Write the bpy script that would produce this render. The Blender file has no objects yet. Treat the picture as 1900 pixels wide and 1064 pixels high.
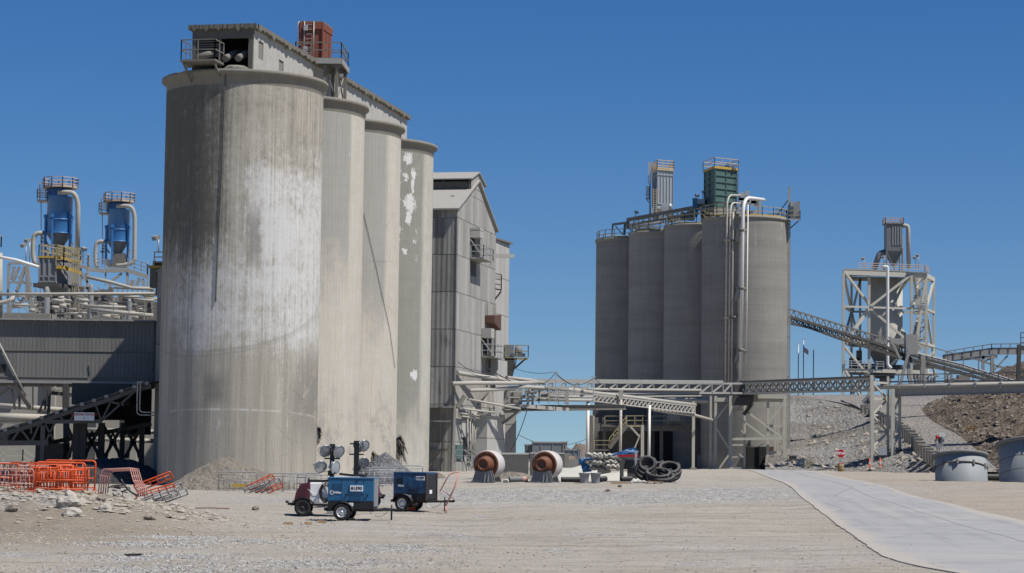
import bpy, math, random
from mathutils import Vector, Matrix, noise as mnoise
R_ = random.Random(7)
V = Vector
scene = bpy.context.scene
COL = scene.collection
PI = math.pi
F_PX, CX, CY, PITCH, ROLL, EYE = 4222.0, 950.0, 532.0, math.radians(4.375), 0.013, 2.4
_F = V((0, math.cos(PITCH), math.sin(PITCH)))
_U0 = V((0, -math.sin(PITCH), math.cos(PITCH)))
_R = V((1, 0, 0)) * math.cos(ROLL) + _U0 * math.sin(ROLL)
_U = V((1, 0, 0)) * -math.sin(ROLL) + _U0 * math.cos(ROLL)
EYEV = V((0, 0, EYE))
def ray(x, y):
 return _F + _R * ((x - CX) / F_PX) + _U * ((CY - y) / F_PX)
def P(x, y, Y):
 """world point that stands at distance Y (metres ahead) under survey bearing x, y"""
 d = ray(x, y)
 return EYEV + d * (Y / d.y)
def PZ(x, z, Y, y0=850):
 """point of bearing x at height z and distance Y"""
 y = y0
 for _ in range(6):
  p = P(x, y, Y)
  y += (p.z - z) * F_PX / Y
 return P(x, y, Y)
def sst(a, b, x):
 t = max(0.0, min(1.0, (x - a) / (b - a)))
 return t * t * (3 - 2 * t)
def lerp(a, b, t): return a + (b - a) * t
def interp(tab, x):
 if x <= tab[0][0]: return tab[0][1]
 for (x0, y0), (x1, y1) in zip(tab, tab[1:]):
  if x <= x1: return lerp(y0, y1, sst(x0, x1, x) * .5 + .5 * (x - x0) / (x1 - x0))
 return tab[-1][1]
class MB:
 def __init__(s): s.v = []; s.f = []; s.s = []
 def add(s, vs, fs, smooth=False):
  o = len(s.v); s.v += [tuple(p) for p in vs]
  for f in fs: s.f.append([i + o for i in f]); s.s.append(smooth)
  return s
 def box(s, c, d, rz=0.0):
  cx, cy, cz = c; a, b, h = d[0] / 2, d[1] / 2, d[2] / 2
  co, si = math.cos(rz), math.sin(rz); vs = []
  for z in (-h, h):
   for x, y in ((-a, -b), (a, -b), (a, b), (-a, b)):
    vs.append((cx + x * co - y * si, cy + x * si + y * co, cz + z))
  return s.add(vs, [(3, 2, 1, 0), (4, 5, 6, 7), (0, 1, 5, 4), (1, 2, 6, 5), (2, 3, 7, 6), (3, 0, 4, 7)])
 def beam(s, a, b, w, h=None, up=None):
  """rectangular bar from a to b: w wide, h deep"""
  a, b = V(a), V(b); h = h or w; d = (b - a)
  if d.length < 1e-5: return s
  d.normalize(); up = V(up) if up else V((0, 0, 1))
  if abs(d.dot(up)) > .97: up = V((0, 1, 0)) if abs(d.y) < .9 else V((1, 0, 0))
  x = d.cross(up).normalized(); y = x.cross(d).normalized()
  vs = []
  for p in (a, b):
   for i, j in ((-1, -1), (1, -1), (1, 1), (-1, 1)):
    vs.append(p + x * (w / 2 * i) + y * (h / 2 * j))
  return s.add(vs, [(0, 1, 2, 3), (7, 6, 5, 4), (0, 4, 5, 1), (1, 5, 6, 2), (2, 6, 7, 3), (3, 7, 4, 0)])
 def ibeam(s, a, b, w, h, t=.03):
  """I section: h deep vertically, w wide flanges"""
  a, b = V(a), V(b); d = (b - a).normalized(); up = V((0, 0, 1))
  if abs(d.z) > .9: up = V((0, 1, 0))
  x = d.cross(up).normalized(); y = x.cross(d).normalized()
  s.beam(a + y * (h / 2 - t / 2), b + y * (h / 2 - t / 2), w, t, up)
  s.beam(a - y * (h / 2 - t / 2), b - y * (h / 2 - t / 2), w, t, up)
  s.beam(a, b, t, h - 2 * t, up)
  return s
 def tube(s, pts, r, n=8, caps=True, closed=False):
  pts = [V(p) for p in pts]; m = len(pts); rs = r if isinstance(r, (list, tuple)) else [r] * m
  t0 = (pts[1] - pts[0]).normalized()
  nrm = t0.cross(V((0, 0, 1)) if abs(t0.z) < .9 else V((0, 1, 0))).normalized(); vs = []
  for i, p in enumerate(pts):
   if closed: t = pts[(i + 1) % m] - pts[i - 1]
   elif i == 0: t = pts[1] - pts[0]
   elif i == m - 1: t = pts[-1] - pts[-2]
   else: t = (pts[i + 1] - p).normalized() + (p - pts[i - 1]).normalized()
   if t.length < 1e-6: t = t0.copy()
   t.normalize(); nrm = (nrm - t * nrm.dot(t))
   nrm.normalize(); bn = t.cross(nrm)
   for k in range(n):
    a = 2 * PI * k / n
    vs.append(p + (nrm * math.cos(a) + bn * math.sin(a)) * rs[i])
  fs = []
  for i in range(m if closed else m - 1):
   j = (i + 1) % m
   for k in range(n):
    k2 = (k + 1) % n
    fs.append((i * n + k, i * n + k2, j * n + k2, j * n + k))
  s.add(vs, fs, n > 5)
  if caps and not closed:
   o = len(s.v) - m * n
   s.f.append([o + k for k in range(n)][::-1]); s.s.append(False)
   s.f.append([o + (m - 1) * n + k for k in range(n)]); s.s.append(False)
  return s
 def lathe(s, prof, n=32, c=(0, 0, 0), a0=0.0, a1=2 * PI, axis='z', smooth=True, frame=None):
  """prof: [(radius, height)] turned round a vertical axis (or frame = 3 vectors x,y,z)"""
  full = abs(a1 - a0 - 2 * PI) < 1e-6; m = n if full else n + 1; vs = []
  X, Y, Z = frame or (V((1, 0, 0)), V((0, 1, 0)), V((0, 0, 1))); c = V(c)
  for r, z in prof:
   for k in range(m):
    a = a0 + (a1 - a0) * k / n
    vs.append(c + X * (r * math.cos(a)) + Y * (r * math.sin(a)) + Z * z)
  fs = []
  for i in range(len(prof) - 1):
   for k in range(n):
    k2 = (k + 1) % m
    fs.append((i * m + k, i * m + k2, (i + 1) * m + k2, (i + 1) * m + k))
  return s.add(vs, fs, smooth)
 def disc(s, c, r, n=24, frame=None):
  X, Y, Z = frame or (V((1, 0, 0)), V((0, 1, 0)), V((0, 0, 1))); c = V(c)
  return s.add([c + X * (r * math.cos(2 * PI * k / n)) + Y * (r * math.sin(2 * PI * k / n)) for k in range(n)], [list(range(n))])
 def prism(s, poly, d):
  """closed polygon (3-D points) pushed along vector d"""
  d = V(d); n = len(poly); vs = [V(p) for p in poly] + [V(p) + d for p in poly]
  fs = [list(range(n))[::-1], list(range(n, 2 * n))] + [(i, (i + 1) % n, n + (i + 1) % n, n + i) for i in range(n)]
  return s.add(vs, fs)
 def rail(s, pts, h=1.1, r=.035, sp=1.6, mids=1, closed=False, toe=False):
  pts = [V(p) for p in pts]
  segs = list(zip(pts, pts[1:])) + ([(pts[-1], pts[0])] if closed else [])
  up = V((0, 0, 1))
  for a, b in segs:
   for k in range(mids + 1):
    z = up * (h * (k + 1) / (mids + 1)); s.beam(a + z, b + z, r * 2)
   n = max(1, int(round((b - a).length / sp)))
   for i in range(n + 1):
    p = a.lerp(b, i / n); s.beam(p, p + up * h, r * 2)
   if toe: s.beam(a + up * .08, b + up * .08, .03, .18)
  return s
 def rough(s, amp, sc, seed=0):
  for i, p in enumerate(s.v):
   q = V(p) * sc + V((seed * 7.3, seed * 3.1, seed))
   s.v[i] = tuple(V(p) + mnoise.noise_vector(q) * amp)
  return s
 def build(s, name, mat, parent=None):
  me = bpy.data.meshes.new(name)
  o = V((0, 0, 0)); q = parent
  while q is not None: o += q.location; q = q.parent
  me.from_pydata([(p[0] - o.x, p[1] - o.y, p[2] - o.z) for p in s.v], [], s.f)
  me.polygons.foreach_set('use_smooth', s.s)
  me.materials.append(mat); me.update()
  ob = bpy.data.objects.new(name, me); COL.objects.link(ob)
  if parent is not None: ob.parent = parent
  return ob
def recenter(ob):
 """put a one-mesh thing's origin at the middle of its base"""
 me = ob.data; xs = [v.co.x for v in me.vertices]; ys = [v.co.y for v in me.vertices]; zs = [v.co.z for v in me.vertices]
 c = V(((min(xs) + max(xs)) / 2, (min(ys) + max(ys)) / 2, min(zs)))
 me.transform(Matrix.Translation(-c)); ob.location = c
 return ob
def tag(o, label, cat, group=None, kind=None):
 o['label'] = label; o['category'] = cat
 if group: o['group'] = group
 if kind: o['kind'] = kind
 return o
def struct(o, kind='structure', label=None):
 o['kind'] = kind
 if label: o['label'] = label
 return o
def thing(name, label, cat, loc=(0, 0, 0), group=None):
 o = bpy.data.objects.new(name, None); COL.objects.link(o)
 o.location = loc; o.empty_display_size = .3
 return tag(o, label, cat, group)
def kids(o): return [c for c in bpy.data.objects if c.parent == o]
def dup(root, loc, rz=0.0, label=None, sc=None, rot=None):
 def cp(o, par):
  c = o.copy(); COL.objects.link(c)
  if par is not None: c.parent = par
  for ch in kids(o): cp(ch, c)
  return c
 r = cp(root, None); r.location = loc; r.rotation_euler = rot or (0, 0, rz)
 if label: r['label'] = label
 if sc: r.scale = sc
 return r
def solo(mb, name, mat, label, cat, group=None):
 return tag(recenter(mb.build(name, mat)), label, cat, group)
def bend(pts, r, n=5):
 """round the corners of a polyline"""
 pts = [V(p) for p in pts]; out = [pts[0]]
 for a, b, c in zip(pts, pts[1:], pts[2:]):
  u = (a - b); w = (c - b); k = min(r, u.length * .49, w.length * .49)
  p0 = b + u.normalized() * k; p1 = b + w.normalized() * k
  for i in range(n + 1):
   t = i / n; out.append(p0 * (1 - t) ** 2 + b * (2 * t * (1 - t)) + p1 * t ** 2)
 out.append(pts[-1]); return out
def text_mesh(txt, size, M, depth=.004, bold=0.0):
 cu = bpy.data.curves.new('lettering', 'FONT'); cu.body = txt; cu.size = size; cu.align_x = 'CENTER'; cu.align_y = 'CENTER'
 cu.extrude = depth; cu.offset = bold
 ob = bpy.data.objects.new('lettering', cu); COL.objects.link(ob)
 dg = bpy.context.evaluated_depsgraph_get()
 me = bpy.data.meshes.new_from_object(ob.evaluated_get(dg)); bpy.data.objects.remove(ob); bpy.data.curves.remove(cu)
 mb = MB(); vs = [M @ v.co for v in me.vertices]; fs = [list(p.vertices) for p in me.polygons]; mb.add(vs, fs)
 bpy.data.meshes.remove(me); return mb
def facing(c, right=(1, 0, 0), up=(0, 0, 1)):
 """matrix for lettering standing at c, reading along `right`"""
 x = V(right).normalized(); y = V(up).normalized(); z = x.cross(y)
 m = Matrix((x, y, z)).transposed().to_4x4(); m.translation = V(c); return m
class E:
 """a node socket with arithmetic"""
 def __init__(s, nt, sock): s.nt = nt; s.k = sock
 def _m(s, op, o=None, o2=None, rev=False):
  n = s.nt.nodes.new('ShaderNodeMath'); n.operation = op
  a, b = (o, s) if rev else (s, o)
  for i, q in enumerate((a, b, o2)):
   if q is None: continue
   if isinstance(q, E): s.nt.links.new(q.k, n.inputs[i])
   else: n.inputs[i].default_value = q
  return E(s.nt, n.outputs[0])
 def __add__(s, o): return s._m('ADD', o)
 __radd__ = __add__
 def __sub__(s, o): return s._m('SUBTRACT', o)
 def __rsub__(s, o): return s._m('SUBTRACT', o, rev=True)
 def __mul__(s, o): return s._m('MULTIPLY', o)
 __rmul__ = __mul__
 def __truediv__(s, o): return s._m('DIVIDE', o)
 def sin(s): return s._m('SINE')
 def abs(s): return s._m('ABSOLUTE')
 def floor(s): return s._m('FLOOR')
 def fract(s): return s._m('FRACT')
 def pow(s, p): return s._m('POWER', p)
 def min(s, o): return s._m('MINIMUM', o)
 def max(s, o): return s._m('MAXIMUM', o)
 def atan2(s, o): return s._m('ARCTAN2', o)
 def ss(s, a, b, lo=0.0, hi=1.0):
  n = s.nt.nodes.new('ShaderNodeMapRange'); n.interpolation_type = 'SMOOTHSTEP'
  if a > b: a, b, lo, hi = b, a, hi, lo
  s.nt.links.new(s.k, n.inputs[0])
  for i, q in enumerate((a, b, lo, hi)): n.inputs[i + 1].default_value = q
  return E(s.nt, n.outputs[0])
class Mat:
 def __init__(s, name, rough=.85, metal=0.0, spec=.3):
  s.m = bpy.data.materials.new(name); s.m.use_nodes = True; s.nt = s.m.node_tree
  s.b = s.nt.nodes['Principled BSDF']; s.b.inputs['Roughness'].default_value = rough
  s.b.inputs['Metallic'].default_value = metal; s.b.inputs['Specular IOR Level'].default_value = spec
  tc = s.nt.nodes.new('ShaderNodeTexCoord'); s.obj = E(s.nt, tc.outputs['Object'])
  sp = s.nt.nodes.new('ShaderNodeSeparateXYZ'); s.nt.links.new(tc.outputs['Object'], sp.inputs[0])
  s.x, s.y, s.z = (E(s.nt, o) for o in sp.outputs)
  g = s.nt.nodes.new('ShaderNodeNewGeometry'); s.geo = g
  sn = s.nt.nodes.new('ShaderNodeSeparateXYZ'); s.nt.links.new(g.outputs['Normal'], sn.inputs[0]); s.nx, s.ny, s.nz = (E(s.nt, o) for o in sn.outputs)
  sw = s.nt.nodes.new('ShaderNodeSeparateXYZ'); s.nt.links.new(g.outputs['Position'], sw.inputs[0]); s.wx, s.wy, s.wz = (E(s.nt, o) for o in sw.outputs)
  s.pos = E(s.nt, g.outputs['Position'])
 def vec(s, x, y, z):
  n = s.nt.nodes.new('ShaderNodeCombineXYZ')
  for i, q in enumerate((x, y, z)):
   if isinstance(q, E): s.nt.links.new(q.k, n.inputs[i])
   else: n.inputs[i].default_value = q
  return E(s.nt, n.outputs[0])
 def noise(s, v, scale=1.0, detail=4.0, rough=.6, dist=0.0):
  n = s.nt.nodes.new('ShaderNodeTexNoise'); s.nt.links.new(v.k, n.inputs['Vector'])
  n.inputs['Scale'].default_value = scale; n.inputs['Detail'].default_value = detail
  n.inputs['Roughness'].default_value = rough; n.inputs['Distortion'].default_value = dist
  return E(s.nt, n.outputs['Fac'])
 def voro(s, v, scale, feature='F1', out='Distance'):
  n = s.nt.nodes.new('ShaderNodeTexVoronoi'); n.feature = feature; s.nt.links.new(v.k, n.inputs['Vector']); n.inputs['Scale'].default_value = scale
  return E(s.nt, n.outputs[out])
 def stretch(s, sx, sy, sz, off=0.0): return s.vec(s.x * sx + off, s.y * sy, s.z * sz)
 def rgb(s, c):
  n = s.nt.nodes.new('ShaderNodeRGB'); n.outputs[0].default_value = (*c, 1); return E(s.nt, n.outputs[0])
 def mix(s, f, a, b):
  n = s.nt.nodes.new('ShaderNodeMix'); n.data_type = 'RGBA'; n.clamp_factor = True
  for i, q in ((0, f), (6, a), (7, b)):
   if isinstance(q, E): s.nt.links.new(q.k, n.inputs[i])
   elif i == 0: n.inputs[0].default_value = q
   else: n.inputs[i].default_value = (*q, 1)
  return E(s.nt, n.outputs[2])
 def scale(s, c, f):
  """colour times a factor"""
  n = s.nt.nodes.new('ShaderNodeVectorMath'); n.operation = 'SCALE'; s.nt.links.new(c.k, n.inputs[0])
  if isinstance(f, E): s.nt.links.new(f.k, n.inputs['Scale'])
  else: n.inputs['Scale'].default_value = f
  return E(s.nt, n.outputs[0])
 def color(s, c): s.nt.links.new(c.k, s.b.inputs['Base Color']); return s
 def rough(s, e): s.nt.links.new(e.k, s.b.inputs['Roughness']); return s
 def bump(s, h, strength=.4, dist=.05):
  n = s.nt.nodes.new('ShaderNodeBump'); n.inputs['Strength'].default_value = strength; n.inputs['Distance'].default_value = dist
  s.nt.links.new(h.k, n.inputs['Height']); s.nt.links.new(n.outputs[0], s.b.inputs['Normal']); return s
DUST = (.36, .335, .29)
def paint(name, c, rough=.6, metal=0.0, var=.25, sc=2.0, dust=.5, dirt=.25, dirtc=(.10, .085, .07), bump=0.0, spec=.3, streak=.3, rust=0.0):
 """weathered coating: mottling, vertical runs, settled dust on what faces up"""
 m = Mat(name, rough, metal, spec)
 n1 = m.noise(m.pos, sc, 6, .65); n2 = m.noise(m.pos, sc * 7, 4, .7)
 st = m.noise(m.vec(m.wx * 5, m.wy * 5, m.wz * .35), 1.5, 4, .6)
 col = m.scale(m.rgb(c), (n1 - .5) * (2 * var) + 1.0 + (n2 - .5) * var)
 col = m.mix((n1 * .5 + st * .5).ss(.5, .75) * dirt + st.ss(.55, .8) * streak * .5, col, m.rgb(dirtc))
 if rust: col = m.mix(m.noise(m.pos, sc * 2.3, 6, .75).ss(.58 - rust * .15, .7) * min(1, rust * 2), col, m.rgb((.16, .065, .03)))
 if dust: col = m.mix(m.nz.ss(.35, .95) * (n2.ss(.25, .6)) * dust, col, m.rgb(DUST))
 m.color(col)
 if bump: m.bump(n2 + n1, bump, .03)
 return m.m
def silo_mat(name, seed, kind):
 m = Mat(name, .93, 0, .15)
 rad = 5.5; ang = m.x.atan2(m.y * -1.0)           # 0 faces the yard, positive to the right
 s = ang * rad; z = m.z; o = seed * 17.3
 fine = m.noise(m.vec(s * 9 + o, 0.0, z * .22), 1.0, 5, .65)
 run = m.noise(m.vec(s * 2.6 + o, 0.0, z * .10), 1.0, 5, .62)
 big = m.noise(m.vec(s * .28 + o, 0.0, z * .16), 1.0, 5, .58)
 pat = m.noise(m.vec(s * .9 + o, 3.0, z * .7), 1.0, 6, .7)
 grit = m.noise(m.vec(s * 6 + o, 5.0, z * 6), 1.0, 5, .75)
 hz = m.noise(m.vec(s * .12 + o, 9.0, z * 2.2), 1.0, 4, .6)
 if kind == 'front':
  tan, dark, white = (.37, .34, .285), (.125, .116, .098), (.58, .57, .55)
  st1 = m.noise(m.vec(s * 7.5 + o, 0.0, z * .10), 1.0, 3, .6); st2 = m.noise(m.vec(s * 1.5 + o, 4.0, z * .07), 1.0, 4, .6)
  mott = m.noise(m.vec(s * 2.6 + o, 7.0, z * 1.7), 1.0, 6, .75)
  w1 = (ang + (big - .5) * .6).ss(-.05, .42) * z.ss(10, 15) * (z + (st2 - .5) * 7).ss(26, 18.5)
  w2 = z.ss(7.6, 10.8) * (z + (st2 - .5) * 12).ss(18.5, 13.5) * ang.ss(-1.4, -.35)
  s1 = (ang + (pat - .5) * .5).ss(.30, -.45) * (z + (st2 - .5) * 9).ss(13.0, 18.5)
  s2 = (z + (big - .5) * 8).ss(18.5, 23.5) * .30
  cl = m.noise(m.vec(s * .22 + o, 11.0, z * .55), 1.0, 4, .55) - .5
  tex = cl * 1.3 + ((st1 - .5) * 1.9 + (st2 - .5) * .9 + (mott - .5) * 2.4) * (big * 1.6 + .2)
  bloom = w1.max(w2 * .8) + tex * .85 + (pat - .5) * .8
  soot = s1.max(s2) + tex * -.5 + (pat - .5) * .6
  col = m.mix(st2.ss(.38, .62), m.rgb((.315, .29, .242)), m.rgb((.395, .365, .305)))
  col = m.mix(bloom.ss(.15, 1.15) * .9, col, m.rgb(white))
  col = m.mix(soot.ss(.18, 1.0) * .95, col, m.rgb(dark))
  scratch = (m.noise(m.vec(s * 7 + z * 3.0, 1.0, z * .7 - s * .3), 1.0, 3, .6)).ss(.66, .72) * pat.ss(.5, .6)
  col = m.mix(scratch * .45, col, m.rgb((.62, .61, .59)))
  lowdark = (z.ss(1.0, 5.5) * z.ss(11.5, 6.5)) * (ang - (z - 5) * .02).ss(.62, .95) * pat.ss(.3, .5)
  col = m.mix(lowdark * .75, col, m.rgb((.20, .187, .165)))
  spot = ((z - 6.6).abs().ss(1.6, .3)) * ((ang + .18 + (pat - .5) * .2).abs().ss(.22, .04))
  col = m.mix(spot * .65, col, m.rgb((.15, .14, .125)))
  col = m.mix(((z - 17.0 + (run - .5) * 2).abs().ss(2.6, .8)) * ((ang - .26 + (pat - .5) * .22).abs().ss(.11, .05)) * .7, col, m.rgb((.2, .19, .17)))
  joint = (z - 5.3 + ang * ang * .2).abs().ss(.10, .03)
  sw1 = (z - 9.2 - (ang + .35) * (ang + .35) * 1.05 + (big - .5) * .25).abs().ss(.16, .02) * ang.ss(-.9, -.3)
  sw2 = (z - 8.9 - (ang + .45) * (ang + .45) * .95 + (big - .5) * .2).abs().ss(.14, .02) * (pat * 1.5)
  col = m.mix((sw1 + sw2).ss(0, 1) * .30 * mott.ss(.3, .6), col, m.rgb((.13, .125, .115)))
  col = m.mix(joint * .5 * pat.ss(.4, .6), col, m.rgb((.66, .64, .6)))
  col = m.mix(z.ss(5.3, 5.15) * .22, col, m.rgb((.30, .28, .235)))
 else:
  warm = (.47, .425, .35) if kind != 'grey' else (.40, .38, .32)
  grey = (.27, .268, .25) if kind != 'grey' else (.205, .205, .18)
  zb = {'tan': 17.5, 'mid': 15.0, 'grey': 7.0}[kind]
  edge = {'tan': 1.02, 'mid': .98, 'grey': 1.035}[kind]
  col = m.mix(pat.ss(.3, .7) * .6 + (run - .5), m.rgb(warm), m.rgb((.52, .50, .46)))
  col = m.mix((run + big - 1.0).ss(.05, .5) * .5, col, m.rgb((.30, .265, .21)))
  coat = (ang + (run - .5) * .12).ss(edge + .06, edge - .04) * (z + (pat - .5) * 9.0 + (big - .5) * 8).ss(zb - 5, zb + 1)
  col = m.mix(coat * (.75 if kind != 'grey' else .8), col, m.rgb(grey))
  if kind == 'grey':
   sp = m.noise(m.vec(s * .62 + 41.0, 2.0, z * .42), 1.0, 4, .6)
   spl = (sp + (grit - .5) * .25).ss(.565, .60) * ang.ss(.95, .85) * z.ss(15, 20)
   drop = m.voro(m.vec(s * 3.0, 1.0, z * 3.0), 1.0)
   blob = None
   for a_, z_, ra, rz in ((.70, 26.9, .10, .6), (.66, 25.3, .06, .4), (.82, 25.7, .06, .5), (.80, 24.8, .035, .9), (.76, 23.2, .13, .8), (.73, 22.0, .06, .7), (.66, 19.2, .05, .4), (.90, 9.0, .09, .45)):
    dd = ((ang - a_) / ra) * ((ang - a_) / ra) + ((z - z_) / rz) * ((z - z_) / rz) + (m.noise(m.vec(s * 3.2 + 9.0, 1.0, z * 2.6), 1.0, 5, .7) - .5) * 5.5 + (pat - .5) * 2.0
    q_ = dd.ss(.85, .6); blob = q_ if blob is None else blob.max(q_)
   col = m.mix((spl + blob + drop.ss(.16, .08) * pat.ss(.55, .62) * ang.ss(1.1, 1.0)).min(1.0), col, m.rgb((.60, .59, .57)))
  else:
   drop = m.voro(m.vec(s * 2.4, 1.0, z * 2.0), 1.0)
   col = m.mix(drop.ss(.14, .07) * pat.ss(.56, .63) * .8, col, m.rgb((.68, .66, .62)))
  col = m.mix((z.ss(9, 4) * pat.ss(.42, .62) * big.ss(.4, .6)) * .6, col, m.rgb((.24, .225, .2)))
  col = m.mix((pat.ss(.63, .72) * .35), col, m.rgb((.23, .21, .18)))
 lines = ((s * 3.3 + (run - .5) * .5).fract() - .5).abs().ss(.12, .02)
 crack = m.voro(m.vec(s * .55 + o, 2.0, z * .45 + (pat - .5) * .7), 1.0, 'DISTANCE_TO_EDGE').ss(.012, .003) * big.ss(.5, .6)
 col = m.mix(lines * .16 * hz.ss(.3, .6), col, m.rgb((.12, .11, .095)))
 col = m.mix(crack * .4, col, m.rgb((.14, .13, .115)))
 col = m.scale(col, (fine - .5) * .42 + 1.0 + (grit - .5) * .34 + (hz - .5) * .16)
 m.color(col); m.bump(fine * .5 + grit * .8 + pat, .35, .06)
 return m.m
def dark_silo_mat(name, k=0):
 m = Mat(name, .9, 0, .2)
 s = m.x.atan2(m.y * -1.0) * 4.95 + k * 61.0; z = m.z
 band = m.noise(m.vec(s * .05, 0.0, z * .55), 1.0, 5, .6); pat = m.noise(m.vec(s * .5, 2.0, z * .35), 1.0, 6, .65)
 run = m.noise(m.vec(s * 1.6, 0.0, z * .12), 1.0, 5, .65); grit = m.noise(m.obj, 5.0, 5, .7)
 col = m.mix(band.ss(.3, .7) * .6 + (pat - .5) * .8, m.rgb(tuple(q * (1 + .06 * (k % 3 - 1)) for q in (.235, .222, .195))), m.rgb(tuple(q * (1 + .06 * (k % 3 - 1)) for q in (.325, .308, .272))))
 spill = m.noise(m.vec(s * 1.1, 6.0, z * .09), 1.0, 5, .65)
 col = m.mix((spill + (pat - .5) * .4).ss(.60, .72) * z.ss(12, 28) * .6, col, m.rgb((.40, .385, .35)))
 col = m.mix((run * .6 + pat * .4).ss(.56, .68) * .45, col, m.rgb((.14, .13, .112)))
 lift = ((z * .55).fract() - .5).abs().ss(.03, .0)
 col = m.mix(lift * .25, col, m.rgb((.10, .095, .085)))
 col = m.scale(col, (run - .5) * .35 + 1.0 + (grit - .5) * .3)
 m.color(col); m.bump(grit + band * 2, .25, .05); return m.m
def siding(name, c, c2, pitch=.42, bs=.4, rows=3.0, ax='x', torn=.5, dirt=(.10, .092, .08)):
 """corrugated sheeting, sheets of their own tone, lapped in rows"""
 m = Mat(name, .8, 0, .25)
 u = {'x': m.x, 'y': m.y, 'xy': m.x * .978 + m.y * .208, 'yx': m.x * .208 + m.y * .978}[ax]
 sheet = (u * (1 / .85) + (m.z / rows).floor() * .37).floor(); row = (m.z / rows + .02 * (u * 3).sin()).floor()
 t = m.noise(m.vec(sheet * 3.7, row * 5.1, 0.0), 1.0, 0)
 wave = (u * (2 * PI / pitch)).sin()
 run = m.noise(m.vec(u * 4.5, 0.0, m.z * .2), 1.0, 5, .65); pat = m.noise(m.pos, .6, 6, .65); fine = m.noise(m.vec(u * 14, 1.0, m.z * .5), 1.0, 4, .6)
 col = m.mix((t - .5) * 1.8 + .5 + (run - .5) * 1.4, m.rgb(c), m.rgb(c2))
 col = m.mix((run + pat * .6 - .8).ss(.02, .3) * torn, col, m.rgb(dirt))
 lap = ((m.z / rows + (run - .5) * .05).fract()).ss(.035, .0)
 col = m.mix(lap * .6, col, m.rgb((.06, .055, .05)))
 col = m.scale(col, (fine - .5) * .5 + 1.0)
 col = m.mix(m.nz.ss(.3, .8) * .6, col, m.rgb((.33, .32, .30)))
 m.color(col); m.bump(wave * .5 + run * .5 + lap * -1.0, bs, .06); return m.m
MT = {}
MT['silo_a'] = silo_mat('stained_concrete_front', 1, 'front')
MT['silo_b'] = silo_mat('stained_concrete_tan', 2, 'tan')
MT['silo_c'] = silo_mat('stained_concrete_mid', 3, 'mid')
MT['silo_d'] = silo_mat('stained_concrete_grey', 4, 'grey')
for k_ in range(4): MT['silo_dark%d' % k_] = dark_silo_mat('weathered_dark_concrete', k_)
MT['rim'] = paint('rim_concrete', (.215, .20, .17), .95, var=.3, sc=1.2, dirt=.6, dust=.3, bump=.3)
MT['gallery'] = paint('gallery_wall', (.40, .385, .35), .9, var=.35, sc=1.4, dirt=.5, dirtc=(.13, .12, .1), bump=.3, streak=.8)
MT['gallery_roof'] = paint('gallery_roof', (.17, .157, .132), .95, var=.4, sc=2, dirt=.5, dust=.5, bump=.5)
MT['soot'] = paint('sooty_steel', (.12, .112, .098), .9, var=.4, sc=3, dust=.5)
MT['bunker'] = siding('bunker_sheeting', (.155, .152, .143), (.20, .196, .186), rows=2.45, torn=.35, pitch=.31, bs=.22)
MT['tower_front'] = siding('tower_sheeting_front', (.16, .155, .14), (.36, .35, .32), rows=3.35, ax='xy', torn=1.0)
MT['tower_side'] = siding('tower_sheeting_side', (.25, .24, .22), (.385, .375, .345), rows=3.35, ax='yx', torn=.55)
MT['annex'] = siding('annex_sheeting', (.36, .35, .32), (.44, .43, .40), rows=3.8, ax='yx', torn=.2)
MT['dust_roof'] = paint('dusty_roof', (.30, .295, .275), .9, var=.25, sc=1.5, dirt=.5, dust=.5, bump=.3)
MT['tower_silo'] = paint('tower_silo_concrete', (.43, .415, .365), .9, var=.2, sc=.6, dirt=.3, streak=.6)
MT['hall'] = paint('plant_hall_wall', (.34, .33, .30), .9, var=.2, sc=.5, dirt=.3, streak=.5)
MT['pipe'] = paint('dusty_pipe', (.385, .365, .32), .75, var=.25, sc=2.5, dirt=.4, dust=.4, rust=.12)
MT['pipe_white'] = paint('white_pipe', (.72, .70, .66), .5, var=.12, sc=1.5, dirt=.25, dust=.3)
MT['pipe_rusty'] = paint('rust_streaked_pipe', (.52, .48, .42), .75, var=.3, sc=2.2, dirt=.3, rust=.45)
MT['cream'] = paint('cream_steel', (.46, .44, .375), .6, var=.15, sc=1.5, dirt=.3, dust=.4, rust=.12)
MT['grey_steel'] = paint('grey_steel', (.30, .295, .275), .65, var=.22, sc=2, dirt=.35, dust=.5, rust=.1)
MT['dark_steel'] = paint('dark_steel', (.075, .072, .066), .75, var=.35, sc=2.5, dust=.45, rust=.2)
MT['mid_steel'] = paint('dusty_brown_steel', (.165, .155, .135), .75, var=.3, sc=2.5, dust=.6, rust=.1)
MT['galv'] = paint('galvanised_steel', (.42, .43, .43), .45, .35, var=.18, sc=3, dirt=.25, dust=.3)
MT['cabinet'] = paint('grey_cabinet', (.215, .225, .235), .6, var=.15, sc=1.5, dirt=.25, dust=.4)
MT['yellow'] = paint('yellow_paint', (.46, .30, .055), .6, var=.2, sc=2.5, dirt=.35, dust=.4)
MT['pale_yellow'] = paint('faded_yellow_paint', (.34, .29, .165), .6, var=.2, sc=2.5, dirt=.3, dust=.3)
MT['pink_rail'] = paint('faded_primer_rail', (.47, .37, .30), .7, var=.15, sc=2, dirt=.3, dust=.2)
MT['tan_rail'] = paint('tan_rail', (.50, .39, .24), .7, var=.15, sc=2, dirt=.3, dust=.2)
MT['blue_tank'] = paint('blue_tank_paint', (.04, .17, .40), .38, var=.12, sc=.9, dirt=.2, dust=.25, spec=.5)
MT['green'] = paint('green_collector', (.075, .135, .125), .6, var=.18, sc=1.4, dirt=.25, dust=.3)
MT['silver'] = paint('silver_collector', (.36, .385, .40), .45, .25, var=.12, sc=1.5, dirt=.2, dust=.2)
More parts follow.
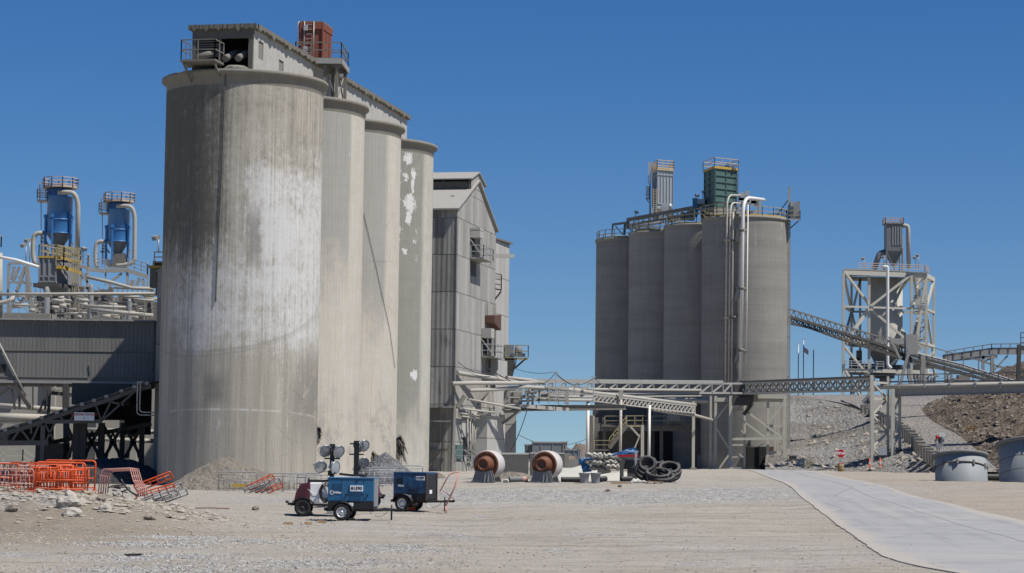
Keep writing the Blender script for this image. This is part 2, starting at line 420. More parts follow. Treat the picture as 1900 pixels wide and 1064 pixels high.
MT['slate'] = paint('slate_collector', (.15, .16, .165), .6, var=.25, sc=1.5, dirt=.3, dust=.3)
MT['blue_post'] = paint('blue_steel', (.035, .13, .21), .5, var=.2, sc=2, dirt=.3, dust=.3)
MT['redbox'] = paint('red_oxide', (.19, .062, .04), .8, var=.25, sc=1.3, dirt=.4, dust=.5, streak=.6)
MT['rust'] = paint('rust', (.15, .06, .032), .85, var=.45, sc=5, dirt=.35, dust=.15, bump=.3)
MT['brown_duct'] = paint('brown_duct', (.11, .06, .045), .8, var=.3, sc=2, dust=.3)
MT['roller'] = paint('worn_roller_face', (.50, .47, .45), .6, var=.15, sc=3, dirt=.25, dust=.3, rust=.1)
MT['cradle'] = paint('grey_cradle', (.15, .155, .16), .7, var=.2, sc=3, dust=.5)
MT['orange'] = paint('orange_paint', (.66, .085, .012), .45, var=.15, sc=4, dirt=.15, dust=.2, spec=.4)
MT['faded_red'] = paint('faded_red_paint', (.52, .26, .22), .65, var=.25, sc=4, dirt=.2, dust=.3)
MT['gate_grey'] = paint('gate_grey', (.30, .305, .31), .5, .2, var=.15, sc=4, dirt=.25, dust=.3)
MT['gen_blue'] = paint('generator_blue', (.018, .115, .235), .33, var=.08, sc=2, dirt=.12, dust=.25, spec=.5)
MT['gen_blue_dark'] = paint('generator_blue_dark', (.017, .075, .165), .35, var=.08, sc=2, dirt=.12, dust=.25, spec=.5)
MT['black_paint'] = paint('black_paint', (.022, .023, .025), .5, var=.2, sc=4, dirt=.1, dust=.35)
MT['maroon'] = paint('maroon_paint', (.10, .012, .022), .35, var=.1, sc=3, dirt=.1, dust=.3, spec=.5)
MT['white_shell'] = paint('white_shell', (.74, .73, .72), .35, var=.05, sc=2, dirt=.12, dust=.15, spec=.5)
MT['tyre'] = paint('tyre_rubber', (.022, .022, .022), .85, var=.2, sc=6, dust=.5, dirt=.1)
MT['hose'] = paint('black_hose', (.020, .020, .022), .6, var=.25, sc=5, dust=.35, dirt=.1)
MT['wheel'] = paint('wheel_rim', (.60, .60, .59), .35, .5, var=.08, sc=6, dirt=.2, dust=.1)
MT['lens'] = paint('lamp_lens', (.27, .30, .31), .12, 0, var=.05, sc=3, dirt=.1, dust=.1, spec=.8)
MT['reflector'] = paint('lamp_housing', (.36, .37, .37), .3, .6, var=.06, sc=4, dirt=.15, dust=.2)
MT['tank'] = paint('grey_tank_paint', (.25, .27, .275), .6, var=.12, sc=1.0, dirt=.2, dust=.3, streak=.4)
MT['tank_band'] = paint('rusty_band', (.15, .12, .09), .8, var=.3, sc=5, rust=.6)
MT['asphalt_edge'] = paint('dusty_rubber', (.035, .035, .037), .8, var=.2, sc=4, dust=.5)
MT['block'] = paint('cast_concrete', (.25, .235, .205), .95, var=.25, sc=1.6, dirt=.35, dust=.4, bump=.35)
MT['block_dark'] = paint('rendered_block', (.12, .115, .105), .95, var=.25, sc=1.6, dirt=.3, dust=.6, bump=.35)
MT['white'] = paint('white_sign', (.78, .77, .74), .5, var=.06, sc=3, dirt=.15, dust=0)
MT['plate'] = paint('number_plate', (.80, .80, .79), .4, var=.04, sc=5, dirt=.06, dust=0)
MT['red_letter'] = paint('red_lettering', (.36, .03, .03), .6, var=.2, sc=6, dirt=0, dust=0)
MT['black_letter'] = paint('black_lettering', (.012, .012, .012), .5, var=.1, sc=6, dirt=0, dust=0)
MT['white_letter'] = paint('white_lettering', (.75, .75, .75), .5, var=.1, sc=6, dirt=0, dust=0)
MT['stop_red'] = paint('stop_red', (.40, .012, .018), .45, var=.08, sc=4, dirt=.08, dust=.05)
MT['barrel'] = paint('sand_barrel', (.27, .20, .10), .85, var=.3, sc=5, dirt=.4, dust=.3)
MT['wood'] = paint('weathered_timber', (.36, .24, .13), .85, var=.35, sc=6, dirt=.3, dust=.3)
MT['tarp'] = paint('blue_tarp', (.03, .14, .34), .5, var=.25, sc=2.5, dirt=.3, dust=.45, bump=.3)
MT['sacks'] = paint('dusty_sack', (.34, .33, .295), .9, var=.3, sc=3, dirt=.4, dust=.6, bump=.5)
MT['bin'] = paint('grey_bin', (.26, .275, .285), .6, var=.1, sc=3, dirt=.2, dust=.3)
MT['powder'] = paint('pale_powder', (.47, .455, .40), .98, var=.1, sc=2, dirt=.1, dust=0, bump=.4, streak=0)
MT['hvac'] = paint('hvac_grey', (.17, .185, .195), .6, var=.15, sc=1.5, dirt=.25, dust=.4)
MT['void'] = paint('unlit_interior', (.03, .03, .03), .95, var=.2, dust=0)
MT['flag'] = paint('flag_cloth', (.70, .68, .66), .8, var=.05, dust=0, dirt=0)
MT['flag_red'] = paint('flag_red_cloth', (.45, .03, .04), .8, var=.05, dust=0, dirt=0)
MT['flag_blue'] = paint('flag_blue_cloth', (.03, .04, .16), .8, var=.05, dust=0, dirt=0)
MT['cone'] = paint('delineator_orange', (.70, .10, .03), .5, var=.1, dust=.1, dirt=.1)
MT['straw'] = paint('dry_brush', (.27, .19, .10), .95, var=.35, sc=6, dust=0, dirt=.2)
MT['scrub'] = paint('grey_green_scrub', (.13, .135, .07), .95, var=.35, sc=6, dust=0, dirt=.2)
MT['rubble'] = paint('tan_rubble', (.34, .30, .245), .95, var=.3, sc=3, dirt=.4, dust=.2, bump=.4, streak=0)
MT['rock'] = paint('pale_rock', (.40, .365, .315), .95, var=.3, sc=3, dirt=.35, dust=.3, bump=.6, streak=0)
MT['rock_dark'] = paint('brown_rock', (.18, .15, .12), .95, var=.35, sc=3, dirt=.35, dust=.3, bump=.6, streak=0)
MT['cable'] = paint('cable', (.045, .043, .04), .8, var=.2, dust=.3)
MT['glass_cab'] = paint('cab_panel', (.32, .34, .35), .5, var=.12, dust=.2)
def ground_mat():
 m = Mat('yard_dirt', .97, 0, .1); p = m.pos
 big = m.noise(p, .045, 5, .6); mid = m.noise(p, .35, 6, .65); fine = m.noise(p, 4.0, 5, .75); grit = m.noise(p, 22.0, 3, .8)
 trk = m.noise(m.vec(m.wx * .09 + m.wy * .02, m.wy * .9 - m.wx * .25, 0.0), 1.0, 5, .6)
 col = m.mix(mid.ss(.3, .7), m.rgb((.36, .32, .262)), m.rgb((.44, .397, .332)))
 col = m.mix(big.ss(.38, .62) * .55, col, m.rgb((.40, .385, .355)))
 col = m.mix((trk + (mid - .5) * .35).ss(.50, .62) * .55, col, m.rgb((.265, .238, .197)))
 trk2 = m.noise(m.vec(m.wx * .05 + 7.0, m.wy * 2.1 - m.wx * .62, 2.0), 1.0, 4, .6)
 col = m.mix((trk2 + (mid - .5) * .3).ss(.55, .66) * m.wx.ss(-8, 2) * .5, col, m.rgb((.235, .212, .178)))
 col = m.mix((m.noise(p, .5, 6, .7) + (m.wx + 14.5).ss(2.5, -3) * .35).ss(.62, .8) * m.wy.ss(66, 71) * m.wy.ss(83, 80) * m.wx.ss(-9, -11) * .6, col, m.rgb((.17, .14, .105)))
 lm = ((m.wx + 9.0 + (big - .5) * 12).ss(2, -5)) * (m.wy + (mid - .5) * 10).ss(92, 84) * (m.wy + (mid - .5) * 14).ss(52, 66)
 col = m.mix(lm * .7, col, m.rgb((.27, .225, .17)))
 rgt = (m.wx - m.wy * .135 + (mid - .5) * 5).ss(-1.0, 3.0) * m.wy.ss(70, 95)
 col = m.mix(rgt * .45, col, m.rgb((.36, .295, .235)))
 stone = m.voro(p, 7.0); scol = m.voro(p, 7.0, 'F1', 'Color')
 sp = E(m.nt, m.nt.nodes.new('ShaderNodeSeparateColor').outputs[0]); m.nt.links.new(scol.k, sp.k.node.inputs[0])
 gp = m.noise(m.vec(m.wx * .16 + 3.0, m.wy * .10, 0.0), 1.0, 4, .6)
 gl = ((m.wy - 112 - m.wx * .25).abs().ss(9, 3) * (m.wx).ss(-16, -8) * m.wx.ss(26, 10) + gp.ss(.56, .66) * m.wx.ss(12, 2)).min(1.0)
 gcol = m.mix(sp.ss(.1, .9), m.rgb((.20, .20, .195)), m.rgb((.52, .51, .49)))
 col = m.mix(gl * .75 * fine.ss(.3, .5), col, gcol)
 peb = stone.ss(.28, .18) * sp.ss(.62, .72)
 col = m.mix(peb * .55, col, m.mix(sp.ss(.7, 1.0), m.rgb((.20, .175, .145)), m.rgb((.56, .53, .48))))
 col = m.scale(col, (fine - .5) * .42 + 1.0 + (grit - .5) * .5)
 m.color(col); m.bump(fine * 1.2 + grit * .7 + mid * 1.6 + stone * gl * -1.5 + trk * 1.2, .8, .10); return m.m
def slab_mat():
 m = Mat('road_slab', .9, 0, .2); p = m.pos
 at_ = m.nt.nodes.new('ShaderNodeAttribute'); at_.attribute_name = 'across'; ac = E(m.nt, at_.outputs['Fac'])
 mid = m.noise(p, .3, 5, .6); fine = m.noise(p, 6, 5, .7); tyre = m.noise(m.vec(m.wx * .05, m.wy * .55, 0.0), 1.0, 5, .6); dustn = m.noise(p, .8, 6, .7); big = m.noise(p, .09, 4, .6)
 col = m.mix(mid.ss(.3, .7) * .8, m.rgb((.335, .332, .325)), m.rgb((.29, .288, .283)))
 col = m.mix(tyre.ss(.50, .66) * .45, col, m.rgb((.235, .235, .24)))
 col = m.mix((big + (dustn - .5) * .5).ss(.5, .66) * .45, col, m.rgb((.385, .36, .32)))
 e = (ac - .5).abs()
 lane = m.noise(m.vec(ac * 11.0, m.wy * .025, 3.0), 1.0, 4, .6)
 col = m.mix((lane + (mid - .5) * .4).ss(.52, .66) * .42, col, m.rgb((.23, .228, .225)))
 col = m.mix(m.voro(m.vec(m.wx * .12, m.wy * .10 + mid * .3, 0.0), 1.0, 'DISTANCE_TO_EDGE').ss(.008, .002) * .5, col, m.rgb((.16, .155, .15)))
 col = m.mix((e + (dustn - .5) * .22 + (big - .5) * .16).ss(.38, .485), col, m.mix(fine, m.rgb((.34, .31, .265)), m.rgb((.42, .39, .345))))
 peb = m.voro(p, 5.0).ss(.10, .06) * m.noise(p, .25, 4).ss(.45, .65)
 col = m.mix(peb * .8, col, m.rgb((.13, .115, .10)))
 col = m.scale(col, (fine - .5) * .2 + 1.0)
 m.color(col); m.bump(fine + mid + dustn, .2, .03); return m.m
def hill_mat(name, a, b, dark, sc=.5, pale=None, speck=(.05, .045, .04)):
 m = Mat(name, .97, 0, .1); p = m.pos
 run = m.noise(m.vec(m.wx * .9 + m.wz * .8, m.wy * .3, m.wz * .35), .8, 6, .65)
 n1 = m.noise(p, sc * .35, 6, .65); n2 = m.noise(p, sc * 3, 6, .7); st = m.voro(p, 1.1); st2 = m.voro(p, 2.7)
 col = m.mix(n1.ss(.35, .65), m.rgb(a), m.rgb(b))
 col = m.mix((run - .5 + n2 * .3).ss(.1, .4) * .5, col, m.rgb(dark))
 if pale: col = m.mix(m.noise(p, sc * .16, 5, .6).ss(.42, .58) * .8, col, m.rgb(pale))
 col = m.mix((st.ss(.24, .12) + st2.ss(.22, .1)).min(1.0) * n2.ss(.45, .65) * .4, col, m.rgb(speck))
 col = m.scale(col, (n2 - .5) * .45 + 1.0)
 m.color(col); m.bump(n2 * 2 + run + st2 * -1.2, .9, .35); return m.m
def gravel_mat(name, a, b, sc=6.0):
 m = Mat(name, .95, 0, .15); p = m.pos
 c = m.voro(p, sc, 'F1', 'Color'); d = m.voro(p, sc)
 sp = E(m.nt, m.nt.nodes.new('ShaderNodeSeparateColor').outputs[0]); m.nt.links.new(c.k, sp.k.node.inputs[0])
 n = m.noise(p, .8, 5, .6)
 col = m.mix(sp * .7 + n * .3, m.rgb(a), m.rgb(b)); m.color(m.scale(col, d * -.5 + 1.15)); m.bump(d * -1.0, 1.0, .12); return m.m
MT['ground'] = ground_mat(); MT['slab'] = slab_mat()
MT['hill_grey'] = hill_mat('grey_fill_slope', (.27, .255, .23), (.215, .20, .175), (.15, .135, .115), .5, (.33, .32, .30))
MT['hill_brown'] = hill_mat('brown_rock_slope', (.20, .16, .125), (.135, .11, .088), (.07, .058, .048), .6)
MT['haul_road'] = hill_mat('haul_road', (.31, .285, .25), (.27, .255, .235), (.23, .21, .185), .3, None, (.17, .155, .135))
MT['far_hill'] = hill_mat('distant_ridge', (.26, .21, .165), (.20, .165, .135), (.14, .12, .10), .02)
MT['dirt_heap'] = hill_mat('dirt_heap', (.42, .375, .305), (.36, .32, .26), (.27, .235, .19), 2.0, None, (.22, .19, .155))
MT['gravel'] = gravel_mat('grey_gravel', (.085, .086, .088), (.235, .235, .235), 7.0)
MT['gravel_pale'] = gravel_mat('pale_gravel', (.28, .275, .26), (.62, .61, .59), 9.0)
MT['heap_shade'] = gravel_mat('shade_darkened_heap', (.035, .036, .04), (.075, .076, .08), 5.0)  # near-black because the shade on the heap is put into its colour
# ================================================================ terrain
BASE = [(20, -.25), (48, -.05), (70, 0), (88, .02), (98, .2), (110, .55), (122, 1.08), (132, 1.2), (160, 1.25), (200, 1.4), (250, 1.47), (320, 1.5), (600, 1.4), (9000, 1.4)]
HEAPS = []   # (x, Y, rx, ry, h, power)
def gz(x, Y, fine=True):
 z = interp(BASE, Y)
 low = sst(-3, -11, x) * sst(96, 112, Y) * sst(215, 175, Y)
 z = lerp(z, .42 + .3 * sst(150, 200, Y), low)
 z += .32 * sst(4, 28, x) * sst(60, 120, Y)
 e = -9.6 + (82 - Y) * .04 if Y < 82 else -9.6 - (Y - 82) * .5
 b = sst(e + 2.5, e - 7.0, x + 1.3 * mnoise.noise(V((x * .2, Y * .12, 2)))) * sst(69.5, 79.8, Y) * sst(97, 88, Y)
 b2 = sst(-6, -16, x) * sst(58, 66, Y) * sst(80, 72, Y) * .0
 z += 1.05 * b + b2
 if fine:
  k = slab_clear(x, Y)
  z += (.10 * mnoise.noise(V((x * .22, Y * .15, 0))) + .045 * mnoise.noise(V((x * .8, Y * .6, 5))) + .02 * mnoise.noise(V((x * 2.3, Y * 2.0, 9)))) * k * sst(400, 250, Y)
  if x > -9: q_ = Y - .28 * x; z += k * sst(-9, -4, x) * sst(130, 105, Y) * (.07 * mnoise.noise(V((x * .05, q_ * .75, 4))) + .025 * mnoise.noise(V((x * .07 + 5, q_ * 2.0, 7))))
  if b > .03: z += b * (.16 * mnoise.noise(V((x * .9, Y * .8, 3))) + .08 * mnoise.noise(V((x * 2.2, Y * 2, 8))))
 return z
SLAB_L = []; SLAB_R = []
def slab_edge(tab, Y):
 if Y <= tab[0][1]: 
  (x0, y0), (x1, y1) = tab[0], tab[1]
 elif Y >= tab[-1][1]: (x0, y0), (x1, y1) = tab[-2], tab[-1]
 else:
  for (x0, y0), (x1, y1) in zip(tab, tab[1:]):
   if Y <= y1: break
 if len(tab) > 20: return x0 + (x1 - x0) * (Y - y0) / (y1 - y0)
 return x0 + (x1 - x0) * (Y - y0) / (y1 - y0)
def smooth_edge(tab):
 """the traced edge evened out into one gentle curve"""
 Y0, Y1 = tab[0][1], tab[-1][1]; xs = [slab_edge(tab, lerp(Y0, Y1, (i / 60) ** 1.6)) for i in range(61)]
 for _ in range(14): xs = [xs[0]] + [(xs[i - 1] + 2 * xs[i] + xs[i + 1]) / 4 for i in range(1, 60)] + [xs[-1]]
 return [(xs[i], lerp(Y0, Y1, (i / 60) ** 1.6)) for i in range(61)]
def slab_clear(x, Y):
 if not SLAB_L: return 1.0
 d = max(slab_edge(SLAB_L, Y) - x, x - slab_edge(SLAB_R, Y))
 return sst(-.2, 1.6, d) if Y < 270 else 1.0
def ground_at(px, py, fine=False):
 """where the bearing px, py meets the ground"""
 d = ray(px, py); lo = 15.0; Y = lo
 while Y < 600:
  p = EYEV + d * (Y / d.y)
  if p.z < gz(p.x, Y, fine):
   a, b = Y - .5, Y
   for _ in range(14):
    m_ = (a + b) / 2; q = EYEV + d * (m_ / d.y)
    if q.z < gz(q.x, m_, fine): b = m_
    else: a = m_
   return EYEV + d * (b / d.y)
  Y += .5
 return EYEV + d * (Y / d.y)
def on_ground(px, Y):
 """point on the ground at distance Y on bearing px"""
 p = P(px, 870, Y)
 for _ in range(4): p = PZ(px, gz(p.x, Y), Y)
 p.z = gz(p.x, Y); return p
for px, py in ((1820, 1072), (1700, 1052), (1640, 1040), (1590, 1000), (1545, 965), (1500, 932), (1460, 902), (1415, 882)):
 p = ground_at(px, py); SLAB_L.append((p.x, p.y))
for px, py in ((2060, 1000), (1900, 967), (1760, 934), (1640, 906), (1575, 890), (1540, 882)):
 p = ground_at(px, py); SLAB_R.append((p.x, p.y))
SLAB_L[:] = smooth_edge(SLAB_L); SLAB_R[:] = smooth_edge(SLAB_R)
def ground_mesh():
 mb = MB(); rows = []; Y = 24.0
 while Y < 300: rows.append(Y); Y *= 1.0058 if Y < 130 else 1.011
 while Y < 9000: rows.append(Y); Y *= 1.2
 us = [-.60 + i * 1.2 / 470 for i in range(471)]
 us = [u * (1 + 5.0 * max(0, abs(u) - .30) ** 1.5) for u in us]
 n = len(us)
 for Y in rows:
  for u in us: mb.v.append((u * Y, Y, gz(u * Y, Y)))
 for i in range(len(rows) - 1):
  for j in range(n - 1): mb.f.append((i * n + j, i * n + j + 1, (i + 1) * n + j + 1, (i + 1) * n + j)); mb.s.append(True)
 o = len(mb.v); w = [u * 24.0 for u in us]
 for x in w: mb.v.append((x * 40, -900.0, -.3))
 for j in range(n - 1): mb.f.append((o + j, o + j + 1, j + 1, j)); mb.s.append(True)
 return struct(mb.build('ground', MT['ground']), label='pale dusty dirt yard with tyre tracks and loose stones')
ground_mesh()
def slab_mesh():
 mb = MB(); ys = []; Y = SLAB_L[0][1]
 while Y < 236: ys.append(Y); Y += .35 + Y * .002
 W = 14
 for Y in ys:
  a, b = slab_edge(SLAB_L, Y), slab_edge(SLAB_R, Y)
  a += .05 * mnoise.noise(V((Y * .5, 0, 0)))
  for j in range(W + 1):
   x = lerp(a, b, j / W); mb.v.append((x, Y, gz(x, Y, False) + .03))
 for i in range(len(ys) - 1):
  for j in range(W): mb.f.append((i * (W + 1) + j, i * (W + 1) + j + 1, (i + 1) * (W + 1) + j + 1, (i + 1) * (W + 1) + j)); mb.s.append(True)
 for e in (0, W):
  for i in range(len(ys) - 1):
   a = V(mb.v[i * (W + 1) + e]); b = V(mb.v[(i + 1) * (W + 1) + e]); d = V((0, 0, -.25))
   mb.add([a, b, b + d, a + d], [(0, 1, 2, 3)])
 acr = [j / W for _ in ys for j in range(W + 1)]
 ob = struct(mb.build('concrete_road', MT['slab']), label='pale concrete road strip across the yard')
 at_ = ob.data.attributes.new('across', 'FLOAT', 'POINT')
 for i_, v_ in enumerate(acr): at_.data[i_].value = v_
 for i_ in range(len(acr), len(ob.data.vertices)): at_.data[i_].value = 0.0
 jt = MB()
 for f, w in ((.60, .014), (.02, .05)):
  pts = []
  for Y in ys:
   a, b = slab_edge(SLAB_L, Y), slab_edge(SLAB_R, Y); x = lerp(a, b, f)
   if f < .1: x = a + .05 * mnoise.noise(V((Y * .5, 0, 0))) - .03; ww = w * (1.5 * max(0.03, mnoise.noise(V((Y * .21, 4, 0))) - .08))
   else: ww = w
   pts.append((V((x - ww, Y, gz(x, Y, False) + .0345)), V((x + ww, Y, gz(x, Y, False) + .0345))))
  for (a, b), (c, d) in zip(pts, pts[1:]): jt.add([a, b, d, c], [(0, 1, 2, 3)])
 struct(jt.build('road_joints', MT['asphalt_edge']), label='dark joint lines of the concrete road')
slab_mesh()
def loft(name, rows, mat, amp, nu=60, nv=26, seed=0, keep=True, label=None, gul=0, skirt=0, chips=0, cm='rock_dark'):
 """sheet through survey polylines (bearing x, bearing y, distance), lowest row first"""
 def along(row, t):
  L = [0]
  for a, b in zip(row, row[1:]): L.append(L[-1] + abs(b[0] - a[0]) + abs(b[1] - a[1]))
  s = t * L[-1]
  for i in range(len(row) - 1):
   if s <= L[i + 1] + 1e-9:
    k = (s - L[i]) / max(1e-9, L[i + 1] - L[i]); return tuple(lerp(row[i][q], row[i + 1][q], k) for q in range(3))
  return row[-1]
 rw = [[P(*along(r, i / nu)) for i in range(nu + 1)] for r in rows]
 mb = MB(); nr = len(rw)
 for j in range(nv + 1):
  s = j / nv * (nr - 1); k = min(nr - 2, int(s)); t = s - k
  for i in range(nu + 1):
   p = rw[k][i].lerp(rw[k + 1][i], t)
   e = min(1, 6 * min(j, nv - j + (2 if keep else 0)) / nv) * amp
   q = p * .16 + V((seed * 9.1, 0, 0))
   nz_ = mnoise.noise(q) * .8 + mnoise.noise(q * 2.7) * .45 + mnoise.noise(q * 7.1) * .25
   if gul:
    g_ = mnoise.noise(V((i / nu * gul + .6 * math.sin(j * .25 + seed), j / nv * 1.6, seed))) + .5 * mnoise.noise(V((i / nu * gul * 2.7, j / nv * 3, seed + 3.)))
    nz_ += g_ * (.18 if seed == 1 else .45)
   mb.v.append(p + V((0, -.35, .8)) * (nz_ * e))
 for j in range(nv):
  for i in range(nu): mb.f.append((j * (nu + 1) + i, j * (nu + 1) + i + 1, (j + 1) * (nu + 1) + i + 1, (j + 1) * (nu + 1) + i)); mb.s.append(True)
 N_ = nu + 1
 if chips:
  cb = MB(); rr = random.Random(seed + 50)
  for k in range(chips):
   p = V(mb.v[rr.randrange(2, nv - 1) * N_ + rr.randrange(nu)]).lerp(V(mb.v[rr.randrange(2, nv - 1) * N_ + rr.randrange(nu)]), 0) + V((rr.uniform(-.4, .4), 0, 0)); s = .09 + .38 * rr.random() ** 4
   a = rr.uniform(0, 6.28); ca, sa = math.cos(a) * s, math.sin(a) * s; z = p.z + s * .12
   cb.add([(p.x + ca, p.y + sa, z), (p.x - sa, p.y + ca, z), (p.x - ca, p.y - sa, z), (p.x + sa, p.y - ca, z), (p.x + rr.uniform(-.4, .4) * s, p.y - .3 * s, z + s * rr.uniform(.5, .9))], [(0, 1, 4), (1, 2, 4), (2, 3, 4), (3, 0, 4)])
  struct(cb.build('slope_stones', MT[cm]), 'stuff', 'loose stones over the ' + name.replace('_', ' '))
 if skirt:
  edge = [j * N_ for j in range(nv + 1)] + [nv * N_ + i for i in range(1, N_)] + [j * N_ + nu for j in range(nv - 1, -1, -1)]
  for a, b in zip(edge, edge[1:]):
   d = V((0, 0, -skirt)); mb.add([mb.v[a], mb.v[b], V(mb.v[b]) + d, V(mb.v[a]) + d], [(0, 1, 2, 3)])
 return struct(mb.build(name, mat), label=label)
ROAD_L = [(1745, 874, 208), (1722, 838, 222), (1700, 815, 236), (1672, 796, 252), (1640, 781, 270), (1606, 763, 292), (1585, 752, 306), (1560, 742, 318)]
ROAD_R = [(1852, 876, 205), (1815, 838, 218), (1782, 810, 234), (1748, 792, 252), (1725, 778, 270), (1710, 760, 292), (1722, 748, 308), (1762, 737, 322)]
loft('fill_slope', [[(1420, 890, 224), (1500, 888, 222), (1600, 887, 220), (1690, 886, 214), (1750, 884, 206)],
     [(1420, 862, 247), (1500, 856, 245), (1600, 842, 239), (1665, 836, 231), (1735, 858, 213)],
     [(1420, 800, 287), (1500, 800, 285), (1570, 798, 276), (1640, 806, 252), (1722, 840, 222)],
     [(1420, 728, 320), (1478, 733, 320), (1545, 746, 313), (1606, 765, 291), (1702, 818, 236)]],
     MT['hill_grey'], .5, 120, 60, 1, gul=34, chips=900, cm='rubble', label='grey dusty fill slope below the haul road')
loft('haul_road', [[tuple(lerp(a[q], b[q], t) for q in range(3)) for t in (0, .25, .5, .75, 1)] for a, b in zip(ROAD_L, ROAD_R)], MT['haul_road'], .12, 16, 70, 2, skirt=4.0, label='dirt haul road climbing to the plateau')
loft('plateau', [[(1380, 736, 322), (1470, 734, 322), (1545, 745, 314), (1585, 753, 307), (1660, 752, 306), (1720, 750, 306), (1780, 740, 316), (1960, 736, 330)],
                 [(1380, 735, 345), (1470, 733, 345), (1545, 734, 345), (1600, 735, 345), (1660, 735, 345), (1720, 735, 345), (1780, 735, 345), (1960, 734, 345)],
                 [(1380, 733, 620), (1470, 733, 620), (1545, 733, 620), (1600, 733, 620), (1660, 733, 620), (1720, 733, 620), (1780, 733, 620), (1960, 733, 620)]],
     MT['haul_road'], .15, 40, 20, 3, skirt=3.0, label='flat dirt plateau above the fill slope')
loft('rock_slope', [[(1852, 873, 205), (1815, 839, 218), (1782, 811, 234), (1748, 793, 252), (1725, 779, 270), (1711, 761, 292), (1720, 750, 306), (1752, 739, 320)],
     [(1940, 850, 206), (1860, 812, 224), (1828, 786, 242), (1800, 766, 262), (1775, 755, 282), (1758, 745, 300), (1758, 740, 312), (1764, 735.5, 324)],
     [(2030, 800, 214), (1940, 760, 236), (1895, 740, 256), (1860, 728, 276), (1830, 726, 294), (1800, 727, 310), (1785, 730, 320), (1778, 732, 330)],
     [(2100, 740, 224), (2010, 700, 250), (1960, 690, 270), (1915, 690, 290), (1880, 697, 306), (1850, 705, 320), (1820, 716, 332), (1800, 724, 342)]],
     MT['hill_brown'], 1.0, 110, 80, 4, gul=26, skirt=3.0, chips=2600, label='brown rocky slope beside the haul road')
loft('rock_slope', [[(1852, 876, 205), (2150, 884, 201), (2600, 890, 196)], [(1938, 851, 206), (2200, 850, 204), (2600, 850, 200)], [(2028, 801, 214), (2250, 800, 211), (2600, 800, 208)], [(2098, 741, 224), (2300, 735, 222), (2600, 735, 220)], [(2098, 741, 262), (2300, 735, 262), (2600, 735, 262)]],
     MT['hill_brown'], .9, 60, 40, 7, gul=14, skirt=3.0, label='brown rocky slope continuing past the grey tanks')
loft('spoil_ridge', [[(1790, 736, 335), (1850, 736, 330), (1905, 736, 325), (2100, 736, 318)],
                     [(1795, 715, 342), (1850, 706, 338), (1905, 690, 332), (2100, 690, 325)],
                     [(1800, 706, 352), (1845, 694, 350), (1870, 682, 348), (1900, 674, 346), (2100, 655, 340)],
                     [(1800, 722, 372), (1850, 712, 372), (1905, 705, 372), (2100, 690, 372)]],
     MT['hill_brown'], 1.5, 50, 26, 5, label='dark spoil ridge on the skyline')
loft('far_hills', [[(860, 862, 1500), (980, 862, 1500), (1060, 862, 1500), (1240, 862, 1500)],
                   [(860, 852, 1560), (980, 849, 1560), (1052, 838, 1560), (1078, 826, 1560), (1240, 800, 1560)],
                   [(860, 858, 1900), (980, 858, 1900), (1060, 850, 1900), (1240, 830, 1900)]], MT['far_hill'], 9.0, 60, 20, 6, label='distant tan hills')
def heap(name, c, rx, ry, h, mat, seed, power=1.15, amp=.12, n=44, label=None, kind='stuff'):
 mb = MB(); c = V(c); m = 18
 for i in range(m + 1):
  r = i / m
  for k in range(n):
   a = 2 * PI * k / n
   q = V((math.cos(a) * 1.3 + seed, math.sin(a) * 1.3, r * 2)); rr = r * (1 + .22 * mnoise.noise(q))
   x = c.x + rx * rr * math.cos(a); y = c.y + ry * rr * math.sin(a)
   z = c.z - .25 + (h + .25) * max(0, 1 - r ** power) ** 1.0 + amp * mnoise.noise(V((x * 1.1, y * 1.1, seed))) * (1 - r * .4) + amp * .5 * mnoise.noise(V((x * 3.3, y * 3.3, seed)))
   mb.v.append((x, y, z))
 for i in range(m):
  for k in range(n): mb.f.append((i * n + k, i * n + (k + 1) % n, (i + 1) * n + (k + 1) % n, (i + 1) * n + k)); mb.s.append(True)
 o = mb.build(name, mat); o['kind'] = kind
 if label: o['label'] = label
 return o
def rock_mb(c, s, seed, sub=2, squash=.7):
 import bmesh
 bm = bmesh.new(); bmesh.ops.create_icosphere(bm, subdivisions=sub, radius=1)
 mb = MB(); rr = random.Random(seed); ax = V((rr.uniform(.7, 1.3), rr.uniform(.7, 1.2), squash * rr.uniform(.8, 1.2)))
 for v in bm.verts:
  d = v.co.normalized(); k = 1 + .35 * mnoise.noise(d * 1.3 + V((seed, 0, 0))) + .15 * mnoise.noise(d * 3.5 + V((0, seed, 0)))
  mb.v.append((c[0] + d.x * ax.x * s * k, c[1] + d.y * ax.y * s * k, c[2] + d.z * ax.z * s * k))
 bm.verts.index_update()
 for f in bm.faces: mb.f.append([v.index for v in f.verts]); mb.s.append(False)
 bm.free(); return mb
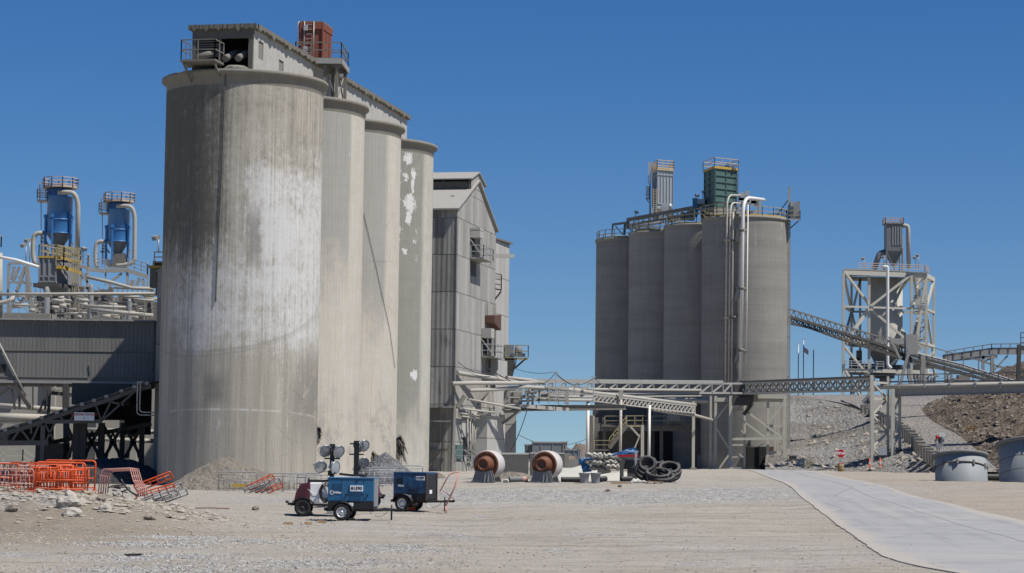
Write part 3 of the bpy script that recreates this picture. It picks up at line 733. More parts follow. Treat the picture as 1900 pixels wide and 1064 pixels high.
def scatter(name, mat, n, region, smin, smax, seed, label, pw=2.5):
 """loose stones nobody could count: one object of little faceted chips"""
 rr = random.Random(seed); mb = MB(); k = 0
 while k < n:
  x, Y = region(rr)
  s = smin + (smax - smin) * rr.random() ** pw; z = gz(x, Y) + s * .15
  if Y < 270 and SLAB_L and slab_edge(SLAB_L, Y) < x < slab_edge(SLAB_R, Y):
   if rr.random() > .12: k += 1; continue
   s *= .5; z = gz(x, Y, False) + .06 + s * .2
  a = rr.uniform(0, 6.28); ca, sa = math.cos(a) * s, math.sin(a) * s
  f = rr.uniform(.5, 1); t = rr.uniform(.2, .55)
  vs = [(x + ca, Y + sa, z), (x - sa * f, Y + ca * f, z - s * .1), (x - ca, Y - sa, z), (x + sa * f, Y - ca * f, z - s * .1), (x + rr.uniform(-.5, .5) * s, Y + rr.uniform(-.5, .5) * s, z + s * t)]
  mb.add(vs, [(0, 1, 4), (1, 2, 4), (2, 3, 4), (3, 0, 4)]); k += 1
 o = mb.build(name, mat); o['kind'] = 'stuff'; o['label'] = label; return o
def reg_fore(rr):
 Y = 46 + 62 * rr.random() ** 1.15; return rr.uniform(-.245, .245) * Y, Y
def reg_crest(rr):
 Y = rr.gauss(78.5, 2.2); return rr.uniform(-20, -9.8), Y
def reg_bank(rr):
 Y = rr.uniform(60, 90); return rr.uniform(-21, -6), Y
def reg_gravel(rr):
 Y = 110 + rr.gauss(0, 4); return rr.uniform(-9, 20), max(100, Y)
def reg_patch(rr):
 c = rr.choice(((-7.6, 50, 2.6, 2.4), (-8.5, 55, 2.2, 2.0), (-9.6, 62, 1.8, 1.6), (-7.6, 66, 2.2, 2.6), (-3.5, 62, 3.0, 3.0), (-4.2, 52.5, 3, 3), (-10, 68, 1.5, 2)))
 return c[0] + rr.gauss(0, c[2] * .5), c[1] + rr.gauss(0, c[3] * .5)
scatter('loose_stones', MT['rubble'], 9000, reg_fore, .010, .055, 1, 'small pale stones lying loose over the yard', 3)
scatter('dark_chips', MT['rock_dark'], 3800, reg_fore, .010, .06, 2, 'small dark chips lying loose over the yard', 3)
scatter('bank_rubble', MT['rubble'], 4200, reg_bank, .015, .10, 3, 'pale rubble over the spoil bank on the left', 3)
scatter('crest_rubble', MT['rubble'], 900, reg_crest, .03, .22, 13, 'broken pale rubble along the crest of the left bank', 2.2)
scatter('crushed_stone', MT['gravel_pale'], 14000, reg_patch, .015, .05, 4, 'patches of pale crushed stone in the left foreground', 1.5)
scatter('gravel_lane', MT['rock'], 3500, reg_gravel, .02, .07, 5, 'band of gravel in front of the rollers', 3)
heap('dirt_heap', (on_ground(420, 138).x, 138, .3), 5.0, 4.2, 2.25, MT['dirt_heap'], 3, 1.0, .2, label='tan dirt heap against the front silo')
heap('gravel_heap', (on_ground(714, 146).x, 146, .35), 3.9, 3.5, 2.5, MT['gravel'], 5, 1.0, .10, label='grey gravel heap against the silos')
heap('rubble_heap', (on_ground(812, 150).x, 150, .9), 1.6, 1.6, .7, MT['dirt_heap'], 6, 1.0, .2, label='small pale rubble heap at the fourth silo')
heap('shaded_heap', (on_ground(205, 160).x, 160, .4), 5.2, 3.5, 1.75, MT['heap_shade'], 8, 2.2, .25, label='heap under the canopy, its shade darkened into the colour')
heap('powder_heap', (on_ground(1075, 147).x, 147, 1.15), 4.6, 3.0, 1.05, MT['powder'], 9, 1.2, .16, label='pale powder spilled beside the concrete wall')
heap('powder_drift', (on_ground(1150, 142).x, 142, 1.15), 5.2, 2.2, .6, MT['powder'], 10, 1.2, .12, label='pale powder drift under the sacks')
heap('dust_drift', (on_ground(945, 146).x, 146, 1.1), 4.5, 2.2, .6, MT['dirt_heap'], 12, 1.2, .14, label='dust drift along the foot of the concrete wall')
for i, (px, py, s, lab, mt) in enumerate([
 (126, 942, .36, 'largest pale boulder in the cluster on the spoil bank', 'rock'), (131, 926, .27, 'pale boulder leaning on top of the cluster on the bank', 'rock'),
 (149, 936, .2, 'small rounded pale rock at the right of the boulder cluster', 'rock'), (134, 958, .24, 'flat cream rock lying below the boulder cluster', 'rock'),
 (186, 930, .17, 'dark grey stone on the bank below the faded red gate', 'rock_dark'), (218, 921, .19, 'tan rock at the foot of the faded red gate', 'rock'),
 (324, 940, .15, 'rounded tan stone near the right end of the spoil bank', 'rock'), (196, 948, .2, 'grey stone halfway down the bank beside the boulders', 'rock'),
 (474, 947, .17, 'lone brown rock on bare dirt right of the bank', 'rock_dark'), (22, 950, .2, 'grey rock low on the bank at the left edge', 'rock_dark'),
 (276, 965, .16, 'reddish brown rock lying in the crushed stone', 'rock_dark'), (1150, 904, .15, 'dark lump at the left of the gravel lane stones', 'rock_dark'), (1172, 898, .13, 'pale lump on the gravel lane near the buckets', 'rock'),
 (1128, 912, .11, 'black stone in front of the grey buckets', 'rock_dark')]):
 p = ground_at(px, py, True); solo(rock_mb((p.x, p.y, p.z + s * .3), s, 20 + i, 3), 'rock', MT[mt], lab, 'rock')
SUN_E, SKY_E, EXPO = 4.9, .075, 0.15
SKY_ALT, SKY_AIR, SKY_DUST, SKY_OZ = 1500, 1.0, 0.0, 2.0
SKY_SAT, SKY_HUE = 1.42, .511
# ================================================================ old silo row
def silo_shell(parent, R, H, mat, z0=-1.0, n=96, rings=1):
 mb = MB(); prof = [(R, z0 + (H - z0) * i / rings) for i in range(rings + 1)]
 mb.lathe(prof, n); mb.disc((0, 0, H), R, n)
 mb.v = [(x + parent.location.x, y + parent.location.y, z + parent.location.z) for x, y, z in mb.v]
 return mb.build('shell', mat, parent)
def at(parent, mb):
 o = parent.location; mb.v = [(x + o.x, y + o.y, z + o.z) for x, y, z in mb.v]; return mb
ROW1 = []; RDIR = None
c1 = P(447.5, 520, 159); c4 = P(679.5, 520, 190.8)
RDIR = V((c4.x - c1.x, c4.y - c1.y, 0)).normalized(); RN = V((RDIR.y, -RDIR.x, 0))   # along the row, and out to its right
ZB, ZT = .3, 28.75
labs = ['front concrete silo of the row, widest, soot stained above and chalky white in the middle', 'second concrete silo of the row, tan with a grey coating on its upper part',
  'third concrete silo of the row, crossed by a long slanting dark cable', 'farthest concrete silo of the row, olive grey with white splashes']
for i in range(4):
 c = c1.lerp(c4, i / 3)
 t = thing('silo', labs[i], 'silo', (c.x, c.y, ZB), 'old concrete silos standing in a row'); ROW1.append(t)
 silo_shell(t, 5.5, ZT - ZB - .55, MT['silo_' + 'abcd'[i]], -1.2)
 rim = MB().lathe([(5.5, ZT - ZB - 1.0), (5.505, ZT - ZB - .98), (5.51, ZT - ZB - .36), (5.79, ZT - ZB - .26), (5.83, ZT - ZB - .22), (5.83, ZT - ZB - .02), (5.79, ZT - ZB), (0.02, ZT - ZB + .1)], 96)  # shade under the lip is put into this dark neck and rim colour
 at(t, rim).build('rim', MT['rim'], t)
def on_silo(i, px, py):
 """point where a bearing meets silo i's shell"""
 d = ray(px, py); c = ROW1[i].location; a = d.x ** 2 + d.y ** 2; b = -2 * (d.x * c.x + d.y * c.y); cc = c.x ** 2 + c.y ** 2 - 5.5 ** 2
 q = b * b - 4 * a * cc; t = (-b - math.sqrt(max(0, q))) / (2 * a); return EYEV + d * t
def hang(i, pts, r, name, mat):
 out = []
 for k in range(len(pts) - 1):
  for j in range(8):
   t = j / 8; p = on_silo(i, lerp(pts[k][0], pts[k + 1][0], t), lerp(pts[k][1], pts[k + 1][1], t)); n = p - ROW1[i].location; n.z = 0; out.append(p + n.normalized() * .06)
 return MB().tube(out, r, 6).build(name, mat, ROW1[i])
hang(0, [(419, 130), (412, 330), (404, 480), (400, 572)], .045, 'downpipe', MT['soot'])
hang(2, [(674, 395), (700, 510), (722, 612), (733, 694)], .018, 'cable', MT['cable'])
def scar(i, outline, mat, seed, grow=.05):
 pts = [on_silo(i, x, y) for x, y in outline]; c = sum(pts, V((0, 0, 0))) / len(pts); n = c - ROW1[i].location; n.z = 0; n.normalize()
 mb = MB(); ring = []
 m = len(pts)
 for k in range(m):
  for j in range(3):
   p = pts[k].lerp(pts[(k + 1) % m], j / 3); ring.append(p + n * .03 + (p - c).normalized() * .12 * mnoise.noise(p * 3 + V((seed, 0, 0))))
 mb.add(ring + [c + n * .02], [(a, (a + 1) % len(ring), len(ring)) for a in range(len(ring))])
 hole = mb.build('broken_opening', MT['void'], ROW1[i])
 e = MB()
 for a in range(len(ring)):
  p, q = ring[a], ring[(a + 1) % len(ring)]
  if R_.random() < .8: e.beam(p + n * .02, q + n * R_.uniform(.04, .1), R_.uniform(.06, .2), R_.uniform(.05, .14))
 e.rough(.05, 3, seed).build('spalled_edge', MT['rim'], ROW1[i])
 return hole
scar(1, [(586, 792), (595, 795), (594, 815), (588, 820), (585, 806)], None, 1)
scar(2, [(690, 838), (700, 846), (716, 848), (714, 858), (690, 862)], None, 2)
scar(3, [(733, 812), (742, 808), (750, 824), (748, 846), (738, 850), (733, 840)], None, 3)
fl = MB()
for k in range(9):
 a = on_silo(3, 740 + R_.uniform(-3, 8), 815 + R_.uniform(0, 10)); b = a + V((R_.uniform(.1, .6), -.25, -R_.uniform(.6, 1.7))); fl.tube([a, a.lerp(b, .5) + V((.1, -.1, 0)), b], .03, 5)
fl.build('torn_rebar', MT['soot'], ROW1[3])
p = ground_at(372, 905); sl = MB().prism([p + V((-1.0, 10, .2)), p + V((1.0, 10, .2)), p + V((1.7, 10.4, 2.3)), p + V((.2, 10.5, 2.75)), p + V((-1.0, 10.3, 1.9))], (0, .35, 0))
solo(sl.rough(.08, 1.2, 3), 'broken_slab', MT['block'], 'broken concrete slab leaning between dirt heap and front silo', 'slab')
g0 = c1 - RDIR * 4.9; g1 = c4 + RDIR * 4.2; GZ0, GZ1 = ZT + .02, 31.75; GW = 2.2
gal = thing('conveyor_gallery', 'long sooty concrete gallery running along the tops of the old silos', 'gallery', (g0.x, g0.y, GZ0))
def G(t, s, z):
 """t metres along the gallery from its open front, s metres to the right of its axis"""
 p = g0 + RDIR * t + RN * s; return V((p.x, p.y, z))
GL = (g1 - g0).length
def gbox(mb, t0, t1, s0, s1, z0, z1):
 vs = [G(t, s, z) for z in (z0, z1) for t, s in ((t0, s0), (t0, s1), (t1, s1), (t1, s0))]
 return mb.add(vs, [(3, 2, 1, 0), (4, 5, 6, 7), (0, 1, 5, 4), (1, 2, 6, 5), (2, 3, 7, 6), (3, 0, 4, 7)])
mb = MB()
WIN = [(1.0, 2.1, 29.75, 31.0), (5.6, 6.7, 29.5, 30.5), (11.0, 12.2, 29.4, 30.2), (16.2, 17.4, 29.2, 30.4), (22.0, 23.0, 29.3, 30.2), (27.5, 28.6, 29.4, 30.2), (33.5, 34.8, 29.3, 30.3), (38.5, 39.8, 29.4, 30.2)]
tt = 0
for a, b, z0, z1 in WIN:
 gbox(mb, tt, a, GW - .2, GW, GZ0, GZ1 - .15); gbox(mb, a, b, GW - .2, GW, GZ0, z0); gbox(mb, a, b, GW - .2, GW, z1, GZ1 - .15); tt = b
gbox(mb, tt, GL, GW - .2, GW, GZ0, GZ1 - .15); gbox(mb, 0, GL, -GW, -GW + .2, GZ0, GZ1 - .15); gbox(mb, GL - .2, GL, -GW + .2, GW - .2, GZ0, GZ1 - .15)
gbox(mb, 0, GL, -GW + .2, GW - .2, GZ0 - .3, GZ0 + .1)
mb.build('wall', MT['gallery'], gal)
for k, (a, b, z0, z1) in enumerate(WIN):
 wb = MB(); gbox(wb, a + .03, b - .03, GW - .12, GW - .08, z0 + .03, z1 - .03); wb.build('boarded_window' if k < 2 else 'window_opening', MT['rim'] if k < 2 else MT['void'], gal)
rf = MB(); N = 70
for k in range(N):
 t0, t1 = -.25 + (GL + .6) * k / N, -.25 + (GL + .6) * (k + 1) / N; h = .10 * mnoise.noise(V((k * .9, 0, 0)))
 gbox(rf, t0, t1, -GW - .25, GW + .25, GZ1 - .15, GZ1 + .12 + h)
lump = MB()
for k in range(26):
 t = R_.uniform(0, 3) if k < 14 else R_.uniform(3, 30); c = G(t, R_.uniform(-2.2, 1.6), GZ1 + .1); r = rock_mb(c, R_.uniform(.12, .3), k, 1, .5); lump.add(r.v, r.f)
roof = rf.build('roof', MT['gallery_roof'], gal); lump.build('caked_dust', MT['gallery_roof'], roof)
fr = MB()
for s, w_ in ((-GW, .28), (GW - .35, .3), (-.25, .12)): gbox(fr, -.12, .1, s, s + w_, GZ0, GZ1 - .15)
gbox(fr, -.12, .1, -GW, GW, GZ1 - .75, GZ1 - .15)
fr.rough(.07, 2.5, 2).build('front_frame', MT['soot'], gal)
def fringe(top, n, seed, off):
 """ragged strip of caked dust hanging from an edge"""
 mb = MB(); vs = []
 for k in range(n + 1):
  p = top(k / n); d = .2 + .38 * max(0, mnoise.noise(V((k * .37, seed, 0))) + .15) + .1 * mnoise.noise(V((k * 1.3, seed, 4))); t = .05 * mnoise.noise(V((k * .9, seed, 9)))
  vs += [p + off * (.02 + t), p + off * (.1 + t) + V((0, 0, .03 + t)), p + off * (.08 + t) - V((0, 0, d)), p + off * .01 - V((0, 0, d + .03))]
 for k in range(n):
  for j in range(4): mb.f.append((4 * k + j, 4 * k + (j + 1) % 4, 4 * k + 4 + (j + 1) % 4, 4 * k + 4 + j)); mb.s.append(False)
 mb.v = [tuple(v) for v in vs]; return mb
fringe(lambda u: G(-.25, lerp(-GW - .25, GW + .25, u), GZ1 + .14), 46, 2, -RDIR).build('front_crust', MT['gallery_roof'], roof)
fringe(lambda u: G(GL * u, GW + .25, GZ1 + .14), 150, 5, RN).build('side_crust', MT['gallery_roof'], roof)
lv = MB()
for k in range(7):
 z = GZ1 - .95 - k * .17; lv.beam(G(.05, -GW + .3, z), G(.05, -.35, z - .03 * (k % 2)), .05, .10)
lv.build('louvre', MT['soot'], gal)
vb = MB(); gbox(vb, 3.6, 3.7, -GW + .2, GW - .2, GZ0, GZ1 - .2); vb.build('unlit_backing', MT['void'], gal)  # near-black sheet added to stand for the gallery's unlit inside
dp = MB()
for s in (.25, 1.15): dp.tube(bend([G(-.25, s, GZ0 + .75), G(.4, s + .15, GZ0 + 1.1), G(2.6, s + .3, GZ0 + 1.9)], .4), .24, 10)
for s, z in ((-1.9, .5), (-1.2, 1.0)): dp.tube([G(-.5, s - .5, GZ0 + z - .15), G(.7, s + 1.0, GZ0 + z + .5)], .24, 10)
dp.build('dust_pipe', MT['mid_steel'], gal)
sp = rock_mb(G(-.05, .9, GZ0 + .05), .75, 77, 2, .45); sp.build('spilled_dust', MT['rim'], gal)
bl = thing('balcony', 'rusty railed balcony at the open front of the silo gallery', 'balcony', G(-1.1, -1.0, GZ0 + .35))
bf = MB(); gbox(bf, -2.0, -.12, -2.35, .15, GZ0 + .32, GZ0 + .46); bf.beam(G(-.1, -2.2, GZ0 - .8), G(-1.8, -2.2, GZ0 + .3), .12); bf.beam(G(-.1, 0, GZ0 - .8), G(-1.8, 0, GZ0 + .3), .12); bf.build('deck', MT['mid_steel'], bl)
MB().rail([G(-.15, -2.3, GZ0 + .46), G(-1.95, -2.3, GZ0 + .46), G(-1.95, .1, GZ0 + .46), G(-.15, .1, GZ0 + .46)], 1.35, .035, 1.2, 1).build('railing', MT['mid_steel'], bl)
Yr = 168.5
def RB(px, py, Y=Yr): return P(px, py, Y)
bx0, bx1, bx2 = P(555, 80, Yr), P(598.5, 80, Yr), P(613, 80, Yr + 2.6)
zt, zb = P(590, 42, Yr).z, P(590, 112, Yr).z
red = thing('filter_tower', 'rust red box filter tower standing on the silo gallery roof', 'filter tower', (bx1.x, bx1.y, zb))
u = V((bx1.x - bx0.x, 0, 0)); v_ = V((bx2.x - bx1.x + .1, 2.6, 0)); o = V((bx0.x, Yr, zb))
def rbox(mb, a0, a1, b0, b1, z0, z1):
 vs = [o + u * a + v_ * b + V((0, 0, z - zb)) for z in (z0, z1) for a, b in ((a0, b0), (a1, b0), (a1, b1), (a0, b1))]
 return mb.add(vs, [(3, 2, 1, 0), (4, 5, 6, 7), (0, 1, 5, 4), (1, 2, 6, 5), (2, 3, 7, 6), (3, 0, 4, 7)])
mb = MB(); rbox(mb, .05, 1, 0.02, 1, zb, zt - .5); mb.build('casing', MT['redbox'], red)
mb = MB(); rbox(mb, -.02, 1.03, -.03, 1.03, zt - .5, zt); mb.build('head_band', MT['redbox'], red)
mb = MB(); rbox(mb, -.02, 1.03, -.03, 1.03, zt + .003, zt + .09); mb.build('top_cover', MT['gallery_roof'], red)
mb = MB()
for a in (.0, .03, 1.0): mb.beam(o + u * a + V((0, -.05, 0)), o + u * a + V((0, -.05, zt - zb)), .09)
for b in (.33, .66): mb.beam(o + u + v_ * b + V((.03, 0, 0)), o + u + v_ * b + V((.03, 0, zt - zb - .5)), .08)
mb.build('stiffener', MT['redbox'], red)
mb = MB()
for a in (.22, .62): mb.tube([o + u * a + V((0, -.12, .1)), o + u * a + V((0, -.12, zt - zb + .06))], .035, 6)
mb.tube([o + u * -.08 + V((0, -.1, 1.0)), o + u * -.1 + V((0, -.1, zt - zb - .3)), o + u * .0 + V((0, -.1, zt - zb + .05))], .03, 6)
for k in range(8): mb.beam(o + u * .3 + V((.02, -.1, k * .35 + .2)), o + u * .55 + V((.02, -.1, k * .35 + .2)), .03)
mb.build('ladder', MT['galv'], red)
mb = MB()
for z in (.8, 2.4): mb.add(*(lambda b: (b.v, b.f))(MB().box(o + u * .28 + V((0, -.2, z)), (.3, .16, .4))))
mb.build('junction_box', MT['galv'], red)
pl = thing('filter_platform', 'grey railed steel platform around the red filter tower', 'platform', P(610, 128, Yr))
z0 = P(600, 113, Yr).z
pa, pb, pc, pd = P(548, 113, Yr - 1.3), P(633, 113, Yr - 1.3), P(646, 113, Yr + 3.0), P(580, 113, Yr + 3.0)
for q in (pa, pb, pc, pd): q.z = z0
mb = MB().prism([pa - V((0, 0, .12)), pb - V((0, 0, .12)), pc - V((0, 0, .12)), pd - V((0, 0, .12))], (0, 0, .12)); mb.build('deck', MT['mid_steel'], pl)
mb = MB(); mb.beam(pa + V((0, -.06, -.25)), pb + V((0, -.06, -.25)), .1, .4); mb.beam(pb + V((.06, 0, -.25)), pc + V((.06, 0, -.25)), .1, .4); mb.beam(pd + V((0, .06, -.25)), pc + V((0, .06, -.25)), .1, .4); mb.build('edge_beam', MT['grey_steel'], pl)
MB().rail([pd, pa, pb, pc, pd], 1.15, .035, 1.3, 1).build('railing', MT['mid_steel'], pl)
for (px, Y) in ((625, Yr - 1.0), (641, Yr + 2.6), (618, Yr + 2.6), (603, Yr - 1.0)):
 a = P(px, 116, Y); a.z = z0 - .4; b = a.copy(); b.z = ZT + .05; MB().beam(b, a, .24).build('leg', MT['mid_steel'], pl)
mb = MB(); a, b = P(625, 118, Yr - 1.0), P(641, 118, Yr + 2.6)
for s0, s1 in ((0, 1), (1, 0)): mb.beam(V((a.x, a.y, lerp(ZT + .2, z0 - .5, s0))), V((b.x, b.y, lerp(ZT + .2, z0 - .5, s1))), .1)
a = P(603, 118, Yr - 1.0); b = P(625, 118, Yr - 1.0); mb.beam(V((a.x, a.y, z0 - .5)), V((b.x, b.y, ZT + .2)), .1)
mb.build('brace', MT['mid_steel'], pl)
# ================================================================ bunker and loading canopy at the left
YB = 178.5
def face_quad(mb, x0, y0, x1, y1, Y, d=.3):
 """upright slab facing the yard between two survey corners"""
 a, b = P(x0, y1, Y), P(x1, y1, Y); t = P((x0 + x1) / 2, y0, Y).z; z = min(a.z, b.z)
 return mb.box(((a.x + b.x) / 2, Y + d / 2, (t + z) / 2), (abs(b.x - a.x), d, t - z))
a, b = P(-60, 600, YB), P(286, 600, YB); zt, zb = P(150, 596, YB).z, P(150, 712, YB).z
bk = thing('storage_bunker', 'long dark grey corrugated bunker raised above the loading canopy left of the silos', 'storage bunker', ((a.x + b.x) / 2, YB, zb))
mb = MB().box(((a.x + b.x) / 2, YB + 5, (zt + zb) / 2), (b.x - a.x, 10, zt - zb)); mb.build('sheet_wall', MT['bunker'], bk)
mb = MB(); n = 60
for k in range(n):
 x0, x1 = lerp(a.x - .2, b.x + .05, k / n), lerp(a.x - .2, b.x + .05, (k + 1) / n); h = .02 * mnoise.noise(V((k * .8, 0, 3)))
 mb.box(((x0 + x1) / 2, YB + 4.9, zt + .07 + h), (x1 - x0, 10.6, .12))
mb.build('roof', MT['dust_roof'], bk)
mb = MB().box(((a.x + b.x) / 2, YB - .06, zb + .08), (b.x - a.x, .12, .2)); mb.build('bottom_rail', MT['grey_steel'], bk)
mb = MB()
for y in (652, 701): 
 z = P(150, y, YB).z; mb.box(((a.x + b.x) / 2, YB - .025, z), (b.x - a.x, .05, .07))
mb.build('sheet_lap', MT['mid_steel'], bk)
w = MB(); face_quad(w, -8, 676, 10, 690, YB - .04, .08); w.build('window', MT['void'], bk)
w = MB(); q = P(165, 676, YB - .03); w.prism([q, q + V((.35, 0, -.1)), q + V((.3, 0, -1.1)), q + V((.45, 0, -1.35)), q + V((-.15, 0, -1.4)), q + V((.1, 0, -.8))], (0, -.06, 0)); w.build('torn_flap', MT['bunker'], bk)
mb = MB().tube([P(-8, 625, YB - .15), P(20, 680, YB - .15), P(48, 735, YB - .15)], .09, 6); mb.build('hanging_pipe', MT['grey_steel'], bk)
mb = MB()
for px in (20, 36, 61, 84, 118): mb.beam(P(px, 716, YB - .1), P(px + (8 if px == 20 else 0), 760, YB - .1), .16 if px != 61 else .1)
mb.beam(P(27, 716, YB - .1), P(56, 757, YB - .1), .3); mb.beam(P(18, 717, YB - .12), P(-6, 735, YB - .12), .22); mb.beam(P(90, 726, YB), P(72, 765, YB), .16); mb.beam(P(92, 716, YB), P(90, 770, YB), .22)
mb.beam(P(84, 728, YB), P(140, 734, YB), .18, .3)
mb.build('hanger', MT['dark_steel'], bk)
lp = MB().lathe([(.05, .35), (.1, .3), (.42, .06), (.45, 0)], 16, P(102, 725, YB - .5)); lp.build('lamp_shade', MT['dark_steel'], bk)
mb = MB(); mb.beam(P(123, 712, YB), P(123, 905, YB), .42, .42); mb.build('column', MT['dark_steel'], bk)
YC = 163.0
def Q(x, y, d=0.0): return P(x, y, YC + d)
cp = thing('loading_canopy', 'dark open steel lean-to canopy sloping up to the front silo', 'canopy', on_ground(140, YC))
TOP = [(-40, 812), (0, 801), (55, 785), (100, 768), (150, 752), (200, 737), (245, 720), (281, 711)]
mb = MB()
for (x0, y0), (x1, y1) in zip(TOP, TOP[1:]):
 p, q = Q(x0, y0), Q(x1, y1); vs = [p, q, q + V((0, 11, .35)), p + V((0, 11, .35))]; mb.add(vs + [v + V((0, 0, .14)) for v in vs], [(3, 2, 1, 0), (4, 5, 6, 7), (0, 1, 5, 4), (1, 2, 6, 5), (2, 3, 7, 6), (3, 0, 4, 7)])
mb.build('roof', MT['soot'], cp)
mb = MB()
for x in (10, 32, 56, 78, 106, 122, 153, 175, 198, 226, 250, 273):
 y = interp(TOP, x) - 1.2; mb.box(Q(x, y, -.1), (.28, .3, .22))
mb.build('purlin_end', MT['grey_steel'], cp)
for d in (0.0, 5.5, 10.8):
 tr = MB()
 for (x0, y0), (x1, y1) in zip(TOP, TOP[1:]): tr.beam(Q(x0, y0 + 6, d), Q(x1, y1 + 6, d), .2, .3)
 tr.beam(Q(-40, 823, d), Q(90, 822, d), .25, .35); tr.beam(Q(84, 783, d), Q(190, 782, d), .22, .28); tr.beam(Q(90, 822, d), Q(281, 787, d), .2, .3) if d else None
 bots = [(-20, 822), (20, 822), (58, 822), (84, 822)]; tops = [(0, 806), (38, 796), (75, 783)]
 for (bx, by), (tx, ty) in zip(bots, tops): tr.beam(Q(bx, by, d), Q(tx, ty, d), .14)
 for (bx, by), (tx, ty) in zip(bots[1:], tops): tr.beam(Q(bx, by, d), Q(tx, ty, d), .14)
 for (bx, by), (tx, ty) in (((84, 822), (102, 785)), ((100, 817), (84, 788)), ((188, 782), (178, 752)), ((188, 782), (206, 746)), ((188, 782), (250, 727)), ((206, 746), (230, 752)), ((150, 775), (153, 760)), ((120, 782), (108, 770)), ((130, 782), (140, 762)), ((58, 805), (58, 790))):
  tr.beam(Q(bx, by, d), Q(tx, ty, d), .13)
 tr.build('truss', MT['soot'] if d == 0 else MT['dark_steel'], cp)  # front truss takes a darker colour in place of the shade on it
for x, w_, d in ((80, .3, 0), (143, .5, 2.0), (155, .5, 2.0), (189, .45, 4.0), (228, .32, 6.0), (264, .36, 6.0)):
 p = Q(x, 790 if x < 100 else 785, d); g = gz(p.x, p.y, False); MB().beam(p, V((p.x, p.y, g - .3)), w_, w_ * .8).build('column', MT['dark_steel'] if x > 100 else MT['soot'], cp)
mb = MB()
for x0, x1, d in ((193, 226, 5), (232, 262, 6), (125, 150, 3), (155, 186, 4)):
 mb.beam(Q(x0, 792, d), Q(x1, 850, d), .22); mb.beam(Q(x1, 792, d), Q(x0, 850, d), .22)
 mb.beam(Q((x0 + x1) / 2, 800, d + 2), Q(x0 + 5, 850, d + 2), .12); mb.beam(Q((x0 + x1) / 2, 800, d + 2), Q(x1 - 5, 850, d + 2), .12)
mb.beam(Q(100, 822, 5), Q(290, 822, 5), .25, .5) if False else None
mb.beam(Q(154, 824, 4), Q(190, 824, 4), .2, .35)
mb.build('cross_brace', MT['dark_steel'], cp)
mb = MB(); 
p0, p1 = Q(66, 822, 3), Q(118, 822, 3); g = gz(p0.x, p0.y, False); mb.box(((p0.x + p1.x) / 2, YC + 4.2, (p0.z + g) / 2), (p1.x - p0.x, 2.4, p0.z - g)); mb.build('machine_housing', MT['dark_steel'], cp)
mb = MB(); p0, p1 = Q(232, 750, 9), Q(281, 750, 9); mb.box(((p0.x + p1.x) / 2, YC + 9, p0.z - .6), (p1.x - p0.x, .2, 3.4)); mb.build('shade_end_sheet', MT['void'], cp)  # near-black sheet added to stand for the shade at the canopy end
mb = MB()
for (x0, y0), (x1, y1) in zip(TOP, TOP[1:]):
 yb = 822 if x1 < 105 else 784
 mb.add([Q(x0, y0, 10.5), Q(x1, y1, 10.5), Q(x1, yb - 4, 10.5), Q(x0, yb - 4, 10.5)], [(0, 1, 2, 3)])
mb.build('shade_back_sheet', MT['void'], cp)  # near-black sheet added: paints the shade between roof and lower chord
mb = MB(); p0, p1 = Q(128, 735, 6), Q(236, 735, 6); mb.box(((p0.x + p1.x) / 2, YC + 7.6, p0.z + .2), (p1.x - p0.x, 1.2, 1.6)); mb.build('feeder_housing', MT['dark_steel'], cp)
mb = MB(); mb.tube(bend([Q(260, 710, -.4), Q(255.5, 708, -.4), Q(254, 770, -.4), Q(292, 771, -.4)], .3), .05, 6); mb.tube(bend([Q(266, 708, -.4), Q(261, 708, -.4), Q(259, 765, -.4), Q(292, 766, -.4)], .3), .05, 6); mb.build('conduit', MT['pipe_rusty'], cp)
sg = thing('loading_sign', 'white board with red LOADING STATION 1 lettering on the canopy truss', 'sign', Q(157, 781, -.35))
p0, p1 = Q(138, 765.5, -.35), Q(175, 781, -.35); c = (p0 + p1) / 2
MB().box((c.x, c.y, c.z), (p1.x - p0.x, .05, p0.z - p1.z)).build('board', MT['white'], sg)
text_mesh('LOADING STATION', .20, facing(c + V((0, -.03, .14))), bold=.008).build('lettering', MT['red_letter'], sg)
text_mesh('1', .24, facing(c + V((0, -.03, -.13))), bold=.008).build('numeral', MT['red_letter'], sg)
hl = thing('plant_hall', 'pale grey concrete hall wall seen through the loading canopy', 'hall', on_ground(150, 200))
YH = 200
p0, p1 = P(-60, 720, YH), P(330, 720, YH); mb = MB().box(((p0.x + p1.x) / 2, YH + 4, 5.5), (p1.x - p0.x, 8, 12)); mb.build('wall', MT['hall'], hl)
mb = MB()
for px in (97, 186, 250): p = P(px, 750, YH - .3); mb.box((p.x, p.y, 5.4), (.55, .6, 11.8))
mb.build('pilaster', MT['hall'], hl)
def pipe(name, pts, r, mat, label, n=10, br=0, cat='pipe', group=None):
 return solo(MB().tube(bend(pts, br) if br else pts, r, n), name, MT[mat], label, cat, group)
for y0, y1, r, lab in ((751, 762, .28, 'upper dusty pipe crossing the hall wall above the canopy roof'), (769, 771, .16, 'thin middle pipe crossing the hall wall left of the canopy roof'), (775, 776, .40, 'thick dust caked pipe low on the hall wall left of the canopy'), (783, 784, .2, 'lowest dark-shadowed pipe on the hall wall')):
 pipe('wall_pipe', [P(-40, y0 - 1, YH - 3), P(130 if y0 < 760 else 95, y1, YH - 3)], r * .8, 'pipe', lab)
for y, lab in ((799, 'upper fat pale pipe seen between the canopy columns'), (816, 'lower fat pale pipe seen between the canopy columns')):
 pipe('duct_pipe', [P(150, y - 1.5, YH - 4), P(300, y + 3, YH - 4)], .2, 'pipe', lab)
st = thing('access_stair', 'small pale railed stair and landing behind the orange gates', 'stair', on_ground(30, 176))
p0, p1, p2 = P(-30, 858, 176), P(42, 858, 176), P(64, 874, 176)
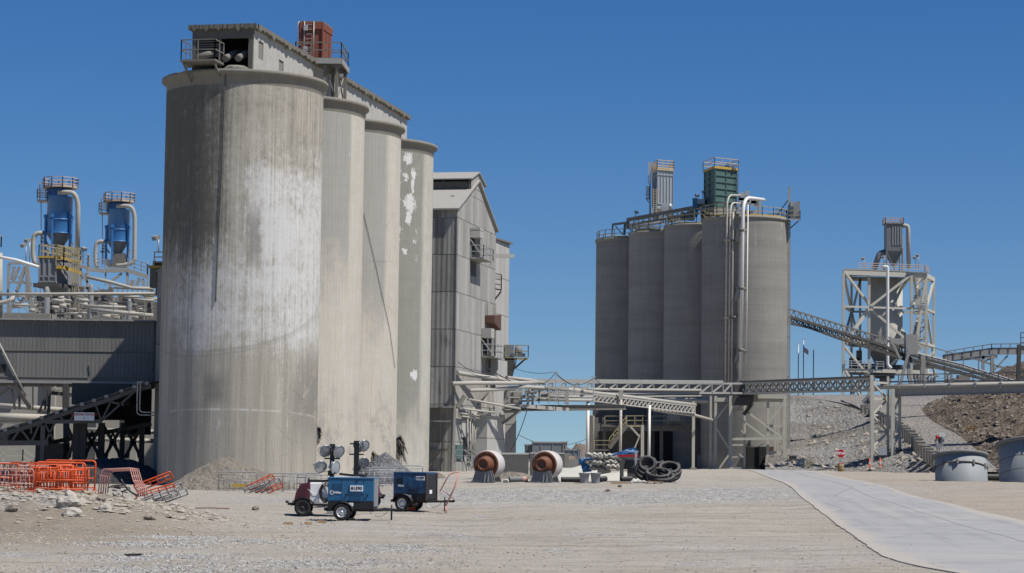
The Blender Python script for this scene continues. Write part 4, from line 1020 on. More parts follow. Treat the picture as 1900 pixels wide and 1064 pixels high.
mb = MB(); mb.rail([p0, p1], 1.0, .04, 1.2, 1); mb.rail([p1, p2], 1.0, .04, 1.2, 1); mb.rail([p0 + V((0, 0, -.9)), P(82, 872, 176)], .7, .04, 1.5, 0); mb.build('railing', MT['cream'], st)
mb = MB(); mb.beam(p0, p1, 1.0, .15); mb.beam(p1, p2, .9, .2); mb.build('landing', MT['grey_steel'], st)
YE = 166.5
el = thing('elevator_casing', 'narrow corrugated elevator casing squeezed against the left of the front silo', 'elevator', on_ground(292, YE))
p0, p1 = P(288, 700, YE), P(306, 700, YE); zt = P(296, 504, YE).z
MB().box(((p0.x + p1.x) / 2, YE + .7, zt / 2), (p1.x - p0.x, 1.4, zt)).build('casing', MT['tower_side'], el)
q = P(300, 504, YE); MB().prism([V((p0.x - .15, YE - .1, zt)), V((p1.x + .2, YE - .1, zt)), V((p1.x + .2, YE - .1, zt + .75))], (0, 1.6, 0)).build('sloped_cap', MT['dust_roof'], el)
mb = MB(); p = P(296, 497, YE + 6); mb.box(p, (1.4, 1.6, .2)); mb.build('top_deck', MT['yellow'], el)
MB().rail([P(286, 496, YE + 5.2), P(306, 496, YE + 5.2)], 1.15, .04, .8, 2).build('railing', MT['tan_rail'], el)
mb = MB(); mb.box(P(297, 492, YE + 6), (1.0, .8, .5)); mb.tube([P(287, 490, YE + 5.6), P(289, 490, YE + 5.6)], .25, 10); mb.box(P(292, 515, YE + 6), (1.0, 1.0, 1.6)); mb.build('drive_unit', MT['mid_steel'], el)
mb = MB(); 
for k in range(3): mb.beam(P(290 + k * 3, 500, YE + 5), P(290 + k * 3, 548, YE + 5), .1)
mb.beam(P(284, 510, YE + 5), P(292, 520, YE + 5), .3, .4); mb.build('frame', MT['mid_steel'], el)
# ================================================================ filters and pipe racks behind the bunker
def blue_filter(px, top, sc, Y, label):
 """cylindrical filter with conical hopper, railed roof and looping duct; px = axis, top = bearing y of the deck"""
 t = thing('dust_filter', label, 'dust filter', P(px, top + 130 * sc, Y), 'blue cylindrical dust filters')
 k = Y / F_PX * sc
 def L(dx, dy, d=0.0): return P(px + dx * sc, top + dy * sc, Y) + V((0, d, 0))
 R = 23.5 * k; ax = L(0, 0); ax.y += 0
 zz = lambda dy: L(0, dy).z
 MB().lathe([(R, zz(82)), (R, zz(14)), (R * 1.03, zz(14)), (R * 1.03, zz(11)), (R * .97, zz(11)), (R * .97, zz(0)), (.02, zz(-.5))], 40, (ax.x, ax.y, 0)).build('drum', MT['blue_tank'], t)
 MB().lathe([(R, zz(82)), (R * .2, zz(112)), (R * .2, zz(118))], 40, (ax.x, ax.y, 0)).build('hopper', MT['slate'], t)
 mb = MB()
 for z in (14, 57, 82): mb.lathe([(R + .005, zz(z + 1)), (R + .09, zz(z + 1)), (R + .09, zz(z - 1)), (R + .005, zz(z - 1))], 40, (ax.x, ax.y, 0))
 mb.build('stiffening_ring', MT['blue_tank'], t)
 mb = MB()
 for a in (-70, -18, 62, 130, 200): 
  c, s_ = math.sin(math.radians(a)) * (R + .12), -math.cos(math.radians(a)) * (R + .12); mb.beam((ax.x + c, ax.y + s_, zz(52)), (ax.x + c, ax.y + s_, zz(132)), .2)
  mb.box((ax.x + c, ax.y + s_, zz(51)), (.35, .35, .35))
 mb.build('leg', MT['blue_tank'], t)
 n = 10; ring = [V((ax.x + math.cos(2 * PI * i / n) * (R + .5), ax.y + math.sin(2 * PI * i / n) * (R + .5), zz(-2))) for i in range(n)]
 dk = MB().prism(ring, (0, 0, .22)); dk.build('roof_deck', MT['pink_rail'], t)
 MB().rail(ring, 1.05, .04, 9, 2, True).build('roof_railing', MT['pink_rail'], t)
 lx = L(-34, 0); mb = MB(); sq = [L(-41, 19, -.6), L(-23, 19, -.6), L(-23, 19, .8), L(-41, 19, .8)]
 mb.prism([p - V((0, 0, .25)) for p in sq], (0, 0, .2)); mb.build('side_deck', MT['pink_rail'], t)
 mb = MB().rail(sq, 1.05, .04, 2, 2, True); mb.beam(L(-37, 19, -.4), L(-37, -12, -.4), .07); mb.beam(L(-26, 19, -.4), L(-26, -12, -.4), .07)
 for i in range(9): mb.beam(L(-37, 18 - i * 3.3, -.4), L(-34, 16.5 - i * 3.3, -.8), .05)
 mb.beam(L(-37, -12, -.4), L(-23, -12, -.4), .07); mb.tube([L(-34, 22, -.5), L(-34, 75, -.5)], .05, 6); mb.build('side_railing', MT['pink_rail'], t)
 rp = 4.5 * k
 d = -(R + rp * .6)
 if sc > .9:
  pts = [L(0, 8, d * .9), L(31, 8, d * .9), L(37, 30, d * .8), L(35.5, 125, d * .8)]
 else:
  pts = [L(-2, 8, d * .9), L(31, 8, d * .9), L(37, 30, d * .8), L(36, 128, d * .8), L(14, 133, d * .8), L(-20, 134, d * .8)]
 MB().tube(bend(pts, 1.6, 8), rp, 16).build('clean_air_duct', MT['pipe'], t)
 pts = [L(-28, 82, -.5), L(-46, 82, -.5), L(-49, 100, -.5), L(-49, 125, -.5), L(-44, 142, -.5)]
 MB().tube(bend(pts, 1.3, 8), rp * .95, 16).build('inlet_duct', MT['pipe'], t)
 mb = MB()
 for x0, y0, x1, y1 in ((-27, 78, -27, 130), (-35, 85, -35, 130), (-35, 96, -27, 98), (-33, 88, -20, 106), (-4, 120, 12, 104), (16, 118, 24, 98), (-40, 103, -27, 103)): mb.beam(L(x0, y0), L(x1, y1), .18)
 mb.build('bracing', MT['galv'], t)
 mb = MB(); mb.box(L(0, 122), (1.6, 1.6, 1.5)); mb.box(L(8, 127, -.8), (1.0, 1.0, .8)); mb.box(L(-12, 128, -1), (1.1, .8, .7)); mb.build('rotary_valve', MT['mid_steel'], t)
 return t
blue_filter(112, 352, 1.0, 238, 'nearer blue filter drum with pale looping duct, left of the pair')
blue_filter(221, 378, .87, 262, 'smaller blue filter drum whose duct loops back under its hopper')
YR = 214.0
def T(x, y, d=0.0): return P(x, y, YR + d)
cb = thing('filter_cabinet', 'slate grey panelled filter cabinet topped by yellow railings below the blue filter', 'cabinet', T(100, 527))
k = YR / F_PX
p0, p1 = T(72, 479), T(104, 527); zt, zb = p0.z, T(90, 526).z; wx = p1.x - p0.x
dx = T(130, 500, 9).x - p1.x
vs = []
for z in (zb, zt):
 vs += [V((p0.x, YR, z)), V((p1.x, YR, z)), V((p1.x + 1.35, YR + 4.5, z)), V((p0.x + 1.35, YR + 4.5, z))]
MB().add(vs, [(3, 2, 1, 0), (4, 5, 6, 7), (0, 1, 5, 4), (1, 2, 6, 5), (2, 3, 7, 6), (3, 0, 4, 7)]).build('casing', MT['cabinet'], cb)
mb = MB()
for x in (72.5, 81, 91, 103.5): mb.beam(T(x, 480, -.05), T(x, 524, -.05), .14)
for y in (513, 523): mb.beam(T(72, y, -.06), T(104, y, -.06), .1, .16)
mb.build('stiffener', MT['cabinet'], cb)
dk = MB(); f = lambda x, y, z: V((x, y, z))
dk.prism([f(p0.x - .1, YR - .15, zt), f(p1.x + .15, YR - .15, zt), f(p1.x + 1.5, YR + 4.6, zt), f(p0.x + 1.2, YR + 4.6, zt)], (0, 0, .18)); dk.build('top_deck', MT['yellow'], cb)
MB().rail([f(p0.x, YR, zt + .15), f(p1.x, YR, zt + .15), f(p1.x + 1.4, YR + 4.5, zt + .15), f(p0.x + 1.3, YR + 4.5, zt + .15)], 1.1, .045, 1.0, 1, True).build('top_railing', MT['pale_yellow'], cb)
MB().prism([f(p0.x - .4, YR - .3, zb), f(p1.x + .4, YR - .3, zb), f(p1.x + 1.8, YR + 4.9, zb), f(p0.x + 1, YR + 4.9, zb)], (0, 0, -.4)).build('base_frame', MT['dark_steel'], cb)
hp = MB(); c = f((p0.x + p1.x) / 2 + .7, YR + 2.2, 0); w_, h_ = wx / 2 + .3, 2.2
t4 = [c + V((sx * w_, sy * h_, zb - .4)) for sx, sy in ((-1, -1), (1, -1), (1, 1), (-1, 1))]; b4 = [c + V((sx * .6, sy * .6, zb - 2.2)) for sx, sy in ((-1, -1), (1, -1), (1, 1), (-1, 1))]
hp.add(t4 + b4, [(0, 1, 5, 4), (1, 2, 6, 5), (2, 3, 7, 6), (3, 0, 4, 7)]); hp.build('hopper', MT['slate'], cb)
sp = thing('yellow_walkway', 'yellow railed walkway and caged ladder beside the slate cabinet', 'walkway', T(125, 500))
w0, w1, w2 = T(104, 493, -.2), T(118, 493, -.2), T(147, 502, 1.5)
mb = MB(); mb.prism([w0, w1, w1 + V((0, 1, 0)), w0 + V((0, 1, 0))], (0, 0, -.3)); mb.prism([w1, w2, w2 + V((0, 1, 0)), w1 + V((0, 1, 0))], (0, 0, -.35)); mb.build('deck', MT['yellow'], sp)
MB().rail([w0, w1, w2], 1.75, .05, .7, 2).build('railing', MT['pale_yellow'], sp)
mb = MB()
for x in (134, 138, 141, 145): mb.beam(T(x, 458, -.3), T(x, 578, -.3), .07)
for i in range(30): mb.beam(T(141, 462 + i * 4, -.3), T(145, 462 + i * 4, -.3), .05)
for y in (470, 488, 525, 542): mb.beam(T(133, y, -.35), T(146, y + 1, -.35), .12)
mb.build('ladder', MT['pale_yellow'], sp)
def frame_rack(name, label, members, mat, Y, cat='steel frame', part='member'):
 t = thing(name, label, cat, P(members[0][0], members[0][1], Y))
 mb = MB()
 for m_ in members:
  x0, y0, x1, y1, w_ = m_[:5]; d = m_[5] if len(m_) > 5 else 0
  mb.beam(P(x0, y0, Y + d), P(x1, y1, Y + d), w_ * .72)
 mb.build(part, MT[mat], t); return t
t = frame_rack('pipe_support_frame', 'pale splayed steel frame carrying the sloping white pipe at the far left', [
 (16, 490, 14, 600, .3), (51, 490, 49, 560, .4), (16, 489, 52, 489, .3), (47, 494, 29, 548, .4), (49, 494, 62, 585, .45), (53, 500, 58, 560, .3), (22, 495, 38, 520, .18), (38, 512, 44, 524, .14),
 (18, 524, 60, 526, .25), (26, 552, 17, 582, .35), (46, 552, 35, 566, .35), (32, 552, 52, 581, .12), (48, 546, 78, 586, .14), (27, 495, 20, 520, .3, 3), (36, 495, 24, 524, .3, 3)], 'grey_steel', 210)
pipe('sloping_pipe', [P(-30, 472, 209), P(30, 483, 209), P(72, 496, 209)], .15, 'pipe_white', 'sloping white pipe entering from the left edge above the steel frame', 12)
pipe('header_pipe', [P(-30, 546.5, 200), P(100, 546, 200), P(286, 545, 200)], .14, 'pipe', 'long level dusty pipe running across the whole left plant', 12)
pipe('elbow_pipe', bend([P(-30, 566, 204), P(10, 561, 204), P(22, 556, 204), P(26, 545, 206)], .8), .2, 'pipe', 'fat curved dusty pipe under the level pipe at the left edge', 12)
pipe('rack_pipe', [P(160, 514, 208), P(205, 524, 208), P(245, 535, 208), P(285, 536, 208)], .16, 'pipe', 'kinked pale pipe stepping down towards the silo', 12)
for i, (x0, y0, x1, y1, r, Y, lab) in enumerate([
 (168, 575, 284, 586, .33, 204, 'lowest pale pipe slanting just above the bunker roof'), (150, 568, 238, 571, .26, 206, 'straight pipe second from the bunker roof'),
 (148, 558, 165, 558, .2, 205, 'short pipe stub left of the grey vessel column'), (148, 565, 163, 566, .26, 205, 'short fat pipe stub left of the grey vessel column'),
 (212, 534, 260, 536, .2, 210, 'thin pipe under the second filter platform'), (248, 556, 286, 558, .22, 207, 'pipe at the right end of the rack next to the silo'), (88, 558, 130, 566, .16, 212, 'dark thin pipe below the slate cabinet')]):
 pipe('rack_pipe', [P(x0, y0, Y), P(x1, y1, Y)], r * .58, 'pipe', lab)
for px, y0, y1, r, Y, lab in ((87, 540, 585, .3, 208, 'grey upright vessel below the slate cabinet'), (169, 535, 582, .26, 208, 'grey upright vessel between the two filter platforms'), (240, 562, 588, .24, 206, 'short grey upright vessel near the silo')):
 solo(MB().lathe([(r, P(px, y1, Y).z - .5), (r, P(px, y0, Y).z), (r * .5, P(px, y0, Y).z + .35), (.02, P(px, y0, Y).z + .4)], 20, (P(px, y0, Y).x, Y, 0)), 'vessel', MT['cabinet'], lab, 'vessel')
t = frame_rack('filter_platform', 'pale steel platform under the nearer blue filter', [
 (120, 488, 163, 497, .45), (163, 497, 162, 545, .3), (150, 495, 151, 575, .2), (118, 500, 163, 512, .2), (150, 505, 163, 525, .3), (104, 520, 165, 536, .3), (150, 520, 163, 505, .15), (118, 528, 108, 545, .18), (118, 528, 125, 545, .18), (130, 534, 118, 560, .16), (134, 545, 140, 590, .14), (105, 545, 104, 590, .14), (120, 548, 126, 590, .14), (70, 548, 69, 590, .12)], 'pipe', 222)
MB().rail([P(125, 485, 222), P(163, 497, 222), P(166, 494, 226)], 1.2, .045, .9, 2).build('railing', MT['galv'], t)
t = frame_rack('filter_platform', 'pale steel platform under the smaller blue filter', [
 (195, 502, 236, 502, .55), (236, 502, 274, 514, .55), (236, 502, 237, 535, .32), (274, 514, 274, 540, .25), (196, 506, 196, 530, .2), (201, 526, 226, 508, .3), (166, 500, 196, 504, .5, 4), (205, 528, 192, 576, .35), (203, 528, 217, 585, .3), (204, 530, 204, 560, .25), (213, 562, 203, 585, .4), (181, 532, 193, 545, .2), (246, 520, 243, 535, .5), (258, 516, 252, 535, .4), (264, 518, 268, 535, .4)], 'pipe', 228)
MB().rail([P(166, 501, 236), P(196, 502, 236)], 1.15, .045, .9, 2).build('railing', MT['galv'], t)
mr = MB().rail([P(237, 500, 228), P(274, 512, 228), P(272, 506, 238)], 1.15, .045, .8, 2); mr.build('railing', MT['galv'], t)
mb = MB()
for k_ in range(34):
 x = R_.uniform(165, 285); y = R_.uniform(540, 585); mb.box(P(x, y, R_.uniform(208, 220)), (R_.uniform(.3, 1.2), .8, R_.uniform(.2, .9)))
mb.build('valve_box', MT['mid_steel'], t)
t = frame_rack('rack_steel', 'tangle of grey rack columns and beams behind the bunker roof', [(x, 536, x + R_.uniform(-1, 1), 592, .16, R_.uniform(0, 12)) for x in range(66, 286, 9)] + [(60, y, 286, y + 2, .14, d) for y, d in ((552, 6), (560, 2), (567, 8), (574, 3), (580, 5))] + [(x, 545, x + 14, 580, .1, R_.uniform(0, 9)) for x in range(70, 270, 17)] + [(x + 12, 548, x, 582, .1, R_.uniform(0, 9)) for x in range(90, 270, 21)], 'grey_steel', 212)
mb = MB()
for k_ in range(40):
 mb.box(P(R_.uniform(66, 160), R_.uniform(550, 588), R_.uniform(216, 226)), (R_.uniform(.3, 1.4), .8, R_.uniform(.2, 1.1)))
mb.build('equipment_box', MT['mid_steel'], t)
mb = MB()
for k_ in range(55):
 x, y, Y = R_.uniform(10, 280), R_.uniform(545, 590), R_.uniform(206, 214); L_ = R_.uniform(6, 30); mb.tube([P(x, y, Y), P(x + L_, y + R_.uniform(-1, 2), Y)], R_.uniform(.08, .2), 7)
mb.build('small_pipe', MT['pipe'], t)
bw = MB(); face_quad(bw, 6, 581, 92, 600, 196, 3); solo(bw, 'parapet_wall', MT['block'], 'low pale concrete parapet above the left end of the bunker roof', 'wall')
t = thing('roof_railing', 'grey handrail along the back of the bunker roof', 'railing', P(150, 596, 178))
MB().rail([P(5, 594, 190), P(95, 594, 190), P(268, 594, 186)], 1.5, .025, 1.6, 2).build('rails', MT['grey_steel'], t)
ph = thing('process_hall', 'low dark process hall behind the tangle of rack steel', 'hall', P(180, 600, 236))
for k_, (x0, x1, y0) in enumerate(((60, 112, 556), (112, 168, 562), (168, 232, 552), (232, 292, 560))):
 hb = MB(); face_quad(hb, x0, y0, x1, 606, 234 + k_, 6); hb.build('wall_bay', MT['mid_steel' if k_ % 2 else 'cabinet'], ph)
def lamp_pole(px, y0, y1, Y, label, arm=-1, size=1.0, group=None):
 t = thing('floodlight_pole', label, 'floodlight', P(px, y1, Y), group)
 a, b = P(px, y1, Y), P(px, y0, Y); MB().tube([a, b], .05 * size, 6).build('pole', MT['galv'], t)
 mb = MB(); mb.beam(b + V((0, -.1, .05)), b + V((arm * .25 * size, -.45, -.15)), .42 * size, .28 * size); mb.build('lamp_head', MT['cabinet'], t)
for px, y0, y1, Y, lab, s in ((48, 455, 485, 226, 'floodlight pole left of the first blue filter duct, dark headed', 1.2), (55, 446, 485, 230, 'taller floodlight pole left of the first blue filter duct', 1.2), (154, 462, 490, 232, 'floodlight pole between the two blue filters', 1.2), (294, 441, 470, 186, 'lone floodlight at the left edge of the front silo', 1.2)):
 lamp_pole(px, y0, y1, Y, lab, -1 if px != 154 else 1, s)
t = thing('stub_stack', 'sliver of a pale railed stack cut by the left edge', 'stack', P(-4, 480, 214))
MB().tube([P(-2, 600, 214), P(-2, 470, 214)], .35, 12).build('stack', MT['pipe'], t); MB().rail([P(-14, 459, 213), P(2, 459, 213), P(2, 458, 216)], 1.0, .05, .8, 2).build('railing', MT['pink_rail'], t)
# ================================================================ corrugated tower building beside the old silos
YM = 203.0
A12 = math.radians(12); rd = V((math.sin(A12), math.cos(A12), 0)); rn = V((rd.y, -rd.x, 0))   # rd into the distance along the gable, rn to the right
mc = P(845.5, 600, YM); mc.z = 0
def B(t, s, z): p = mc + rd * t + rn * s; return V((p.x, p.y, z))
def zat(px, py, Y): return P(px, py, Y).z
ze = zat(845, 387, YM); zr = zat(868, 338, YM + 8); W = 16.2; GZ = .6
bd = thing('tower_building', 'tall grey corrugated tower building with louvred roof monitor right of the old silos', 'building', (mc.x, mc.y, GZ))
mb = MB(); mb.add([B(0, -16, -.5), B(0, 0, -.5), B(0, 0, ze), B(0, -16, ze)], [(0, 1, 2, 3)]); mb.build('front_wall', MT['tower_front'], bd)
zr0 = ze + (zr - ze)
ap = 8.0
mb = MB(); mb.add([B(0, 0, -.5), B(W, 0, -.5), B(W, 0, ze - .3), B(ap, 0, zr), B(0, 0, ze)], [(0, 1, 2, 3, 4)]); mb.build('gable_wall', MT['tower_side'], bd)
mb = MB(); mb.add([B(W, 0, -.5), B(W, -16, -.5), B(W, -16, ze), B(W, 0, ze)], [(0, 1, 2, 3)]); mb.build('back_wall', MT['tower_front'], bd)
rf = MB()
for q0, q1, z0, z1 in ((-.45, ap, ze - .15, zr + .04), (W + .3, ap, ze - .5, zr + .04)):
 vs = [B(q0, -16, z0), B(q0, .25, z0), B(q1, .25, z1), B(q1, -16, z1)]; vs += [v + V((0, 0, .14)) for v in vs]
 rf.add(vs, [(3, 2, 1, 0), (4, 5, 6, 7), (0, 1, 5, 4), (1, 2, 6, 5), (2, 3, 7, 6), (3, 0, 4, 7)])
roof = rf.build('roof', MT['dust_roof'], bd)
cr = MB()
for k in range(22):
 t_, s_ = R_.uniform(1, 6), R_.uniform(-12, -.5); r = rock_mb(B(t_, s_, ze + (zr - ze) * t_ / ap + .12), R_.uniform(.1, .35), k, 1, .3); cr.add(r.v, r.f)
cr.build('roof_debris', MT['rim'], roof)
zm = zat(880, 324, YM + 8)
mo = MB(); m0, m1 = 5.2, 10.8
for s0, s1 in ((-.1, .02),): mo.add([B(m0, .02, zr - 1.6), B(m1, .02, zr - 1.6), B(m1, .02, zm - .75), B(ap, .02, zm + .1), B(m0, .02, zm - .75)], [(0, 1, 2, 3, 4)])
mo.add([B(m1, -16, zr - 1.6), B(m1, 0.02, zr - 1.6), B(m1, 0.02, zm - .7), B(m1, -16, zm - .7)], [(0, 1, 2, 3)])
mon = mo.build('roof_monitor', MT['tower_side'], bd)
mr = MB()
for q0, q1, z0, z1 in ((m0 - .35, ap, zm - .85, zm + .12), (m1 + .35, ap, zm - .85, zm + .12)):
 vs = [B(q0, -16, z0), B(q0, .2, z0), B(q1, .2, z1), B(q1, -16, z1)]; vs += [v + V((0, 0, .1)) for v in vs]; mr.add(vs, [(3, 2, 1, 0), (4, 5, 6, 7), (0, 1, 5, 4), (1, 2, 6, 5), (2, 3, 7, 6), (3, 0, 4, 7)])
mr.build('monitor_roof', MT['dust_roof'], mon)
vb = MB(); vb.add([B(m0 + .3, -16, zr - 2), B(m0 + .3, 0, zr - 2), B(m0 + .3, 0, zm - .8), B(m0 + .3, -16, zm - .8)], [(0, 1, 2, 3)]); vb.build('monitor_void', MT['void'], mon)
lv = MB(); zlo = ze + (zr - ze) * m0 / ap
for k in range(6):
 z = lerp(zlo + .25, zm - 1.0, k / 5); lv.beam(B(m0 + .05, -16, z), B(m0 + .05, -.05, z - .02 * k), .06, .16, V((0, -.5, 1)))
for s_ in (-.1, -2.6, -5.2): lv.beam(B(m0, s_, zlo), B(m0, s_, zm - .8), .12)
lv.build('louvre', MT['soot'], mon)
fl = MB(); fl.beam(B(-.03, .03, 0), B(-.03, .03, ze), .10, .10); fl.build('corner_flashing', MT['tower_side'], bd)
def balcony(t0, t1, pyt, pyb, Yc, part='balcony', solid=False, dp=1.3):
 z0 = zat(888, pyb, Yc); z1 = zat(888, pyt, Yc); h = z1 - z0
 b = MB(); b.prism([B(t0, .02, z0), B(t1, .02, z0), B(t1, dp, z0), B(t0, dp, z0)], (0, 0, .14)); o = b.build(part, MT['grey_steel'], bd)
 r = MB().rail([B(t0, .1, z0 + .1), B(t0, dp, z0 + .1), B(t1, dp, z0 + .1), B(t1, .1, z0 + .1)], 1.15, .04, 1.2, 1); r.beam(B(t0 - .05, .05, z0 + h * .75), B(t0 - .05, dp, z0 + .1), .09); r.build('railing', MT['galv'], o)
 d = MB(); d.prism([B(t0 + .2, .04, z0 + .14), B(t1 - .2, .04, z0 + .14), B(t1 - .2, .04, z0 + 2.2), B(t0 + .2, .04, z0 + 2.2)], rn * .05); d.build('door', MT['void'], o)
 c = MB(); c.prism([B(t0 + .0, .03, z1 - .4), B(t0 + 1.4, .03, z1 - .4), B(t0 + 1.4, .03, z1 + .5), B(t0, .03, z1 + .5)], rn * .9); c.build('hood', MT['annex'], o)
 return o
balcony(5.2, 9.2, 437, 484, YM + 7)
balcony(10.5, 14.6, 621, 665, YM + 12)
mb = MB(); mb.prism([B(5.6, .02, zat(876, 512, YM + 6)), B(7.6, .02, zat(876, 512, YM + 6)), B(7.6, .02, zat(876, 486, YM + 6)), B(5.6, .02, zat(876, 486, YM + 6))], rn * .05); mb.build('dark_panel', MT['dark_steel'], bd)
mb = MB(); z = zat(905, 597, YM + 13); mb.prism([B(11.8, .05, z + .5), B(14.8, .05, z + .75), B(14.8, .05, z - .75), B(11.8, .05, z - .2)], rn * .9); mb.build('duct_outlet', MT['brown_duct'], bd)
for tt_, lab in ((12.2, 0), (15.6, 1)):
 mb = MB(); mb.tube([B(tt_, .2, zat(900, 560, YM + 13)), B(tt_, .2, zat(900, 720, YM + 13))], .09, 6); mb.build('conduit', MT['mid_steel'], bd)
def gable_box(name, t0, t1, z0, z1, d, mat):
 mb = MB(); mb.prism([B(t0, .0, z0), B(t1, .0, z0), B(t1, 0, z1), B(t0, 0, z1)], rn * d); return mb.build(name, MT[mat], bd)
gable_box('lower_lean_to', 8.6, 16.5, -.4, zat(900, 772, YM + 10), 1.1, 'annex')
gable_box('lean_to_cap', 8.4, 16.7, zat(900, 772, YM + 10) + .002, zat(900, 772, YM + 10) + .2, 1.3, 'dust_roof')
gable_box('torn_sheet', 2.6, 4.2, zat(864, 812, YM + 3), zat(864, 780, YM + 3), .12, 'annex')
gable_box('torn_opening', 3.4, 4.8, zat(867, 845, YM + 3), zat(867, 790, YM + 3), .06, 'void')
gable_box('green_grey_door', .5, 2.9, zat(852, 852, YM + 1), zat(852, 826, YM + 1), .15, 'green')
gable_box('upper_window', 12.8, 15.2, zat(902, 692, YM + 13), zat(902, 664, YM + 13), .05, 'dark_steel')
gable_box('pale_hatch_box', 14.4, 19, zat(915, 700, YM + 15), zat(915, 667, YM + 15), .7, 'annex')
mb = MB()
for t_ in (3.9, 5.0, 5.8, 6.4, 7.2): mb.tube([B(t_, .3 + .1 * (t_ % 1), zat(870, 866, YM + 4)), B(t_, .3, zat(870, 752 + 6 * (t_ % 2), YM + 4))], .07, 6)
for pyy in (772, 777): mb.tube([B(.3, .35, zat(850, pyy - 5, YM)), B(8.5, .35, zat(880, pyy, YM + 8))], .09, 6)
mb.build('conduit_bank', MT['pipe'], bd)
mb = MB(); z = zat(820, 757, YM); mb.prism([B(-.9, -6, z), B(-.9, .3, z), B(0, .3, z), B(0, -6, z)], (0, 0, .12)); mb.build('canopy_ledge', MT['grey_steel'], bd)
mb = MB(); mb.beam(B(-.8, .25, z), B(-.8, .1, .4), .22); mb.beam(B(-.8, -5, z - 1.2), B(-.8, .2, z - 1.2), .1); mb.build('corner_post', MT['grey_steel'], bd)
mb = MB()
for s0, z0, s1, z1, w_ in ((-3.0, .5, -1.2, 3.2, .12), (-3.2, 3.1, -.4, 3.3, .2), (-2.4, .3, -2.6, 5.0, .25), (-1.2, .2, -.9, 6.4, .14)): mb.beam(B(-.25, s0, z0), B(-.25, s1, z1), w_)
mb.build('scrap_steel', MT['mid_steel'], bd)
st = thing('entry_steps', 'grey railed steps at the foot of the tower building gable', 'steps', B(1.5, 2.0, .8))
mb = MB()
for k in range(6): mb.prism([B(.4 + k * .1, .6 + k * .42, 2.2 - k * .24), B(3.2, .6 + k * .42, 2.2 - k * .24), B(3.2, 1.02 + k * .42, 2.2 - k * .24), B(.4, 1.02 + k * .42, 2.2 - k * .24)], (0, 0, .08))
mb.build('treads', MT['grey_steel'], st)
mb = MB()
for t_ in (.4, 3.2): mb.rail([B(t_, .1, 2.3), B(t_, .8, 2.3), B(t_, 3.2, .95)], 1.0, .04, 1.0, 1)
mb.build('railing', MT['galv'], st)
hy = MB(); c = B(.2, 3.2, 0); c = V((c.x, c.y - .5, gz(c.x, c.y))); hy.lathe([(.22, 0), (.22, .1), (.15, .12), (.15, .7), (.2, .75), (.17, .95), (.02, 1.05)], 14, c); hy.tube([c + V((-.3, 0, .6)), c + V((.3, 0, .6))], .08, 8)
solo(hy, 'fire_hydrant', MT['faded_red'], 'faded red hydrant stub beside the entry steps', 'hydrant')
YK = 228.0
rb = thing('plant_annex', 'pale narrow sheeted block standing behind the tower building, with an outrigger beam', 'building', P(928, 860, YK))
k0, k1 = P(905, 600, YK), P(943.5, 600, YK + 8); zt0, zt1 = P(915, 441, YK).z, P(941, 450, YK + 8).z
mb = MB(); dpx = k1.x - k0.x
vs = [V((k0.x - 6, YK, -.4)), V((k0.x, YK, -.4)), V((k1.x, YK + 10, -.4)), V((k1.x - 7, YK + 10, -.4)), V((k0.x - 6, YK, zt0)), V((k0.x, YK, zt0)), V((k1.x, YK + 10, zt1)), V((k1.x - 7, YK + 10, zt1))]
mb.add(vs, [(4, 5, 6, 7), (0, 1, 5, 4), (1, 2, 6, 5), (2, 3, 7, 6)]); mb.build('wall', MT['annex'], rb)
mb = MB(); mb.prism([V((k0.x - 6, YK - .3, zt0 + .01)), V((k0.x + .1, YK - .3, zt0 + .01)), V((k1.x + .35, YK + 10.3, zt1 + .01)), V((k1.x - 7, YK + 10.3, zt1 + .01))], (0, 0, .18)); mb.build('roof', MT['mid_steel'], rb)
mb = MB(); mb.beam(P(912, 475, YK - 1), P(953, 475.5, YK + 1), .3, .4); mb.build('outrigger_beam', MT['grey_steel'], rb)
q0, q1, q2, q3 = P(912, 535, YK - 2), P(932, 539, YK + 4), P(930, 539, YK + 4.5), P(912, 535, YK)
pb = MB(); pb.prism([P(911, 536, YK - 2), P(930, 540, YK - 2), P(930, 540, YK + 3), P(911, 536, YK + 3)], (0, 0, .14)); dk = pb.build('side_balcony', MT['dark_steel'], rb)
mb = MB().rail([P(911, 535, YK - 2), P(930, 539, YK - 2), P(930, 538, YK + 3)], 1.55, .05, 1.1, 2); mb.beam(P(930, 541, YK - 2), P(915, 560, YK - 1), .12); mb.build('railing', MT['mid_steel'], dk)
mb = MB(); mb.tube([P(915, 402, YK), P(914.5, 560, YK)], .08, 6); mb.tube([P(911, 406, YK), P(916, 405, YK)], .12, 6); mb.build('vent_pipe', MT['galv'], rb)
lo = MB(); p0, p1 = P(934, 770, YK - 2), P(958, 770, YK + 2); zz = P(946, 768, YK).z
lo.box(((p0.x + p1.x) / 2, YK + 3, zz / 2), (p1.x - p0.x, 7, zz + .8)); low = lo.build('lower_block', MT['annex'], rb)
MB().box(((p0.x + p1.x) / 2, YK + 3, zz + .52), (p1.x - p0.x + .3, 7.2, .22)).build('lower_roof', MT['dust_roof'], low)
mp = thing('motor_platform', 'railed platform carrying a motor on the side of the rear block', 'platform', P(958, 664, YK - 1))
def MP(x, y, d=0.0): return P(x, y, YK - 1 + d)
mb = MB(); mb.prism([MP(936, 663), MP(980, 664), MP(980, 664, 3), MP(936, 663, 3)], (0, 0, -.25)); mb.build('deck', MT['pale_yellow'], mp)
MB().rail([MP(938, 662), MP(980, 663), MP(980, 663, 3)], 1.15, .04, 1.0, 1).build('railing', MT['pale_yellow'], mp)
mb = MB(); mb.tube([MP(955, 652, 1), MP(969, 652, 1)], .48, 14); mb.box(MP(962, 659, 1), (1.4, 1, .3)); mb.build('motor', MT['slate'], mp)
